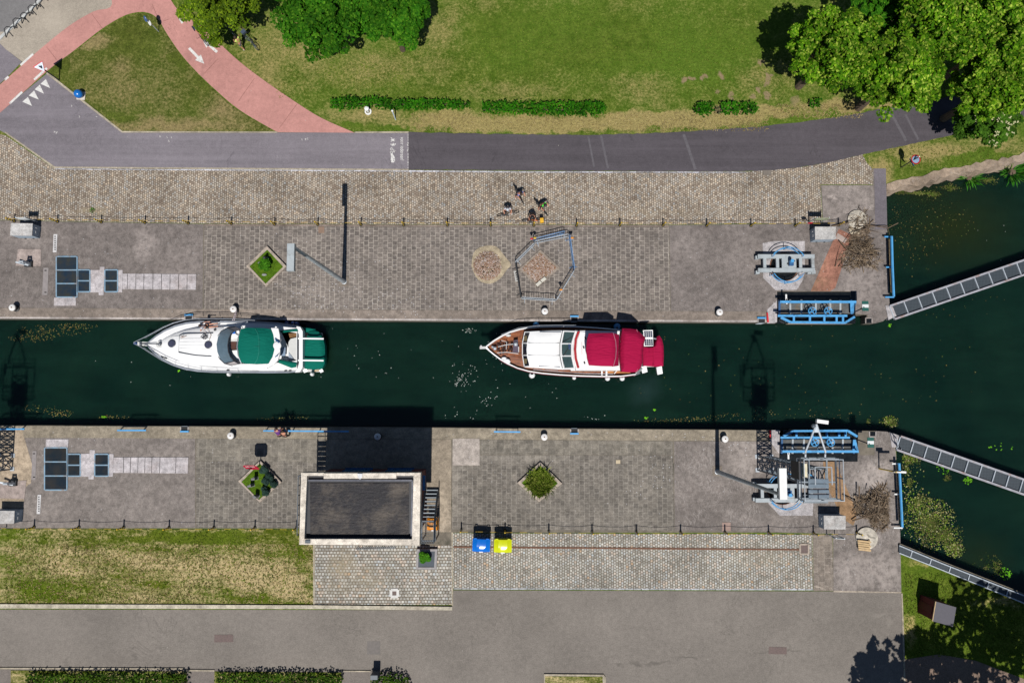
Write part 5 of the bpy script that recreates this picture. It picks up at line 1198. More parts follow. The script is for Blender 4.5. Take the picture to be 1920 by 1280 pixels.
heap((1612, 474), 33, 36, 750, .75, 'heap of dry driftwood and branches beside the red plates, north quay', 3,
     [([(1575, 452, .3), (1590, 470, .5), (1615, 482, .8)], .05), ([(1625, 428, .4), (1600, 440, .6), (1580, 462, .3)], .05), ([(1566, 500, .1), (1574, 480, .4), (1582, 462, .6)], .035), ([(1572, 500, .1), (1586, 486, .3)], .035),
      ([(1684, 418, .5), (1664, 428, .4), (1640, 424, .4), (1612, 418, .4)], .04), ([(1560, 424, .1), (1600, 416, .5), (1612, 412, .3)], .05), ([(1640, 480, .5), (1600, 478, .7)], .05)])
heap((1610, 418), 22, 22, 170, .45, 'loose twigs scattered over the northern round disc', 4, [([(1590, 405, .4), (1608, 402, .5)], .03), ([(1586, 418, .2), (1606, 406, .5)], .03), ([(1630, 424, .2), (1664, 424, .3), (1668, 440, .2)], .04), ([(1622, 430, .1), (1648, 436, .2)], .03)])
heap((1640, 952), 31, 36, 900, .8, 'dense heap of driftwood and sticks beside the rusty plates, south quay', 5,
     [([(1581, 927, .1), (1600, 940, .5), (1622, 958, .8)], .06), ([(1611, 911, .5), (1611, 930, .5), (1604, 944, .3)], .06), ([(1604, 930, .3), (1640, 950, .9)], .05), ([(1598, 976, .2), (1630, 966, .7), (1662, 956, .5)], .06), ([(1655, 992, .1), (1668, 981, .2)], .05), ([(1632, 915, .6), (1628, 925, .5)], .05), ([(1600, 960, .2), (1612, 948, .4)], .05), ([(1642, 928, .8), (1624, 966, .8)], .04)])
# ------------------------------------------------------------------ the two boats
GEL = plain('white_gelcoat', A(250, 250, 250), .35, var=.03, sc=1.5, spec=.5); GELG = plain('grey_gelcoat', A(214, 214, 212), .45, var=.05)
STAIN = plain('stainless', A(206, 212, 220), .25, metal=.5, var=.1)
GLASS = plain('boat_glass', A(96, 116, 130), .12, var=.12, spec=.6); GLASSD = plain('dark_glass', A(30, 36, 46), .12, spec=.6); GLASSG = plain('green_glass', A(66, 86, 86), .12, var=.25, sc=1.5, spec=.6)
GREEN = cloth('green_canvas', A(0, 112, 96)); MAROON = cloth('raspberry_canvas', A(176, 16, 70), 2.0)
t = NT('teak', .6, .35)
br = t.n('TexBrick', {'Vector': t.obj, 'Color1': A(120, 66, 40), 'Color2': A(164, 98, 58), 'Mortar': A(66, 36, 26), 'Scale': 1.0, 'Mortar Size': .008, 'Brick Width': 1.6, 'Row Height': .1}, offset=.4)
TEAK = t.col(t.mix(1.0, br.outputs[0], t.ramp(t.noise(3, 4, .7, t.obj), [(.25, .55), (.75, 1.4)]), 'MULTIPLY'))
TEAKL = plain('pale_teak', A(190, 124, 62), .6, var=.35, sc=5); MAHOG = plain('mahogany', A(86, 50, 38), .5, var=.2); NAVY = plain('navy', A(20, 60, 120), .5)
def W3(pts): return [P(*q) for q in pts]
def hull(t, low, up, cy, mat, bow_in=.55, narrow=.8, zb=-1.12, name='hull', cap=True):
    top = W3(low) + W3(up)[::-1][:-1]; x0 = min(p.x for p in top)
    c = P(low[-1][0], cy, .4).y
    def ring(k, z, s): return [V(x0 + (p.x - x0) * (1 - .03 * s) + bow_in * s, c + (p.y - c) * k, p.z * (1 - s) + z * s) for p in top]
    rs = [ring(narrow, zb, 1), ring((1 + narrow) / 2 + .03, -.55, .72), ring(1.0, 0, 0)]
    m = MB(); m.loft(rs, True, cap); return m.build(name, mat, t, False), top
# --- white motor yacht
t = T('motor_yacht', 'white motor yacht with green canvas canopy and covered tender at its stern', 'boat', P(420, 649, -1))
low = [(275, 645, .85), (282, 654, .8), (291, 663, .74), (307, 675, .66), (325, 684.6, .6), (346, 691.6, .56), (370, 695.6, .52), (400, 697.4, .5), (440, 698, .46), (500, 698.2, .44), (540, 697.8, .42), (561, 696.5, .42)]
up = [(275, 645, .85), (282, 638.5, .8), (292, 630, .74), (308, 619.5, .66), (328, 610.5, .6), (348, 605, .56), (372, 602.6, .52), (402, 602, .5), (442, 602, .46), (482, 603, .44), (520, 605.5, .42), (562, 611, .42)]
hl, top = hull(t, low, up, 652, GEL)
MB().path([p + V(0, 0, .02) for p in top], .045, 6, closed=True).build('rub_rail', plain('rub_rail', A(150, 156, 168), .4), hl)
ins = lambda l, d: [(q[0] + (4 if i == 0 else d * .3), q[1] + (649 - q[1]) * d * .02, q[2]) for i, q in enumerate(l)]
tl, tu = ins(low, 2.2), ins(up, 2.2)
MB().path(W3([(q[0], q[1], q[2] + .05) for q in tl[1:]]), .03, 5).path(W3([(q[0], q[1], q[2] + .05) for q in tu[1:]]), .03, 5).build('toe_rail', STAIN, t)
rings = []
o = [(293, 645), (298, 639), (308, 632), (322, 625.5), (342, 618.5), (366, 613.5), (395, 611.5), (432, 610.5), (440, 618), (442, 648), (440, 680), (432, 688.5), (395, 688), (366, 685.5), (342, 680), (322, 671), (308, 662), (298, 652)]
cc = (385, 648.5)
for k, z in ((1, .45), (.965, .82), (.9, .97), (.62, 1.08), (.3, 1.13)): rings.append([P(cc[0] + (x - cc[0]) * k, cc[1] + (y - cc[1]) * k, z) for x, y in o])
cr = MB().loft(rings[::-1] if False else rings).build('coachroof', GEL, t, True)
for a in ([(336, 629), (335, 660)], [(337, 635), (396, 634)], [(337, 641), (398, 640)], [(337, 647), (398, 647)], [(337, 653), (398, 654)], [(392, 667), (394, 626)]):
    MB().bar(P(*a[0], 1.1), P(*a[1], 1.12), .02, .05).build('seam', plain('seam_grey', A(204, 206, 208), .6), cr)
MB().path(W3([(320, 632, 1.0), (327, 630, 1.05), (336, 629.5, 1.08)]), .015, 4).build('seam', GELG, cr)
for x, y in ((322.5, 644), (391, 646)):
    h = MB().lathe([(.27, 0), (.29, .05), (.22, .08)], P(x, y, 1.06 if x < 350 else 1.1), 24, None, False).build('hatch_rim', plain('hatch_rim', A(60, 62, 74), .4), t)
    MB().lathe([(.001, 0), (.25, 0), (.24, .07), (.001, .085)], P(x, y, 1.07 if x < 350 else 1.11), 24).build('hatch', plain('hatch_glass', A(70, 72, 92), .15, spec=.6), t, True)
for l in ([(336, 629), (342, 626), (352, 625), (370, 624.6), (399, 624)], [(335, 660), (345, 662), (365, 665.5), (385, 667), (396, 667.5)]):
    b = MB(); b.path(W3([(x, y, 1.13) for x, y in l]), .04, 6)
    for x, y in l[::2]: b.bar(P(x, y, .95), P(x, y, 1.13), .04)
    b.build('grab_rail', plain('grab_dark', A(92, 98, 108), .35, metal=.3), t)
# pulpit, anchor and railing
b = MB(); b.bar(P(277, 645, .82), P(258, 643.5, .92), .3, .08); b.build('bow_roller', GELG, t)
b = MB(); b.tube(P(296, 645, 1.0), P(262, 644, .98), .035, 6); b.ball(P(299.5, 645, 1.05), .14, 8, 5); b.bar(P(264, 641, .95), P(264, 648, .95), .16, .1); b.build('anchor', plain('anchor_grey', A(120, 124, 130), .4, metal=.4), t)
MB().lathe([(.26, 0), (.26, .015), (.001, .02)], P(299, 645.5, .92), 16).build('windlass_pad', GELG, t)
MB().ball(P(254, 643.5, .95), (.16, .12, .12), 8, 5).build('bow_light', NAVY, t)
ru = [(251, 641.5), (268, 633.5), (285, 624.5), (305, 613.5), (325, 605), (347, 599.5), (368, 598), (400, 597.5), (440, 598), (478, 600.5)]
rl = [(251, 643.5), (266, 651.5), (282, 662), (302, 674.5), (322, 684), (345, 691), (370, 695.5), (400, 697.5), (440, 698.2), (480, 698.5)]
b = MB()
for l in (ru, rl): b.path(W3([(x, y, 1.38 - .003 * max(0, x - 300) * .6) for x, y in l]), .024, 6); b.path(W3([(x + 3, y, 1.05 - .003 * max(0, x - 300) * .5) for x, y in l[1:]]), .015, 5)
b.tube(P(251, 641.5, 1.38), P(251, 643.5, 1.38), .024, 5)
for l, dk in ((ru, up), (rl, low)):
    for x, y in l[1:-1]:
        g = min(dk, key=lambda q: abs(q[0] - x - 9)); b.tube(P(x, y, 1.34 - .002 * max(0, x - 300)), P(x + 8, 649 + (y - 649) * .985, .55), .018, 5)
b.build('bow_rail', STAIN, t)
# cockpit coaming, windscreen
def ringwall(t, name, out, inn, z0, z1, mat):
    o_, i_ = PX(out, z1), PX(inn, z1); n = len(o_); b = MB()
    for k in range(n):
        j = (k + 1) % n; b.prism([o_[k], o_[j], i_[j], i_[k]], z0, z1)
    return b.build(name, mat, t)
ringwall(t, 'cockpit_coaming', [(420, 613), (470, 609.5), (520, 611.5), (557, 615), (557, 692), (520, 693), (470, 692), (420, 687)], [(424, 617), (470, 616), (520, 618), (556, 624), (556, 676), (520, 680), (470, 682), (424, 682)], .4, 1.0, GEL)
MB().prism(PX([(424, 617), (556, 620), (556, 680), (424, 682)], .4), .3, .42).build('cockpit_floor', plain('cockpit_floor', A(54, 44, 40), .6, var=.3), t)
oa = [(441, 612.5), (427, 614.5), (415, 621), (407.5, 631), (404, 645), (406, 660), (411.5, 672), (421, 681), (436, 685)]
ia = [(450, 617.5), (440, 620), (433.5, 625), (429, 634), (427, 647), (428, 659), (432, 669), (439, 677), (449, 682)]
A0, A1 = PX(oa, 1.06), PX(ia, 1.75)
b = MB(); b.loft([A0, A1, [p + V(.02, 0, -.04) for p in A1], [p + V(.04, 0, -.04) for p in A0]], False, False, False); ws = b.build('windscreen', GLASS, t, True)
b = MB(); b.path(A0, .045, 6); b.path(A1, .04, 6)
for k in (1, 7): b.tube(A0[k], A1[k], .04, 5)
b.tube(A0[7], A1[8], .025, 4); b.build('frame', plain('ws_frame', A(66, 70, 78), .35, metal=.3), ws)
for k in (0, 7):
    MB().loft([[A0[k] + V(0, 0, .02), A0[k + 1] + V(0, 0, .02)], [A1[k] + V(0, 0, .02), A1[k + 1] + V(0, 0, .02)]], False, False, False).build('side_glass', plain('side_glass', A(196, 188, 188), .2), ws)
MB().loft([PX([(430, 626), (447, 619), (452, 619)], 1.25), PX([(432, 640), (443, 640), (450, 640)], 1.3)], False, False, False).build('dashboard', GELG, t)
MB().pprism([(435, 617.5), (448, 616.5), (450, 632), (433, 637)], 1.2, 1.42).build('helm_console', GEL, t)
MB().pprism([(434, 620), (442, 619.5), (442, 625.5), (433.5, 626)], 1.4, 1.45).build('chart', plain('chart_blue', A(40, 112, 206), .4), t)
b = MB(); c_ = P(446, 623, 1.55); b.path([c_ + V(.18 * math.cos(k * .63), .18 * math.sin(k * .63), .05 * math.sin(k * .63)) for k in range(10)], .025, 5, closed=True); b.build('steering_wheel', BLACK, t)
MB().pprism([(433, 639.5), (443, 639.5), (443, 654.5), (433, 655)], .6, 1.28).build('companionway', MAHOG, t)
MB().pprism([(434, 657), (446, 656), (449, 678), (440, 672), (435, 664)], .6, 1.3).build('helm_seat', GEL, t)
bo_ = [(453, 617), (463, 614.8), (480, 614.6), (496, 615), (506, 616.5), (510.5, 623), (513, 636), (513.5, 650), (511.5, 664), (507, 675), (502, 681.5), (480, 682.5), (462, 681.5), (454, 679.5), (450, 668), (448, 650), (449.5, 632)]
bm = MB().dome(bo_, 1.95, 2.12, 2.42, 5, -.45).build('bimini', GREEN, t, True)
b = MB(); b.path(W3([(478, 615.2, 2.2), (483, 624, 2.32), (485.5, 638, 2.42), (485.5, 660, 2.42), (482.5, 673, 2.32), (477, 682, 2.2)]), .02, 4); b.path(W3([(450, 650, 2.36), (485, 649.5, 2.47)]), .012, 4); b.build('seam', plain('seam_green', A(40, 140, 124), .8), bm)
b = MB()
for y in (616, 680): b.tube(P(456, y, 2.1), P(462, y + (1 if y < 650 else -1), 1.0), .025, 5); b.tube(P(500, y, 1.95), P(492, y, 1.0), .025, 5)
b.path(W3([(452, 616, 2.15), (446, 634, 2.25), (444.5, 650, 2.28), (446.5, 667, 2.25), (452.5, 681, 2.15)]), .035, 6); b.build('bimini_frame', STAIN, bm)
ra = [(508, 614.8), (521.5, 615.5), (524.3, 628), (525.3, 645), (524.6, 662), (521.5, 674), (514.5, 682.5), (504, 688.5), (492, 690.5), (470, 689.5), (470, 686.5), (490, 686.5), (499, 683.5), (505.5, 678), (511, 669), (514.5, 656), (514.8, 642), (512.5, 627)]
ar = MB().pprism(ra, 1.78, 1.96).build('radar_arch', GEL, t)
b = MB(); b.bar(P(516, 616.5, 1.0), P(516, 617, 1.9), .4, .12); b.bar(P(500, 687, 1.0), P(500, 687, 1.9), .4, .12); b.build('arch_leg', GEL, ar)
MB().lathe([(.26, 0), (.3, .1), (.28, .2), (.001, .27)], P(521, 648, 1.96), 20).build('radome', GEL, t, True)
b = MB(); b.bar(P(517, 636, 2.0), P(523, 642, 2.2), .09); b.bar(P(516, 634, 2.05), P(519, 640, 2.05), .07); b.tube(P(516, 669, 1.98), P(521, 666, 2.3), .03, 5); b.build('antenna', DBLUE, t)
b = MB(); b.ball(P(515, 645, 2.05), .1, 8, 5); b.ball(P(515, 649, 2.05), .1, 8, 5); b.build('horn', STAIN, t)
MB().pprism([(527, 651), (534, 650), (535.5, 653), (534.5, 667), (526.5, 667)], .7, .82).build('table', plain('table_blue', A(132, 152, 176), .4), t)
MB().pprism([(541, 641), (545, 635), (556, 632.5), (557, 676), (552, 673), (540.5, 658)], .42, .88).build('aft_bench', GELG, t)
MB().pprism([(541, 625), (556, 624), (556, 631), (543, 633)], .42, .8).build('locker', plain('locker_wood', A(124, 86, 44), .5, var=.3), t)
MB().pprism([(541, 659), (552, 675), (552, 680), (541, 679)], .42, .6).build('step', plain('step_grey', A(150, 162, 178), .5), t)
for px in ([(522, 620), (557, 616.5), (559, 621), (540, 622), (527, 624)], [(522, 680), (523, 674), (540, 677), (556.5, 680.5), (555, 688), (546, 689.5)]): MB().dome(px, .95, 1.1, 1.16, 3).build('side_cover', GREEN, t, True)
MB().pprism([(556, 611.5), (563, 613), (567.5, 621), (567.5, 688), (562.5, 697), (553, 698), (558, 690), (560.5, 681), (560.5, 627), (556, 617)], .4, 1.04).build('transom', GEL, t)
MB().pprism([(560, 614), (578, 616), (604, 624), (608, 650), (606, 690), (600, 697), (560, 697)], -.6, -.42).build('swim_platform', GELG, t)
MB().dome([(565, 613), (580, 614.5), (591, 617), (593, 622), (570, 624)], -.2, .1, .18, 3).build('tender_cover_flap', GREEN, t, True); MB().dome([(559, 697.5), (564, 688), (568, 697)], -.2, .2, .25, 2).build('tender_cover_flap', GREEN, t)
MB().dome([(575, 632), (579, 622), (588, 620.5), (597, 621.5), (602, 629), (606, 636.5), (609, 648), (609.5, 665), (608.5, 682), (604, 691), (585, 692.5), (569, 691), (566.5, 682), (567, 655), (570, 637)], -.3, .3, .52, 5, 0, .55).build('tender_cover', GREEN, t, True)
b = MB()
for ya, yb in ((634, 634.8), (675, 675.6)): b.tube(P(559, ya, 1.0), P(607, yb, .95), .07, 8); b.tube(P(606, yb, .95), P(606, yb, .3), .03, 5)
b.build('davit', GEL, t)
b = MB(); b.bar(P(571, 691, .1), P(574, 697, .0), .3, .12); b.bar(P(601, 692, .1), P(604, 697, .0), .25, .12); b.build('tender_bow', GEL, t)
b = MB(); b.bar(P(590, 695, .1), P(599, 694, .1), .1, .05); b.build('oar', WOOD, t)
def fender(parent, x, y, m, r_=.16, L=.3):
    b = MB(); b.ball(P(x, y, -.1), (r_, r_, L), 12, 8); f = b.build('fender', m, parent, True); MB().tube(P(x, y, .15), P(x - .5, y + (650 - y) * .05, .5), .012, 4).build('rope', GELG, f)
for x, y in ((429.5, 701.5), (585.5, 701)): fender(t, x, y, GEL)
for x, y in ((538.5, 605.5), (550, 606), (557, 607)): fender(t, x, y, NAVY, .17)
b = MB()
for x, y in ((288, 654), (302, 668), (308, 670), (425, 693.5), (533, 695), (541, 695)): b.bar(P(x, y, .72 if x < 320 else .55), P(x + 5, y + 2 if x < 320 else y, .72 if x < 320 else .55), .08, .06)
b.build('cleat', DARK, t)
b = MB(); b.bar(P(522, 689, .6), P(528, 688, .7), .12); b.build('hose', plain('hose_red', A(190, 90, 70), .6), t)
b = MB(); r2 = random.Random(5)
for k in range(7):
    c_ = P(383 + r2.uniform(-3, 3), 631 + r2.uniform(-3, 3), 1.18); b.path([c_ + V(.16 * math.cos(i * .9 + k), .1 * math.sin(i * .9 + k), .02 * i) for i in range(6)], .018, 4)
b.build('rope_coil', plain('rope_dark', A(60, 58, 64), .8), t)
b = MB(); b.path(W3([(386, 624, 1.2), (380, 620, 1.16), (388, 616, 1.12), (396, 628, 1.14), (392, 638, 1.17)]), .018, 4); b.path(W3([(338, 632, 1.14), (344, 629, 1.14), (340, 633, 1.14), (349, 630, 1.14)]), .025, 4); b.build('rope', plain('rope_tan', A(196, 176, 166), .8), t)
b = MB(); b.lathe([(.1, 0), (.1, .04), (.001, .06)], P(403.5, 618, 1.0), 12); b.build('deck_vent', DARK, t)
b = MB(); b.path(W3([(436, 601, .55), (439, 592, .6), (442.5, 582, .42)]), .022, 5); b.path(W3([(439, 601, .55), (442, 590, .6), (443.5, 582, .42)]), .022, 5)
tag(b.build('mooring_line', plain('line_pale', A(206, 190, 196), .8)), 'pale doubled mooring line from the white yacht to a bollard', 'rope')
# --- red canopied trawler yacht
t = T('cabin_cruiser', 'white cabin cruiser with raspberry canopies, teak decks and a solar panel', 'boat', P(1070, 655, -1))
low = [(908, 651, 1.05), (916, 657.5, 1.0), (925, 665, .95), (937, 674, .88), (951, 682.2, .82), (970, 690.6, .74), (991, 696.6, .66), (1016, 700.4, .6), (1050, 703.4, .55), (1088, 705.4, .52), (1130, 706.4, .5), (1165, 706, .5), (1192, 702.5, .5)]
up = [(908, 651, 1.05), (915, 645.4, 1.0), (925.5, 637.6, .95), (940, 628.8, .88), (955, 622, .82), (972, 616.6, .74), (991, 613.3, .66), (1012, 611.6, .6), (1042, 611, .55), (1078, 611.2, .52), (1112, 613, .5), (1148, 616, .5), (1190, 620.5, .5)]
hl, top = hull(t, low, up, 659, GEL, .7, .78, cap=False)
TRIM = plain('plum_trim', A(120, 50, 66), .5)
def inset(l, d): return [(q[0] + (5 if i == 0 else (1.4 if i < 5 else 0)), q[1] + (d if q[1] < 651 else -d if q[1] > 651 else 0), q[2]) for i, q in enumerate(l)]
il, iu = inset(low, 1.9), inset(up, 1.9)
b = MB()
for a_, b_ in ((low, il), (up, iu)):
    for k in range(len(a_) - 1):
        pr = [P(*a_[k]), P(*a_[k + 1]), P(*b_[k + 1]), P(*b_[k])]
        b.loft([[V(p.x, p.y, p.z - .1) for p in pr], [V(p.x, p.y, p.z + .02) for p in pr]])
b.build('cap_rail', GEL, hl)
MB().path([p + V(0, 0, -.16) for p in W3(low)[3:]], .05, 6).build('rub_rail', TRIM, hl)
dk = W3([(q[0], q[1], q[2] - .32) for q in il]) + W3([(q[0], q[1], q[2] - .32) for q in iu])[::-1][:-1]
MB().poly(dk).build('deck', TEAK, t)
# saloon
rf = [(994, 621.5), (1012, 620.3), (1036, 619.6), (1057.5, 619.5), (1052, 632), (1049.5, 643.5), (1049.5, 666.5), (1052.5, 680), (1056, 691.5), (1036, 690.5), (1012, 688.5), (993, 685.8), (988.5, 670), (987.2, 655), (989, 637)]
MB().pprism([(986, 621), (1060, 619), (1080, 619.5), (1080, 692), (1056, 692.5), (984, 688), (982, 655)], .3, 1.0).build('cabin_side', GEL, t)
MB().dome(rf, 1.0, 1.5, 1.62, 4, 0, .6).build('saloon_roof', GEL, t, True)
for a in (((990, 643), (1049, 643.4)), ((990, 666), (1049, 667))): MB().bar(P(*a[0], 1.62), P(*a[1], 1.63), .02, .05).build('seam', GELG, t)
fb, ft = [(984, 622.5), (979.5, 643), (979.5, 666), (983, 687)], [(993.5, 622.5), (988, 643.5), (987.5, 666), (992.5, 686)]
for k in range(3):
    g = MB().loft([PX(fb[k:k + 2], 1.0), PX(ft[k:k + 2], 1.5)], False, False, False).build('front_window', GLASSD, t)
    u = [.35, .2, .3][k]; y0 = fb[k][1] + (fb[k + 1][1] - fb[k][1]) * u; y1 = fb[k][1] + (fb[k + 1][1] - fb[k][1]) * min(.95, u + .45)
    MB().loft([[P(982.5, y0, 1.14), P(982.5, y1, 1.14)], [P(988, y0, 1.45), P(988, y1, 1.45)]], False, False, False).build('curtain', plain('curtain', A(130, 118, 84), .7), g)
b = MB()
for p_, q_ in zip(fb, ft): b.bar(P(*p_, 1.02), P(*q_, 1.52), .07, .06)
b.path(PX(fb, 1.02), .035, 5); b.build('window_frame', GEL, t)
for y, xa, xb in ((622.3, 1012, 1052), (686.5, 1010, 1050), (692, 1022, 1046)): MB().bar(P(xa, y, 1.6 if y < 690 else 1.2), P(xb, y + (0 if y < 650 else 1.4), 1.6 if y < 690 else 1.2), .04, .05).build('grab_rail', plain('rail_grey', A(150, 154, 162), .4, metal=.2), t)
# fly bridge screen
L_ = [(1056.5, 620.5), (1051.8, 644), (1051.8, 667), (1056.5, 690.5)]; R_ = [(1082, 621.5), (1075, 644), (1075, 667), (1080, 689.5)]
LZ, RZ = PX(L_, 1.55), PX(R_, 2.1)
for k in range(3): MB().loft([[LZ[k].lerp(RZ[k], .1), LZ[k + 1].lerp(RZ[k + 1], .1)], [LZ[k].lerp(RZ[k], .86), LZ[k + 1].lerp(RZ[k + 1], .86)]], False, False, False).build('bridge_window', GLASSG, t)
b = MB(); b.path(LZ, .07, 6); b.path([l.lerp(r_, .9) for l, r_ in zip(LZ, RZ)], .08, 6)
for l, r_ in zip(LZ, RZ): b.tube(l, r_, .05, 5)
b.build('bridge_frame', GEL, t); MB().path([p + V(-.07, 0, .0) for p in LZ], .03, 5).build('gasket', BLACK, t)
b = MB(); b.bar(LZ[2].lerp(RZ[2], .2) + V(0, 0, .05), LZ[1].lerp(RZ[1], .7) + V(0, -.2, .05), .04); b.bar(LZ[1].lerp(RZ[1], .15) + V(0, .1, .05), LZ[0].lerp(RZ[0], .8) + V(0, -.3, .05), .04); b.build('wiper', BLACK, t)
MB().pprism([(1066, 645), (1071, 645), (1071, 654), (1066, 654)], 1.7, 1.96).build('bridge_seat', NAVY, t)
MB().pprism([(1078, 619.5), (1162, 620.5), (1164, 694), (1080, 693.5), (1075, 667), (1075, 644)], .3, 2.06).build('deckhouse', GEL, t)
MB().pprism([(1083, 621), (1087.5, 621), (1082, 636), (1080.5, 655), (1082, 673), (1086.5, 689.5), (1082.5, 690), (1077.5, 672), (1076, 655), (1077.5, 637)], 2.0, 2.2).build('red_stripe', plain('stripe_red', A(168, 14, 30), .4), t)
fbp = MB().pprism([(1088, 621.5), (1104, 623), (1100, 640), (1099, 655), (1100, 670), (1104, 688.5), (1087.5, 689.5), (1083, 673), (1081.5, 655), (1083, 637)], 2.0, 2.16).build('bridge_front', GEL, t)
for (x, y) in ((1094, 649), (1095.5, 678), (1097, 632)): MB().bar(P(x, y, 2.2), P(x + 1, y + 4, 2.22), .1, .06).build('bridge_fitting', DARK, t)
b = MB()
for k in range(11): b.bar(P(1091 + rnd.uniform(-.5, .5), 641 + k * 2.1, 2.165), P(1091 + rnd.uniform(-.7, .7), 642.4 + k * 2.1, 2.165), .035, .01)
b.build('name_lettering', plain('letter_pink', A(206, 170, 170), .6), fbp)
# canopies
MB().dome([(1104, 625), (1128, 624.3), (1149, 624), (1153, 634), (1155, 655), (1153, 676), (1149.5, 686.5), (1128, 686), (1104.5, 684.5), (1101, 672), (1099, 655), (1100.5, 638)], 3.3, 3.5, 3.72, 5, 0, .55).build('fore_canopy', MAROON, t, True)
MB().dome([(1150, 625.5), (1162, 626.5), (1160.5, 655), (1161, 685), (1150, 686.5), (1154.5, 670), (1156, 655), (1154.5, 640)], 2.6, 3.3, 3.34, 2, -.5, .7).build('canopy_strip', MAROON, t, True)
MB().dome([(1167, 615.5), (1180, 616), (1194, 617.5), (1202, 624.5), (1211, 632.5), (1208, 645), (1206.5, 660), (1205.5, 680), (1201, 690), (1194.5, 697), (1180, 697.5), (1165, 696.5), (1162.3, 676), (1161.3, 655), (1163.5, 634)], 2.1, 2.6, 2.95, 5, -.35, .6).build('aft_canopy', MAROON, t, True)
for l in ([(1150, 624, 3.5), (1154.5, 640, 3.62), (1155.5, 655, 3.66), (1154.5, 670, 3.62), (1150, 687, 3.5)], [(1194, 617.5, 2.6), (1199, 640, 2.8), (1200, 656, 2.84), (1198.5, 676, 2.8), (1194, 697, 2.6)]): MB().path(W3(l), .022, 4).build('canopy_piping', plain('piping', A(196, 130, 150), .7), t)
for x, y, z in ((1108, 628, 3.4), (1108, 682, 3.4), (1148, 628, 3.4), (1148, 682, 3.4), (1168, 619, 2.5), (1168, 693, 2.5), (1194, 622, 2.4), (1192, 692, 2.4)):
    g_ = P(x, y, z); MB().tube(g_, V(g_.x, g_.y * 1.0, .3), .03, 5).build('canopy_pole', STAIN, t)
MB().pprism([(1162, 622), (1196, 624), (1198, 690), (1162, 692)], .1, .3).build('aft_deck', TEAKL, t)
MB().pprism([(1136, 692.5), (1182, 694.5), (1182, 699.5), (1136, 699)], .2, .3).build('side_deck', TEAKL, t)
b = MB(); b.bar(P(1128.5, 693, .6), P(1128.5, 703, .6), .1); b.bar(P(1137, 693, .6), P(1137, 704, .6), .12); b.bar(P(1152, 700, .5), P(1162, 688, 1.4), .06); b.bar(P(1070, 693.5, .9), P(1160, 693.5, .9), .12, .06); b.build('side_gate', GEL, t)
b = MB(); b.path(W3([(1000, 692.5, 1.2), (1050, 697, 1.15), (1100, 700, 1.1), (1150, 701, 1.1)]), .022, 5)
for x in (1000, 1022, 1046, 1070, 1094): b.bar(P(x, 692.5 + (x - 1000) * .08, .4), P(x, 692.5 + (x - 1000) * .08, 1.18), .03)
b.path(W3([(940, 627, 1.6), (972, 614.5, 1.5), (1010, 610, 1.35), (1042, 609.4, 1.25), (1080, 609.6, 1.2)]), .022, 5)
for x, y in ((958, 621), (985, 613.5), (1012, 612), (1036, 611.5), (1060, 611.5)): b.bar(P(x, y, .5), P(x - 1, y - 1, 1.35), .03)
b.build('guard_rail', STAIN, t)
# bow gear
b = MB(); b.bar(P(911, 651.5, 1.05), P(899.5, 652, 1.15), .18, .1); b.ball(P(902, 648.5, 1.25), .08, 8, 5); b.build('bowsprit', GELG, t)
b = MB(); b.bar(P(922, 650, .9), P(930, 653, 1.0), .12, .1); b.ball(P(928, 653, 1.05), .14, 8, 5); b.build('anchor', GALV, t)
wd_ = MB().pprism([(963, 638), (971, 636.5), (972, 661), (961, 660)], .5, .95).build('windlass_box', plain('box_plum', A(84, 72, 90), .5, var=.2), t); MB().ball(P(967, 645, 1.0), .16, 10, 6).build('drum', GALV, wd_)
b = MB(); b.path(W3([(934, 650, .9), (950, 646, 1.0), (962, 645, 1.0)]), .03, 5); b.path(W3([(932, 661, .9), (950, 660, 1.0), (972, 663, 1.0)]), .03, 5); b.path(W3([(940, 638, .9), (950, 641, 1.0), (949, 655, 1.0)]), .025, 5); b.bar(P(972, 650, .8), P(972, 660, .8), .1); b.build('deck_tubes', GELG, t)
r2 = random.Random(8); b = MB()
for k in range(14):
    x, y = r2.uniform(932, 960), r2.uniform(641, 664); b.ball(P(x, y, .75), r2.uniform(.06, .13), 6, 4)
b.path([P(932 + k * 2, 643 + (k * 7) % 20, .72) for k in range(15)], .035, 5); b.build('rusty_chain', plain('chain_rusty', A(70, 46, 40), .7, var=.4), t)
b = MB(); b.ball(P(950, 675.5, .8), (.26, .14, .14), 10, 6); b.ball(P(945, 671.5, .8), (.2, .12, .12), 10, 6); b.ball(P(954, 678, .8), (.14, .12, .12), 8, 5); b.build('folded_fenders', GEL, t)
b = MB(); b.ball(P(953, 628.5, .8), (.22, .12, .12), 8, 5); b.build('folded_fenders', GELG, t)
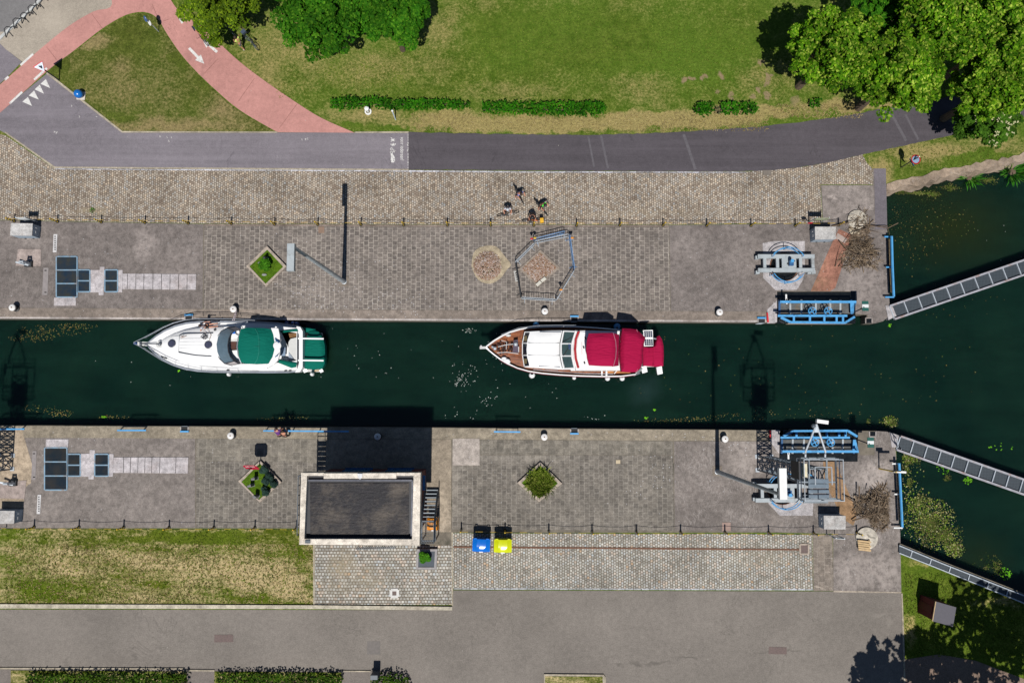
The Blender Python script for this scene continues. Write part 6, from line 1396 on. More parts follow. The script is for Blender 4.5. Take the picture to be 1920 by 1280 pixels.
# stern, solar panel, tender
MB().pprism([(1190, 620.5), (1206, 626), (1208, 690), (1192, 702.5)], -.6, .34).build('stern_platform', GELG, t)
sp = MB().pprism([(1205.5, 619), (1224, 618.3), (1224.8, 648.6), (1207.5, 649.2)], 1.5, 1.56).build('solar_panel', GEL, t)
for js in ((0, 1, 2), (4, 5, 6)):
    b = MB()
    for i in range(4):
        for j in js: x, y = 1207.7 + i * 3.9 + j * .25, 620.6 + j * 3.9; b.pprism([(x, y), (x + 3.3, y), (x + 3.3, y + 3.3), (x, y + 3.3)], 1.555, 1.572)
    b.build('solar_cells', plain('cell', A(22, 40, 70), .2, spec=.6), sp)
b = MB(); b.tube(P(1224, 634, 1.5), P(1230, 635, 1.2), .05, 5); b.tube(P(1214, 634, 1.5), P(1204, 632, .4), .04, 5); b.build('panel_arm', GALV, sp)
MB().dome([(1206, 650), (1225, 649), (1229, 640), (1231, 632), (1236, 628.5), (1241, 636), (1244, 648), (1244.5, 665), (1243.5, 686), (1228, 687), (1206, 685.5)], .3, .75, .98, 5, .1, .5).build('tender_cover', MAROON, t, True)
b = MB(); b.bar(P(1226, 650, 1.0), P(1226, 686, .95), .12, .1); b.build('cover_ridge', MAROON, t)
b = MB(); b.bar(P(1206, 685, .5), P(1208.5, 697, .2), .4, .24); b.bar(P(1235, 686, .5), P(1237, 700, .2), .4, .24); b.bar(P(1206, 686, .4), P(1226, 686, .4), .12, .1); b.build('tender_tube', GEL, t)
b = MB(); b.bar(P(1194, 699, .4), P(1204, 690, .6), .12); b.bar(P(1188, 704, .3), P(1200, 699, .3), .1); b.build('stern_gear', plain('gear', A(110, 116, 122), .5, var=.4), t)
for x, y, r_ in ((997.5, 703, .24), (1076.5, 708, .15), (1139, 709, .2), (1166.5, 709, .2)):
    f = MB().ball(P(x, y, -.05), (r_, r_, r_ * 1.15), 14, 8).build('ball_fender', GEL, t, True); MB().ball(P(x, y - 2.4, .1 + r_ * .4), r_ * .4, 8, 5).build('eye', BLACK, f)
for x, y, r_ in ((1005, 608.6, .24), (1157, 612, .26)):
    f = MB().ball(P(x, y, -.05), (r_, r_, r_ * 1.1), 14, 8).build('ball_fender', plain('fender_shade_blue', A(70, 140, 190), .4), t, True); MB().ball(P(x, y + 2, .15), r_ * .35, 8, 5).build('eye', BLACK, f)  # the shade on the north-side fenders is put into this blue
# ------------------------------------------------------------------ people and bicycles
def skinned(name, pts, edges, mat, parent=None, sub=1):
    me = bpy.data.meshes.new(name); keys = list(pts)
    me.from_pydata([tuple(pts[k][0]) for k in keys], [(keys.index(a), keys.index(b)) for a, b in edges], [])
    o = bpy.data.objects.new(name, me); COL.objects.link(o)
    o.modifiers.new('s', 'SKIN'); sv = me.skin_vertices[0].data
    for i, k in enumerate(keys):
        r_ = pts[k][1]; sv[i].radius = r_ if isinstance(r_, tuple) else (r_, r_)
    sv[0].use_root = True
    u = o.modifiers.new('u', 'SUBSURF'); u.levels = sub; u.render_levels = sub
    bpy.context.view_layer.update()
    m2 = bpy.data.meshes.new_from_object(o.evaluated_get(bpy.context.evaluated_depsgraph_get()))
    o.modifiers.clear(); o.data = m2; m2.materials.clear(); m2.materials.append(mat)
    m2.polygons.foreach_set('use_smooth', [True] * len(m2.polygons))
    if parent: o.parent = parent
    return o
SKIN = plain('skin', A(206, 146, 118), .55, var=.08)
HAIRD = plain('dark_hair', A(58, 40, 32), .6, var=.3, sc=20); HAIRB = plain('blond_hair', A(206, 186, 132), .6, var=.2, sc=20)
def person(label, loc, rz, J, top, bottom, shoe, hair, helmet=None, sleeve=.75, long=False, group=None):
    """J: joints in metres, x right, y ahead, z up"""
    g = lambda k: V(*J[k])
    P_, C_, N_, Hd = g('pelvis'), g('chest'), g('neck'), g('head'); up = (Hd - N_).normalized(); fw = V(*J.get('face', (0, 1, 0)))
    pts = {'pelvis': (P_, (.13, .1)), 'waist': (P_.lerp(C_, .5), (.125, .095)), 'chest': (C_, (.15, .11)), 'neck': (N_, .055), 'jaw': (N_.lerp(Hd, .6) + fw * .015, (.072, .082)), 'head': (Hd, (.082, .098)), 'crown': (Hd + up * .09, (.06, .07)), 'nose': (Hd + fw * .118 - up * .02, .016), 'chin': (N_.lerp(Hd, .55) + fw * .085, .03)}
    ed = [('pelvis', 'waist'), ('waist', 'chest'), ('chest', 'neck'), ('neck', 'jaw'), ('jaw', 'head'), ('head', 'crown'), ('head', 'nose'), ('jaw', 'chin')]
    for s in 'lr':
        sh, el, wr = g('sh' + s), g('el' + s), g('wr' + s)
        pts['sh' + s] = (sh, .062); pts['el' + s] = (el, .043); pts['wr' + s] = (wr, .029)
        d = (wr - el).normalized(); sd = d.cross(V(0, 0, 1)); sd = sd.normalized() if sd.length > .1 else V(1, 0, 0)
        pm = wr + d * .085; pts['pm' + s] = (pm, (.042, .016)); ed += [('chest', 'sh' + s), ('sh' + s, 'el' + s), ('el' + s, 'wr' + s), ('wr' + s, 'pm' + s)]
        dn = V(0, 0, -1) - d * V(0, 0, -1).dot(d)
        for k, (o_, L) in enumerate(((-.03, .06), (-.01, .075), (.011, .07), (.031, .055))):
            a = pm + sd * o_ + d * L * .6; b_ = a + (d * .5 + dn * .8) * L * .6
            pts['f%d%s' % (k, s)] = (a, .009); pts['t%d%s' % (k, s)] = (b_, .008); ed += [('pm' + s, 'f%d%s' % (k, s)), ('f%d%s' % (k, s), 't%d%s' % (k, s))]
        th = wr + d * .04 + sd * (.05 if s == 'l' else -.05); pts['th' + s] = (th, .011); pts['tt' + s] = (th + d * .035 + dn * .02, .009); ed += [('wr' + s, 'th' + s), ('th' + s, 'tt' + s)]
        hp, kn, an, to = g('hp' + s), g('kn' + s), g('an' + s), g('to' + s)
        pts['hp' + s] = (hp, .095); pts['kn' + s] = (kn, .06); pts['ca' + s] = (kn.lerp(an, .35), .056); pts['an' + s] = (an, .038); pts['to' + s] = (to, (.045, .03))
        ed += [('pelvis', 'hp' + s), ('hp' + s, 'kn' + s), ('kn' + s, 'ca' + s), ('ca' + s, 'an' + s), ('an' + s, 'to' + s)]
    body = skinned('person', pts, ed, SKIN)
    q = {k: (v, (r_[0] + .016, r_[1] + .016) if isinstance(r_, tuple) else r_ + .016) for k, (v, r_) in pts.items()}
    sp = {k: q[k] for k in ('chest', 'waist')}; sp['hem'] = (P_.lerp(C_, .18), (.145, .115)); sp['col'] = (C_.lerp(N_, .65), .085)
    se = [('chest', 'waist'), ('waist', 'hem'), ('chest', 'col')]
    for s in 'lr':
        sp['sh' + s] = q['sh' + s]; sp['sl' + s] = (g('sh' + s).lerp(g('el' + s), sleeve), .06); se += [('chest', 'sh' + s), ('sh' + s, 'sl' + s)]
    skinned('shirt', sp, se, top, body)
    sp = {'pelvis': (P_, (.15, .12)), 'belt': (P_.lerp(C_, .22), (.142, .112))}; se = [('pelvis', 'belt')]
    for s in 'lr':
        sp['hp' + s] = q['hp' + s]; sp['lg' + s] = (g('hp' + s).lerp(g('kn' + s), .8), .085); se += [('pelvis', 'hp' + s), ('hp' + s, 'lg' + s)]
        if long: sp['kn' + s] = (g('kn' + s), .078); sp['cf' + s] = (g('kn' + s).lerp(g('an' + s), .92), .062); se += [('lg' + s, 'kn' + s), ('kn' + s, 'cf' + s)]
    skinned('trousers' if long else 'shorts', sp, se, bottom, body)
    for s in 'lr': skinned('shoe', {'a': (g('an' + s) - V(0, 0, .03), .05), 'b': (g('to' + s), (.055, .04))}, [('a', 'b')], shoe, body)
    M_ = Matrix.Translation(Hd)
    if helmet: MB().lathe([(.125, 0), (.13, .04), (.1, .1), (.05, .135), (.001, .14)], Hd + up * .02, 14).build('helmet', helmet, body, True)
    else: MB().lathe([(.11, -.06), (.115, .02), (.1, .09), (.05, .135), (.001, .14)], Hd + up * .01 - fw * .018, 12).build('hair', hair, body, True)
    for s in (-1, 1): MB().ball(Hd + fw * .092 + fw.cross(V(0, 0, 1)) * .034 * s, .013, 6, 4).build('eye', DARK, body)
    for ch in body.children:
        if ch.name.split('.')[0] in ('helmet', 'hair', 'eye'): pass
    body.location = loc; body.rotation_euler = (0, 0, rz); tag(body, label, 'person', group); return body
def pose(bend=.25, arms='bars', drop=0.0, stance=.17, step=0.0, hands=((-.24, .5, 1.0), (.24, .5, 1.0)), side=(0, 0)):
    b = bend; pz = .92 - drop
    ch = V(0, .38 * math.sin(b), pz + .38 * math.cos(b)); nk = V(0, .54 * math.sin(b), pz + .54 * math.cos(b)); hd = nk + V(0, .13 * math.sin(b * 1.2), .15)
    J = {'pelvis': (0, 0, pz), 'chest': ch, 'neck': nk, 'head': hd}
    for s, k in (('l', -1), ('r', 1)):
        sh = V(k * .2, nk.y - .04, nk.z - .08); wr = V(*hands[0 if k < 0 else 1])
        if (wr - sh).length > .56: wr = sh + (wr - sh).normalized() * .55
        el = sh.lerp(wr, .5) + V(k * .07, -.02, -.05)
        st = step * k
        J.update({'sh' + s: sh, 'el' + s: el, 'wr' + s: wr, 'hp' + s: (k * .095, 0, pz - .06), 'kn' + s: (k * (stance * .6 + .06), st * .5 + .05, pz * .53), 'an' + s: (k * stance, st, .09), 'to' + s: (k * (stance + .03), st + .17, .04)})
    return J
def bicycle(loc, heading, lean, frame, label, cargo=None):
    """local y ahead"""
    t = T('bicycle', label, 'bicycle', loc); L = Matrix.Rotation(lean, 4, 'Y') ; Rz = Matrix.Rotation(heading, 4, 'Z')
    w_ = lambda x, y, z: Vector(loc) + (Rz @ L @ V(x, y, z))
    TY, RM = BLACK, plain('rim', A(130, 134, 140), .35, metal=.4)
    for y in (-.5, .53):
        ti = MB().path([w_(0, y + .33 * math.cos(a * .2618), .345 + .33 * math.sin(a * .2618)) for a in range(24)], .024, 6, closed=True).build('wheel', TY, t)
        MB().path([w_(0, y + .3 * math.cos(a * .2618), .345 + .3 * math.sin(a * .2618)) for a in range(24)], .012, 5, closed=True).build('rim', RM, ti)
        b = MB()
        for k in range(12): b.tube(w_(.02 * (-1) ** k, y, .345), w_(0, y + .3 * math.cos(k * .5236), .345 + .3 * math.sin(k * .5236)), .003, 3)
        b.tube(w_(-.05, y, .345), w_(.05, y, .345), .025, 6); b.build('spokes', RM, ti)
    b = MB(); bb, st, hd, hb = (0, -.08, .3), (0, -.2, .78), (0, .36, .84), (0, .4, .64)
    for p_, q_, r_ in ((bb, st, .018), (st, hd, .018), (bb, hb, .022), (hd, hb, .022), ((.03, -.5, .345), bb, .011), ((-.03, -.5, .345), bb, .011), ((.03, -.5, .345), st, .01), ((-.03, -.5, .345), st, .01), ((.04, .53, .345), hb, .015), ((-.04, .53, .345), hb, .015)): b.tube(w_(*p_), w_(*q_), r_, 6)
    b.build('frame', frame, t)
    b = MB(); b.tube(w_(*st), w_(0, -.24, .93), .014, 6); b.build('seat_post', GALV, t)
    b = MB(); b.loft([[w_(.02, 0, .95), w_(-.02, 0, .95), w_(-.02, 0, .92), w_(.02, 0, .92)], [w_(.075, -.28, .96), w_(-.075, -.28, .96), w_(-.07, -.28, .91), w_(.07, -.28, .91)], [w_(.07, -.36, .96), w_(-.07, -.36, .96), w_(-.07, -.36, .92), w_(.07, -.36, .92)]]); b.build('saddle', BLACK, t)
    b = MB(); b.tube(w_(*hd), w_(0, .35, .98), .016, 6); b.path([w_(-.3, .26, 1.0), w_(-.22, .36, 1.0), w_(0, .38, .99), w_(.22, .36, 1.0), w_(.3, .26, 1.0)], .013, 6); b.build('handlebar', BLACKP, t)
    b = MB(); b.path([w_(.06, -.08 + .1 * math.cos(k * .785), .3 + .1 * math.sin(k * .785)) for k in range(8)], .008, 4, closed=True); b.bar(w_(.08, -.08, .3), w_(.08, .06, .2), .02); b.bar(w_(-.08, -.08, .3), w_(-.08, -.22, .4), .02); b.bar(w_(.08, .06, .2), w_(.17, .06, .2), .05, .02); b.bar(w_(-.08, -.22, .4), w_(-.17, -.22, .4), .05, .02); b.build('crank', DARK, t)
    if cargo: 
        b = MB(); b.box(w_(0, -.55, .82), (.3, .34, .22), heading) if cargo[0] == 'bag' else b.box(w_(0, .62, .95), (.34, .26, .22), heading); b.build(cargo[0], cargo[1], t)
    return t
def hd_(dx, dy): return math.atan2(-dx, -dy)     # heading for a picture direction (right, down)
JW = plain('jersey_white', A(206, 206, 216), .8, var=.25, sc=8); JB = plain('jersey_periwinkle', A(122, 132, 186), .8); JK = plain('jersey_black', A(36, 36, 42), .8); JG = plain('band_green', A(84, 214, 66), .7)
SHK = plain('shorts_black', A(30, 30, 36), .8); SHB = plain('shorts_navy', A(44, 50, 96), .8); SW = plain('shoe_white', A(230, 230, 230), .6)
HW = plain('helmet_grey', A(196, 200, 206), .4, var=.2, sc=10); HB = plain('helmet_black', A(44, 40, 42), .4)
ORF = plain('frame_orange', A(232, 120, 20), .4); WHF = plain('frame_white', A(226, 226, 226), .35); BKF = plain('frame_black', A(44, 44, 50), .4); BLF = plain('frame_blue', A(70, 84, 104), .4)
def G(px, z=.012): return P(px[0], px[1], z)
grp = 'cyclists pausing on the north cobbles'
bicycle(G((952, 402)), hd_(1, -.18), R(14), WHF, 'white bicycle held in front of the rider in the white jersey')
person('person in a white jersey and pale helmet standing behind a white bicycle', G((952, 394)), R(180), pose(.5, stance=.16, hands=((-.26, .44, .98), (.26, .44, .96))), JW, SHB, SHK, HAIRD, HW, .5, group=grp)
b2 = hd_(.45, .9); bicycle(G((973, 366)), b2, R(8), BKF, 'black bicycle under the rider in the periwinkle shirt')
person('person in a periwinkle shirt and white shoes astride a black bicycle', G((972, 366)), b2 + .15, pose(.55, stance=.3, drop=.08, hands=((-.26, .44, .98), (.26, .44, .98))), JB, SHK, SW, HAIRD, None, .55, group=grp)
b3 = hd_(.62, .8); bicycle(G((1015, 389)), b3, R(14), BKF, 'dark bicycle under the rider with the green banded jersey')
pr = person('person in a black jersey with a bright green band astride a dark bicycle', G((1014, 387)), b3 + .1, pose(.6, stance=.28, drop=.08, hands=((-.27, .45, .98), (.27, .45, .98))), JK, SHK, SHK, HAIRD, HB, .45, group=grp)
b = MB(); b.bar(V(-.19, .28, 1.33), V(.19, .28, 1.33), .12, .1); o = b.build('green_band', JG, None); o.parent = pr
b4 = hd_(1, -.08); bicycle(G((999, 411)), b4, R(22), ORF, 'orange bicycle nearest the chain fence', ('basket', plain('basket_yellow', A(236, 180, 40), .6)))
person('person in dark clothes bending over an orange bicycle', G((998, 405)), R(176), pose(.75, stance=.15, hands=((-.2, .5, .8), (.2, .48, .8))), JK, SHK, SHK, HAIRD, HB, .5, group=grp)
# by the cycle path
TOPL = plain('top_lime', A(206, 220, 110), .8, var=.1); SHG = plain('shorts_grey', A(92, 94, 98), .8)
hb_ = hd_(-.72, -.7); bicycle(G((472, 84)), hb_, R(10), BLF, 'bicycle with a front basket pushed by the person in lime green', ('basket', plain('basket_dark', A(70, 84, 104), .6)))
person('person in a lime green top and grey shorts pushing a bicycle over the grass', G((457, 90)), hb_ + .25, pose(.18, stance=.12, step=.2, hands=((-.1, .42, 1.0), (.5, .3, 1.0))), TOPL, SHG, SW, HAIRD, None, .3)
POLK = NT('polka', .8, .2); vo = POLK.n('TexVoronoi', {'Vector': POLK.obj, 'Scale': 9.0}); POLK = POLK.col(POLK.mix(POLK.ramp(vo.outputs[0], [(.22, 1.0), (.28, 0.0)]), A(26, 40, 92), A(220, 224, 236)))
hb2 = hd_(.55, .84); bicycle(G((382, 72)), hb2, R(6), BKF, 'dark bicycle half hidden by the tree over the cycle path', ('bag', plain('pannier', A(40, 48, 62), .7)))
person('blond person in a navy dotted top beside the cycle path, half hidden by the tree', G((381, 64)), hb2 + .2, pose(.2, stance=.14, hands=((-.2, .42, 1.0), (.24, .44, 1.0))), POLK, SHK, SHK, HAIRB, None, .6)
bicycle(G((440, 62)), hd_(.6, .8), R(12), BLF, 'blue grey bicycle in the shade under the yellow green tree')
# at the south quay rail
PUR = plain('shirt_purple', A(92, 44, 120), .8, var=.1)
person('person in a purple shirt leaning over the long blue handrail', P(530, 815.5, .014), R(8), pose(.95, stance=.13, hands=((-.16, .52, 1.03), (.24, .5, 1.03))), PUR, SHK, SHK, HAIRD, None, .5, True)
person('person in black leaning on the long blue handrail', P(540, 816, .014), R(-6), pose(.6, stance=.12, hands=((-.2, .46, 1.03), (.14, .46, 1.03))), JK, SHK, SHK, HAIRD, None, .4, True)
# sunbather on the yacht's fore deck: sitting, legs towards the stern
Js = {'pelvis': (0, 0, .1), 'chest': (0, -.12, .46), 'neck': (0, -.14, .62), 'head': (0, -.1, .78)}
for s, k in (('l', -1), ('r', 1)): Js.update({'sh' + s: (k * .19, -.14, .54), 'el' + s: (k * .3, -.3 if k > 0 else .1, .3), 'wr' + s: (k * .28, -.36 if k > 0 else .32, .06 if k > 0 else .3), 'hp' + s: (k * .09, .02, .09), 'kn' + s: (k * .12, .46, .22 if k > 0 else .1), 'an' + s: (k * .1, .86, .06), 'to' + s: (k * .12, .93, .16)})
person('person in a white top sitting on the white yacht\'s fore deck', P(386, 612, .82), R(-82), Js, JW, SHK, SKIN, HAIRD, None, .2)
# ------------------------------------------------------------------ vegetation
class Leaves:
    def __init__(s, seed): s.r = random.Random(seed); s.v = []; s.f = []
    def leaf(s, c, n, L, wd):
        r = s.r; n = n.normalized(); a = V(r.uniform(-1, 1), r.uniform(-1, 1), r.uniform(-1, 1)); t = n.cross(a)
        if t.length < .05: t = n.cross(V(1, 0, .3))
        t.normalize(); b = n.cross(t); k = len(s.v)
        s.v += [tuple(c - t * L), tuple(c + b * wd - n * wd * .3), tuple(c + t * L), tuple(c - b * wd - n * wd * .3)]; s.f.append((k, k + 1, k + 2, k + 3))
    def clump(s, c, rad, n, L, wd, up=.5):
        r = s.r
        for _ in range(n):
            d = V(r.gauss(0, 1), r.gauss(0, 1), r.gauss(0, 1)).normalized()
            if d.z < -.55: d.z = -d.z
            k = .72 + .3 * r.random()
            p = c + V(d.x * rad[0], d.y * rad[1], d.z * rad[2]) * k
            s.leaf(p, d * .55 + V(r.uniform(-.6, .6), r.uniform(-.6, .6), up + r.uniform(-.2, .5)), L * r.uniform(.7, 1.3), wd * r.uniform(.7, 1.3))
    def blade(s, p, d, L, wd, droop=.4):
        d = d.normalized(); sd = d.cross(V(0, 0, 1)); sd = sd.normalized() if sd.length > .05 else V(1, 0, 0); k = len(s.v)
        m = p + d * L * .55; e = p + d * L - V(0, 0, droop * L * (1 - abs(d.z)) + .02)
        s.v += [tuple(p - sd * wd * .5), tuple(p + sd * wd * .5), tuple(m + sd * wd), tuple(m - sd * wd), tuple(e)]; s.f += [(k, k + 1, k + 2, k + 3), (k + 3, k + 2, k + 4)]
    def build(s, name, mat, parent=None):
        me = bpy.data.meshes.new(name); vs = s.v
        if parent is not None: im = wm(parent).inverted(); vs = [tuple(im @ Vector(p)) for p in vs]
        me.from_pydata(vs, [], s.f); me.materials.append(mat); o = bpy.data.objects.new(name, me); COL.objects.link(o)
        if parent is not None: o.parent = parent
        return o
BARK = plain('bark', A(104, 88, 72), .9, var=.35, sc=5)
def g_(*c): return [A(*x) for x in c]
LF_R = leafmat('leaf_bright', g_((50, 92, 10), (74, 126, 14), (98, 148, 20), (58, 106, 14), (146, 188, 40), (82, 134, 16), (190, 214, 84), (52, 96, 12), (90, 142, 20)), .3)
LF_D = leafmat('leaf_deep', g_((34, 80, 12), (48, 104, 16), (62, 122, 20), (40, 92, 14), (96, 148, 34), (52, 110, 18)), .25)
LF_Y = leafmat('leaf_yellowgreen', g_((74, 104, 18), (110, 140, 22), (60, 88, 20), (142, 168, 34), (88, 118, 24), (72, 92, 30)), .25)
LF_H = leafmat('leaf_hedge', g_((30, 84, 10), (46, 112, 12), (60, 130, 16), (36, 92, 10), (84, 146, 26)), .2)
LF_S = leafmat('leaf_shrub', g_((60, 120, 24), (84, 150, 30), (48, 100, 20), (104, 170, 44)), .25)
LF_B = leafmat('leaf_blue', g_((52, 78, 72), (64, 92, 84), (44, 66, 56), (78, 104, 92)), .15)
FLW = plain('flower_cream', A(196, 194, 148), .8)
def tree(label, cx, cy, zc, rpx, seed, mat, rz=.72, ncl=34, nl=300, L=.12, wd=.085, flowers=0, name='tree', low=-.35, extra=()):
    c = P(cx, cy, zc); Rd = rpx * .04 * (H - zc) / H; r = random.Random(seed)
    t = T(name, label, 'tree', V(c.x, c.y, 0)); lv = Leaves(seed); cl = []
    ga = math.pi * (3 - math.sqrt(5))
    for k in range(ncl):
        zz = 1 - (k + .5) / ncl * (1 - low); rr = math.sqrt(max(0, 1 - zz * zz)); a = k * ga + r.uniform(-.3, .3)
        s = r.uniform(.62, .8) if k % 4 else r.uniform(.35, .5)
        cr = Rd * r.uniform(.24, .36)
        p = c + V(rr * math.cos(a) * Rd * s, rr * math.sin(a) * Rd * s, zz * Rd * rz * s * 1.1)
        cl.append((p, cr))
        for j in range(4):
            d = V(r.gauss(0, 1), r.gauss(0, 1), r.gauss(0, .8)).normalized(); c2 = cr * r.uniform(.4, .62); lv.clump(p + d * cr * r.uniform(.45, 1.0), (c2, c2, c2 * .7), int(nl * .27 * (cr / (Rd * .3)) ** 2), L, wd)
    for (ex, ey, ez, er) in extra:
        p = P(ex, ey, ez); cr = er * .037; cl.append((p, cr)); lv.clump(p, (cr, cr, cr * .7), nl, L, wd)
    lv.build('crown', mat, t)
    b = MB(); b.path([V(c.x, c.y, 0), V(c.x + .1, c.y, zc * .5), V(c.x, c.y + .1, zc + Rd * .2)], [Rd * .1, Rd * .07, Rd * .03], 8); b.build('trunk', BARK, t)
    b = MB()
    for p, cr in cl[::3]: b.path([V(c.x, c.y, zc * .55 + r.uniform(0, zc * .3)), V(c.x, c.y, zc * .75).lerp(p, .55), p], [Rd * .035, Rd * .022, .015], 5)
    b.build('limbs', BARK, t)
    if flowers:
        fl = Leaves(seed + 1)
        for k in range(flowers):
            p, cr = r.choice(cl[:int(ncl * .7)]); d = V(r.gauss(0, 1), r.gauss(0, 1), abs(r.gauss(0, 1)) + .3).normalized(); q = p + d * cr * 1.05
            for j in range(5): fl.leaf(q + V(r.uniform(-.08, .08), r.uniform(-.08, .08), r.uniform(0, .05)), V(r.uniform(-.3, .3), r.uniform(-.3, .3), 1), .055, .04)
        fl.build('flowers', FLW, t)['kind'] = 'stuff'
    return t
tree('large bright green tree nearest the molehills, casting the dark shadow on the lawn', 1562, 92, 6.4, 84, 21, LF_R, ncl=54, nl=300)
tree('bright green tree in the middle of the group, reaching out over the dark road', 1690, 135, 6.6, 84, 22, LF_R, ncl=54, nl=300)
tree('bright green tree at the top right, second from the corner', 1770, 40, 7.6, 92, 23, LF_R, ncl=54, nl=300)
tree('bright green tree filling the top right corner', 1885, 60, 8.0, 84, 24, LF_R, ncl=54, nl=300)
tree('bright green tree at the right edge behind the cream flowered bush', 1866, 160, 6.4, 82, 25, LF_R, ncl=54, nl=300)
tree('shaded dark green tree standing back at the top edge of the group', 1650, 10, 5.0, 62, 26, LF_D, ncl=30)
tree('cream flowered bush tree overhanging the end of the dark road', 1846, 222, 3.6, 60, 27, leafmat('leaf_elder', g_((50, 86, 22), (72, 112, 28), (60, 98, 26), (92, 136, 38)), .25), ncl=34, nl=190, L=.13, wd=.09, flowers=110)
tree('deep green tree at the top edge, left of two', 610, 22, 5.6, 92, 31, LF_D, ncl=56, nl=320)
tree('deep green tree at the top edge beside the open lawn', 735, 28, 5.4, 66, 32, LF_D, ncl=44, nl=300)
tree('yellow green tree overhanging the red cycle path', 416, -8, 4.6, 72, 33, LF_Y, ncl=40, nl=330, L=.1, wd=.07, extra=((392, 60, 3.4, 19), (378, 44, 3.8, 17), (404, 76, 2.8, 14), (348, 24, 4.2, 18)))
# trees south of the view whose shadows reach the road and the hut
for k, (gx, gy, zc, rw) in enumerate(((1850, 1352, 10, 4.2), (1745, 1378, 9, 2.8), (1945, 1325, 10, 3.6), (1655, 1398, 9, 2.0))):
    c = P(gx, gy); s = H / (H - zc); px, py = 960 + (gx - 960) * s, 744 + (gy - 744) * s
    o = tree('tall green tree beyond the lower right corner', px, py, zc, rw / .04 * s, 40 + k, LF_D, ncl=30, nl=40, L=.26, wd=.18); o['group'] = 'trees south of the hut'
def inside(p, poly):
    c = False; n = len(poly)
    for i in range(n):
        a, b = poly[i], poly[i - 1]
        if (a[1] > p[1]) != (b[1] > p[1]) and p[0] < (b[0] - a[0]) * (p[1] - a[1]) / (b[1] - a[1]) + a[0]: c = not c
    return c
def hedge(label, px, h, seed, mat=None, name='hedge', dens=150, L=.1, cat='hedge', z0=0.0):
    g = PX(px, h); t = T(name, label, cat, sum(g, Vector()) / len(g) - V(0, 0, h)); r = random.Random(seed); lv = Leaves(seed)
    x0, x1 = min(p.x for p in g), max(p.x for p in g); y0, y1 = min(p.y for p in g), max(p.y for p in g)
    n = int((x1 - x0) * (y1 - y0) * dens)
    from mathutils import noise as mn
    for _ in range(n):
        p = V(r.uniform(x0, x1), r.uniform(y0, y1)); 
        if not inside((p.x + r.gauss(0, .06), p.y + r.gauss(0, .06)), [(q.x, q.y) for q in g]): continue
        hh = h * (1 + .22 * mn.noise(V(p.x * 1.3, p.y * 2, seed)))
        z = z0 + hh * (1 - .9 * r.random() ** 2.2)
        lv.leaf(V(p.x, p.y, z), V(r.uniform(-.8, .8), r.uniform(-.9, .5), r.uniform(.4, 1.2)), L * r.uniform(.7, 1.3), L * .65 * r.uniform(.7, 1.3))
    lv.build('foliage', mat or LF_H, t)
    b = MB(); m_ = int(max(2, (x1 - x0) / .8)); yc = (y0 + y1) / 2; b.tube(V(x0 + .1, yc, z0 + h * .3), V(x1 - .1, yc, z0 + h * .3), .025, 5)
    for k in range(m_):
        x = x0 + (x1 - x0) * (k + .5) / m_; b.tube(V(x, yc, z0), V(x + r.uniform(-.1, .1), yc, z0 + h * .7), .025, 5)
    b.build('stems', BARK, t)
    return t
hedge('ragged low hedge with a thin stretch, behind the capped post', [(618, 184), (640, 180), (690, 181), (700, 179), (730, 184), (760, 187), (800, 184), (840, 186), (880, 190), (881, 199), (840, 202), (790, 201), (745, 203), (725, 203), (705, 198), (680, 197), (650, 203), (619, 202)], .75, 51)
hedge('neat low hedge in the middle of the lawn edge', [(903, 189), (960, 190), (1040, 188), (1136, 190), (1139, 203), (1125, 214), (1040, 213), (960, 210), (905, 207)], .8, 52)
for k, (x0, x1, y0, y1, l) in enumerate(((1304, 1341, 190, 213, 'left'), (1353, 1390, 189, 212, 'middle'), (1391, 1424, 190, 212, 'right'))):
    hedge('clipped dark green shrub, %s one of three in a row by the verge' % l, [(x0 + 5, y0), (x1 - 5, y0), (x1, y0 + 6), (x1, y1 - 6), (x1 - 5, y1), (x0 + 5, y1), (x0, y1 - 6), (x0, y0 + 6)], .85, 53 + k, name='shrub', cat='shrub')['group'] = 'three clipped shrubs'
hedge('straggly grey twigs between two clipped shrubs', [(1341, 198), (1352, 198), (1352, 213), (1341, 213)], .5, 60, leafmat('leaf_dry', g_((92, 100, 70), (120, 112, 84), (70, 84, 50)), .1), name='dry_shrub', cat='shrub', dens=60)
hedge('small lone bush below the large tree', [(1519, 186), (1536, 184), (1541, 193), (1536, 200), (1522, 199)], .6, 61, name='bush', cat='bush')
LF_N = leafmat('leaf_box', g_((40, 66, 16), (60, 92, 20), (84, 112, 28), (48, 78, 18)), .15)
hedge('long low hedge along the bottom edge, left', [(44, 1265), (350, 1264), (350, 1300), (44, 1300)], .65, 62, LF_N, dens=120)
hedge('low hedge along the bottom edge, between two footway gaps', [(402, 1264), (520, 1263), (640, 1267), (640, 1300), (402, 1300)], .65, 63, LF_N, dens=120)
hedge('short bushy hedge along the bottom edge with a post behind', [(695, 1266), (740, 1265), (766, 1272), (770, 1300), (695, 1300)], .7, 64, LF_N, dens=120)
tag(MB().box(P(704, 1264, .6), (.5, .3, 1.2)).build('meter_box', LATD), 'small grey box rising behind the short bottom hedge', 'box')
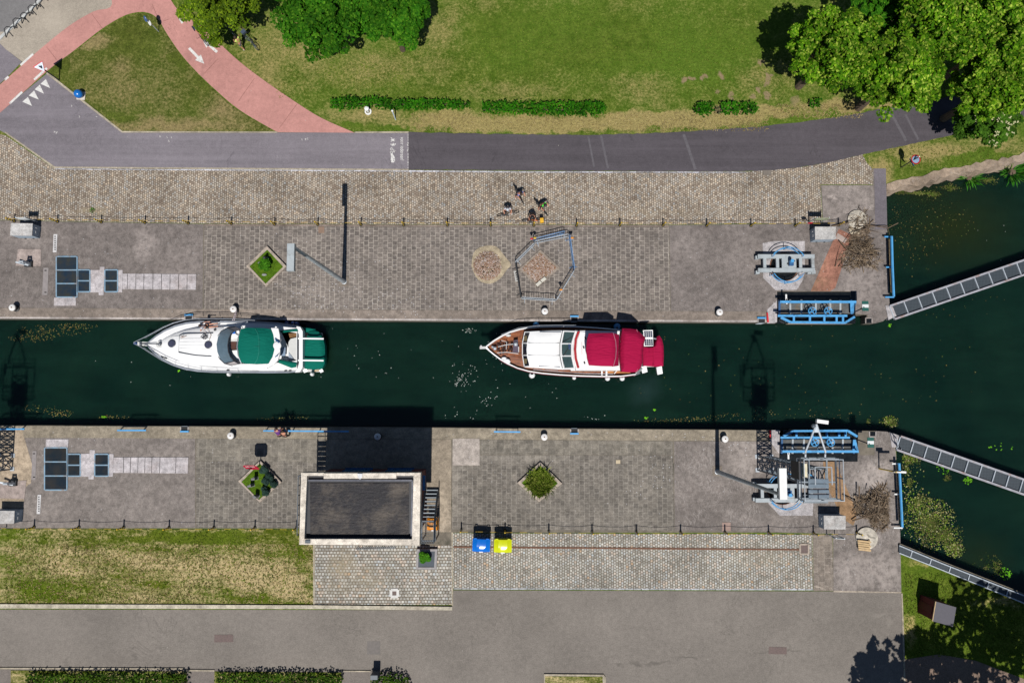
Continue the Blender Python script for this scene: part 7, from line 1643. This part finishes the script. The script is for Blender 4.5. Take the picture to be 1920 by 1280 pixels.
def shrub(label, cx, cy, z, r_, seed, mat, n=260, L=.08, name='shrub', zb=.2, cl=7):
    c = P(cx, cy, z); t = T(name, label, 'shrub', V(c.x, c.y, zb)); lv = Leaves(seed); r = lv.r
    for k in range(cl): lv.clump(c + V(r.uniform(-.6, .6) * r_, r.uniform(-.6, .6) * r_, r.uniform(-.3, .2) * r_), (r_ * .5,) * 3, n // cl * 2, L, L * .6)
    lv.build('foliage', mat, t); b = MB()
    for k in range(4): b.tube(V(c.x, c.y, zb), c + V(r.uniform(-.5, .5) * r_, r.uniform(-.5, .5) * r_, 0), .02, 4)
    b.build('stems', BARK, t)
shrub('bright green leafy shrub in the diamond bed beside the lamp head', 496, 493, .7, .55, 71, LF_S, 500)
shrub('round green shrub in the square slate planter', 797, 1045, .75, .4, 72, LF_S, 460, .09, zb=.24)
for k, (x, y, l) in enumerate(((494, 880, 'topmost'), (505, 893, 'upper right'), (498, 903, 'central'), (511, 907, 'rightmost'), (497, 921, 'lowest'))):
    shrub('blue green juniper, %s of the five beside the standing stones' % l, x, y, .5, .34, 74 + k, LF_B, 300, .06)
t = T('garden_figure', 'dark small figure standing in the diamond shrub bed', 'figurine', P(500, 484, .2)); p = P(501, 486, .2)
MB().lathe([(.1, 0), (.13, .1), (.09, .3), (.12, .45), (.08, .55), (.11, .66), (.09, .76), (.001, .82)], p, 10).build('body', DARK, t, True); MB().lathe([(.16, 0), (.16, .06)], p, 10).build('plinth', GALV, t)
for x, y, l in ((488, 493, 'upper'), (495.5, 515, 'lower')): b = MB(); b.ball(P(x, y, .26), (.2, .1, .06), 8, 5); tag(b.build('flat_stone', plain('flat_stone', A(150, 152, 150), .8)), '%s flat grey stone lying in the diamond shrub bed' % l, 'stone')
def tuft(label, cx, cy, zb, n, L, wd, spread, seed, mat, name='grass_clump', cat='plant', rad=.3, droop=.35, scatter=False):
    c = P(cx, cy, zb); lv = Leaves(seed); r = lv.r
    for k in range(n):
        a = r.uniform(0, 6.283); q = math.sqrt(r.random()) * rad
        a2 = a; a = r.uniform(0, 6.283) if scatter else a
        lv.blade(c + V(q * math.cos(a2), q * math.sin(a2), 0), V(math.cos(a) * r.uniform(.1, spread), math.sin(a) * r.uniform(.1, spread), 1), L * r.uniform(.5, 1.1), wd * r.uniform(.6, 1.2), droop)
    t = T(name, label, cat, c); lv.build('leaves', mat, t); MB().lathe([(rad * .5, 0), (rad * .35, .08), (.001, .12)], c, 10).build('root_crown', BARK, t)
LF_G = leafmat('leaf_grass', g_((92, 118, 30), (124, 148, 44), (70, 96, 22), (164, 170, 84), (104, 130, 34), (150, 158, 70)), .25)
tuft('spiky ornamental grass filling the diamond planter', 1012, 904, .22, 1300, .8, .028, 1.3, 81, LF_G, rad=.88, droop=.3, scatter=True)
LF_RD = leafmat('leaf_reed', g_((56, 132, 30), (84, 160, 44), (44, 110, 26), (120, 176, 70)), .25)
tuft('green reed clump in the water at the stone bank', 1817, 334, -1.0, 75, 1.25, .045, 1.5, 82, LF_RD, 'reed_clump', rad=.45, droop=.5)
tuft('larger green reed clump at the right edge of the stone bank', 1898, 322, -1.0, 110, 1.4, .05, 1.5, 83, LF_RD, 'reed_clump', rad=.6, droop=.5)
tuft('small green weed growing in the north cobbles', 174, 395, .0, 40, .22, .02, 1.4, 84, LF_S, 'weed', rad=.12)
# --- floating leaves, weed and litter
from mathutils import noise as MN
def flecks(name, spots, mat, seed, z=-.985, lo=.02, hi=.06, flat=.15, ragged_=False):
    lv = Leaves(seed); r = lv.r
    for (x, y, rx, ry, n) in spots:
        for k in range(n):
            a, q = r.uniform(0, 6.283), (min(1.35, abs(r.gauss(0, .55))) if ragged_ else r.random() ** .6); p = P(x + rx * q * math.cos(a), y + ry * q * math.sin(a), z); p.z += r.uniform(0, .012)
            if ragged_ and MN.noise(V(p.x * .9, p.y * .9, 3.3)) + .5 * MN.noise(V(p.x * 3, p.y * 3, 1)) < (q - .82) * 1.5: continue
            s = r.uniform(lo, hi); lv.leaf(p, V(r.uniform(-flat, flat), r.uniform(-flat, flat), 1), s, s * r.uniform(.4, .9))
    o = lv.build(name, mat); o['kind'] = 'stuff'; return o
LF_W = leafmat('leaf_weed', g_((84, 104, 40), (62, 84, 28), (110, 120, 56), (72, 96, 30), (134, 128, 80), (96, 90, 56)), .1)
flecks('floating_weed', [(1745, 985, 55, 58, 2600), (1722, 940, 30, 34, 700), (1790, 1028, 22, 18, 500), (1775, 1005, 34, 34, 800), (1668, 791, 18, 15, 420), (1710, 858, 26, 14, 420), (1700, 875, 12, 30, 200), (1776, 895, 10, 9, 90), (1720, 362, 50, 8, 420), (1690, 358, 26, 10, 300), (1752, 365, 22, 8, 220), (1780, 352, 30, 10, 200), (1855, 338, 30, 10, 250), (1870, 1065, 16, 22, 160), (1705, 905, 14, 20, 200), (1628, 792, 6, 8, 60), (1850, 1062, 40, 40, 90)], LF_W, 91, hi=.075, flat=.5, ragged_=True)
flecks('floating_leaves', [(100, 620, 70, 12, 150), (60, 632, 45, 10, 110), (145, 612, 40, 7, 70), (115, 775, 25, 8, 70), (75, 765, 30, 8, 40), (215, 782, 30, 4, 50), (560, 783, 20, 6, 40), (510, 786, 30, 4, 50), (1240, 790, 60, 6, 80), (1310, 785, 40, 5, 60), (1360, 778, 30, 4, 26), (1740, 420, 90, 50, 170), (1720, 470, 40, 50, 60), (1500, 690, 400, 80, 110), (1800, 560, 100, 40, 40), (1500, 780, 140, 14, 60)], leafmat('leaf_litter', g_((150, 124, 64), (110, 92, 48), (170, 150, 96), (96, 110, 44), (140, 150, 90)), .1), 92, hi=.05)
flecks('floating_litter', [(868, 705, 28, 30, 46), (862, 715, 14, 10, 30), (880, 620, 14, 5, 26), (915, 745, 20, 20, 16), (860, 775, 50, 14, 10), (690, 668, 200, 60, 26), (930, 680, 20, 60, 14), (1120, 782, 30, 6, 8), (1000, 740, 80, 30, 8), (1740, 985, 50, 55, 24), (1870, 470, 50, 60, 6), (350, 690, 200, 40, 14)], plain('litter_white', A(206, 212, 206), .7, var=.25), 93, lo=.02, hi=.045)
flecks('bright_green_leaves', [(195, 782, 5, 2.5, 14), (335, 695, 2, 1.5, 8), (1212, 783, 3, 2, 12), (1228, 768, 4, 2, 8), (1668, 610, 3, 4, 8), (1880, 838, 30, 10, 12), (1885, 1075, 12, 12, 60), (1815, 900, 8, 8, 40), (1770, 870, 14, 20, 40)], leafmat('leaf_lily', g_((96, 170, 30), (120, 190, 40)), .1), 94, lo=.04, hi=.09)
flecks('weed_scraps', [(1745, 985, 50, 52, 500), (1722, 940, 26, 30, 120), (1790, 1030, 20, 16, 140), (1668, 791, 14, 12, 60), (1710, 858, 20, 10, 60), (1705, 905, 30, 50, 90)], leafmat('leaf_scrap', g_((150, 170, 60), (120, 160, 40), (190, 170, 120), (90, 140, 30), (210, 200, 160)), .1), 98, z=-.96, lo=.03, hi=.08, flat=.6)
# rough tufts of grass on lawns and banks
def tufts(name, spots, mat, seed, L=.14):
    lv = Leaves(seed); r = lv.r
    for (x0, y0, x1, y1, n) in spots:
        for k in range(n):
            p = P(r.uniform(x0, x1), r.uniform(y0, y1), .01)
            for j in range(3): lv.blade(p, V(r.uniform(-1, 1), r.uniform(-1, 1), r.uniform(.5, 1.2)), L * r.uniform(.5, 1.3), .02, .3)
    o = lv.build(name, mat); o['kind'] = 'stuff'
tufts('grass_tufts', [(10, 994, 586, 1130, 3000), (1696, 1075, 1800, 1230, 900), (1800, 1110, 1915, 1230, 600)], LF_G, 95)
tufts('lawn_tufts', [(520, 90, 1500, 184, 3000), (820, 10, 1420, 100, 1500), (600, 120, 760, 172, 500), (1660, 275, 1900, 315, 500)], LF_G, 97, .09)
tufts('dry_grass_tufts', [(10, 1020, 586, 1130, 2600), (770, 212, 1440, 246, 1500), (1440, 196, 1620, 222, 400)], leafmat('leaf_straw', g_((186, 166, 112), (160, 142, 90), (206, 190, 140)), .15), 96)
# faint exhaust smoke drifting behind the cruiser
t = bpy.data.materials.new('smoke'); t.use_nodes = True; nt = t.node_tree; nt.nodes.remove(nt.nodes['Principled BSDF'])
pv = nt.nodes.new('ShaderNodeVolumePrincipled'); pv.inputs['Color'].default_value = (.55, .8, 1, 1)
tc = nt.nodes.new('ShaderNodeTexCoord'); ln = nt.nodes.new('ShaderNodeVectorMath'); ln.operation = 'LENGTH'; nt.links.new(tc.outputs['Object'], ln.inputs[0])
nz = nt.nodes.new('ShaderNodeTexNoise'); nz.inputs['Scale'].default_value = 2.2; nz.inputs['Detail'].default_value = 3; nt.links.new(tc.outputs['Object'], nz.inputs['Vector'])
ad = nt.nodes.new('ShaderNodeMath'); ad.operation = 'ADD'; nt.links.new(ln.outputs['Value'], ad.inputs[0]); nt.links.new(nz.outputs[0], ad.inputs[1])
mr = nt.nodes.new('ShaderNodeMapRange'); mr.inputs[1].default_value = 1.3; mr.inputs[2].default_value = .5; mr.inputs[3].default_value = 0; mr.inputs[4].default_value = .09
nt.links.new(ad.outputs[0], mr.inputs[0]); nt.links.new(mr.outputs[0], pv.inputs['Density']); nt.links.new(pv.outputs[0], nt.nodes['Material Output'].inputs['Volume'])
o = MB().ball((0, 0, 0), 1.0, 20, 12).build('smoke', t, None, True); o['kind'] = 'stuff'; o.location = P(1210, 732, -.4); o.scale = (2.3, 1.7, .5); o.rotation_euler = (0, 0, R(35))
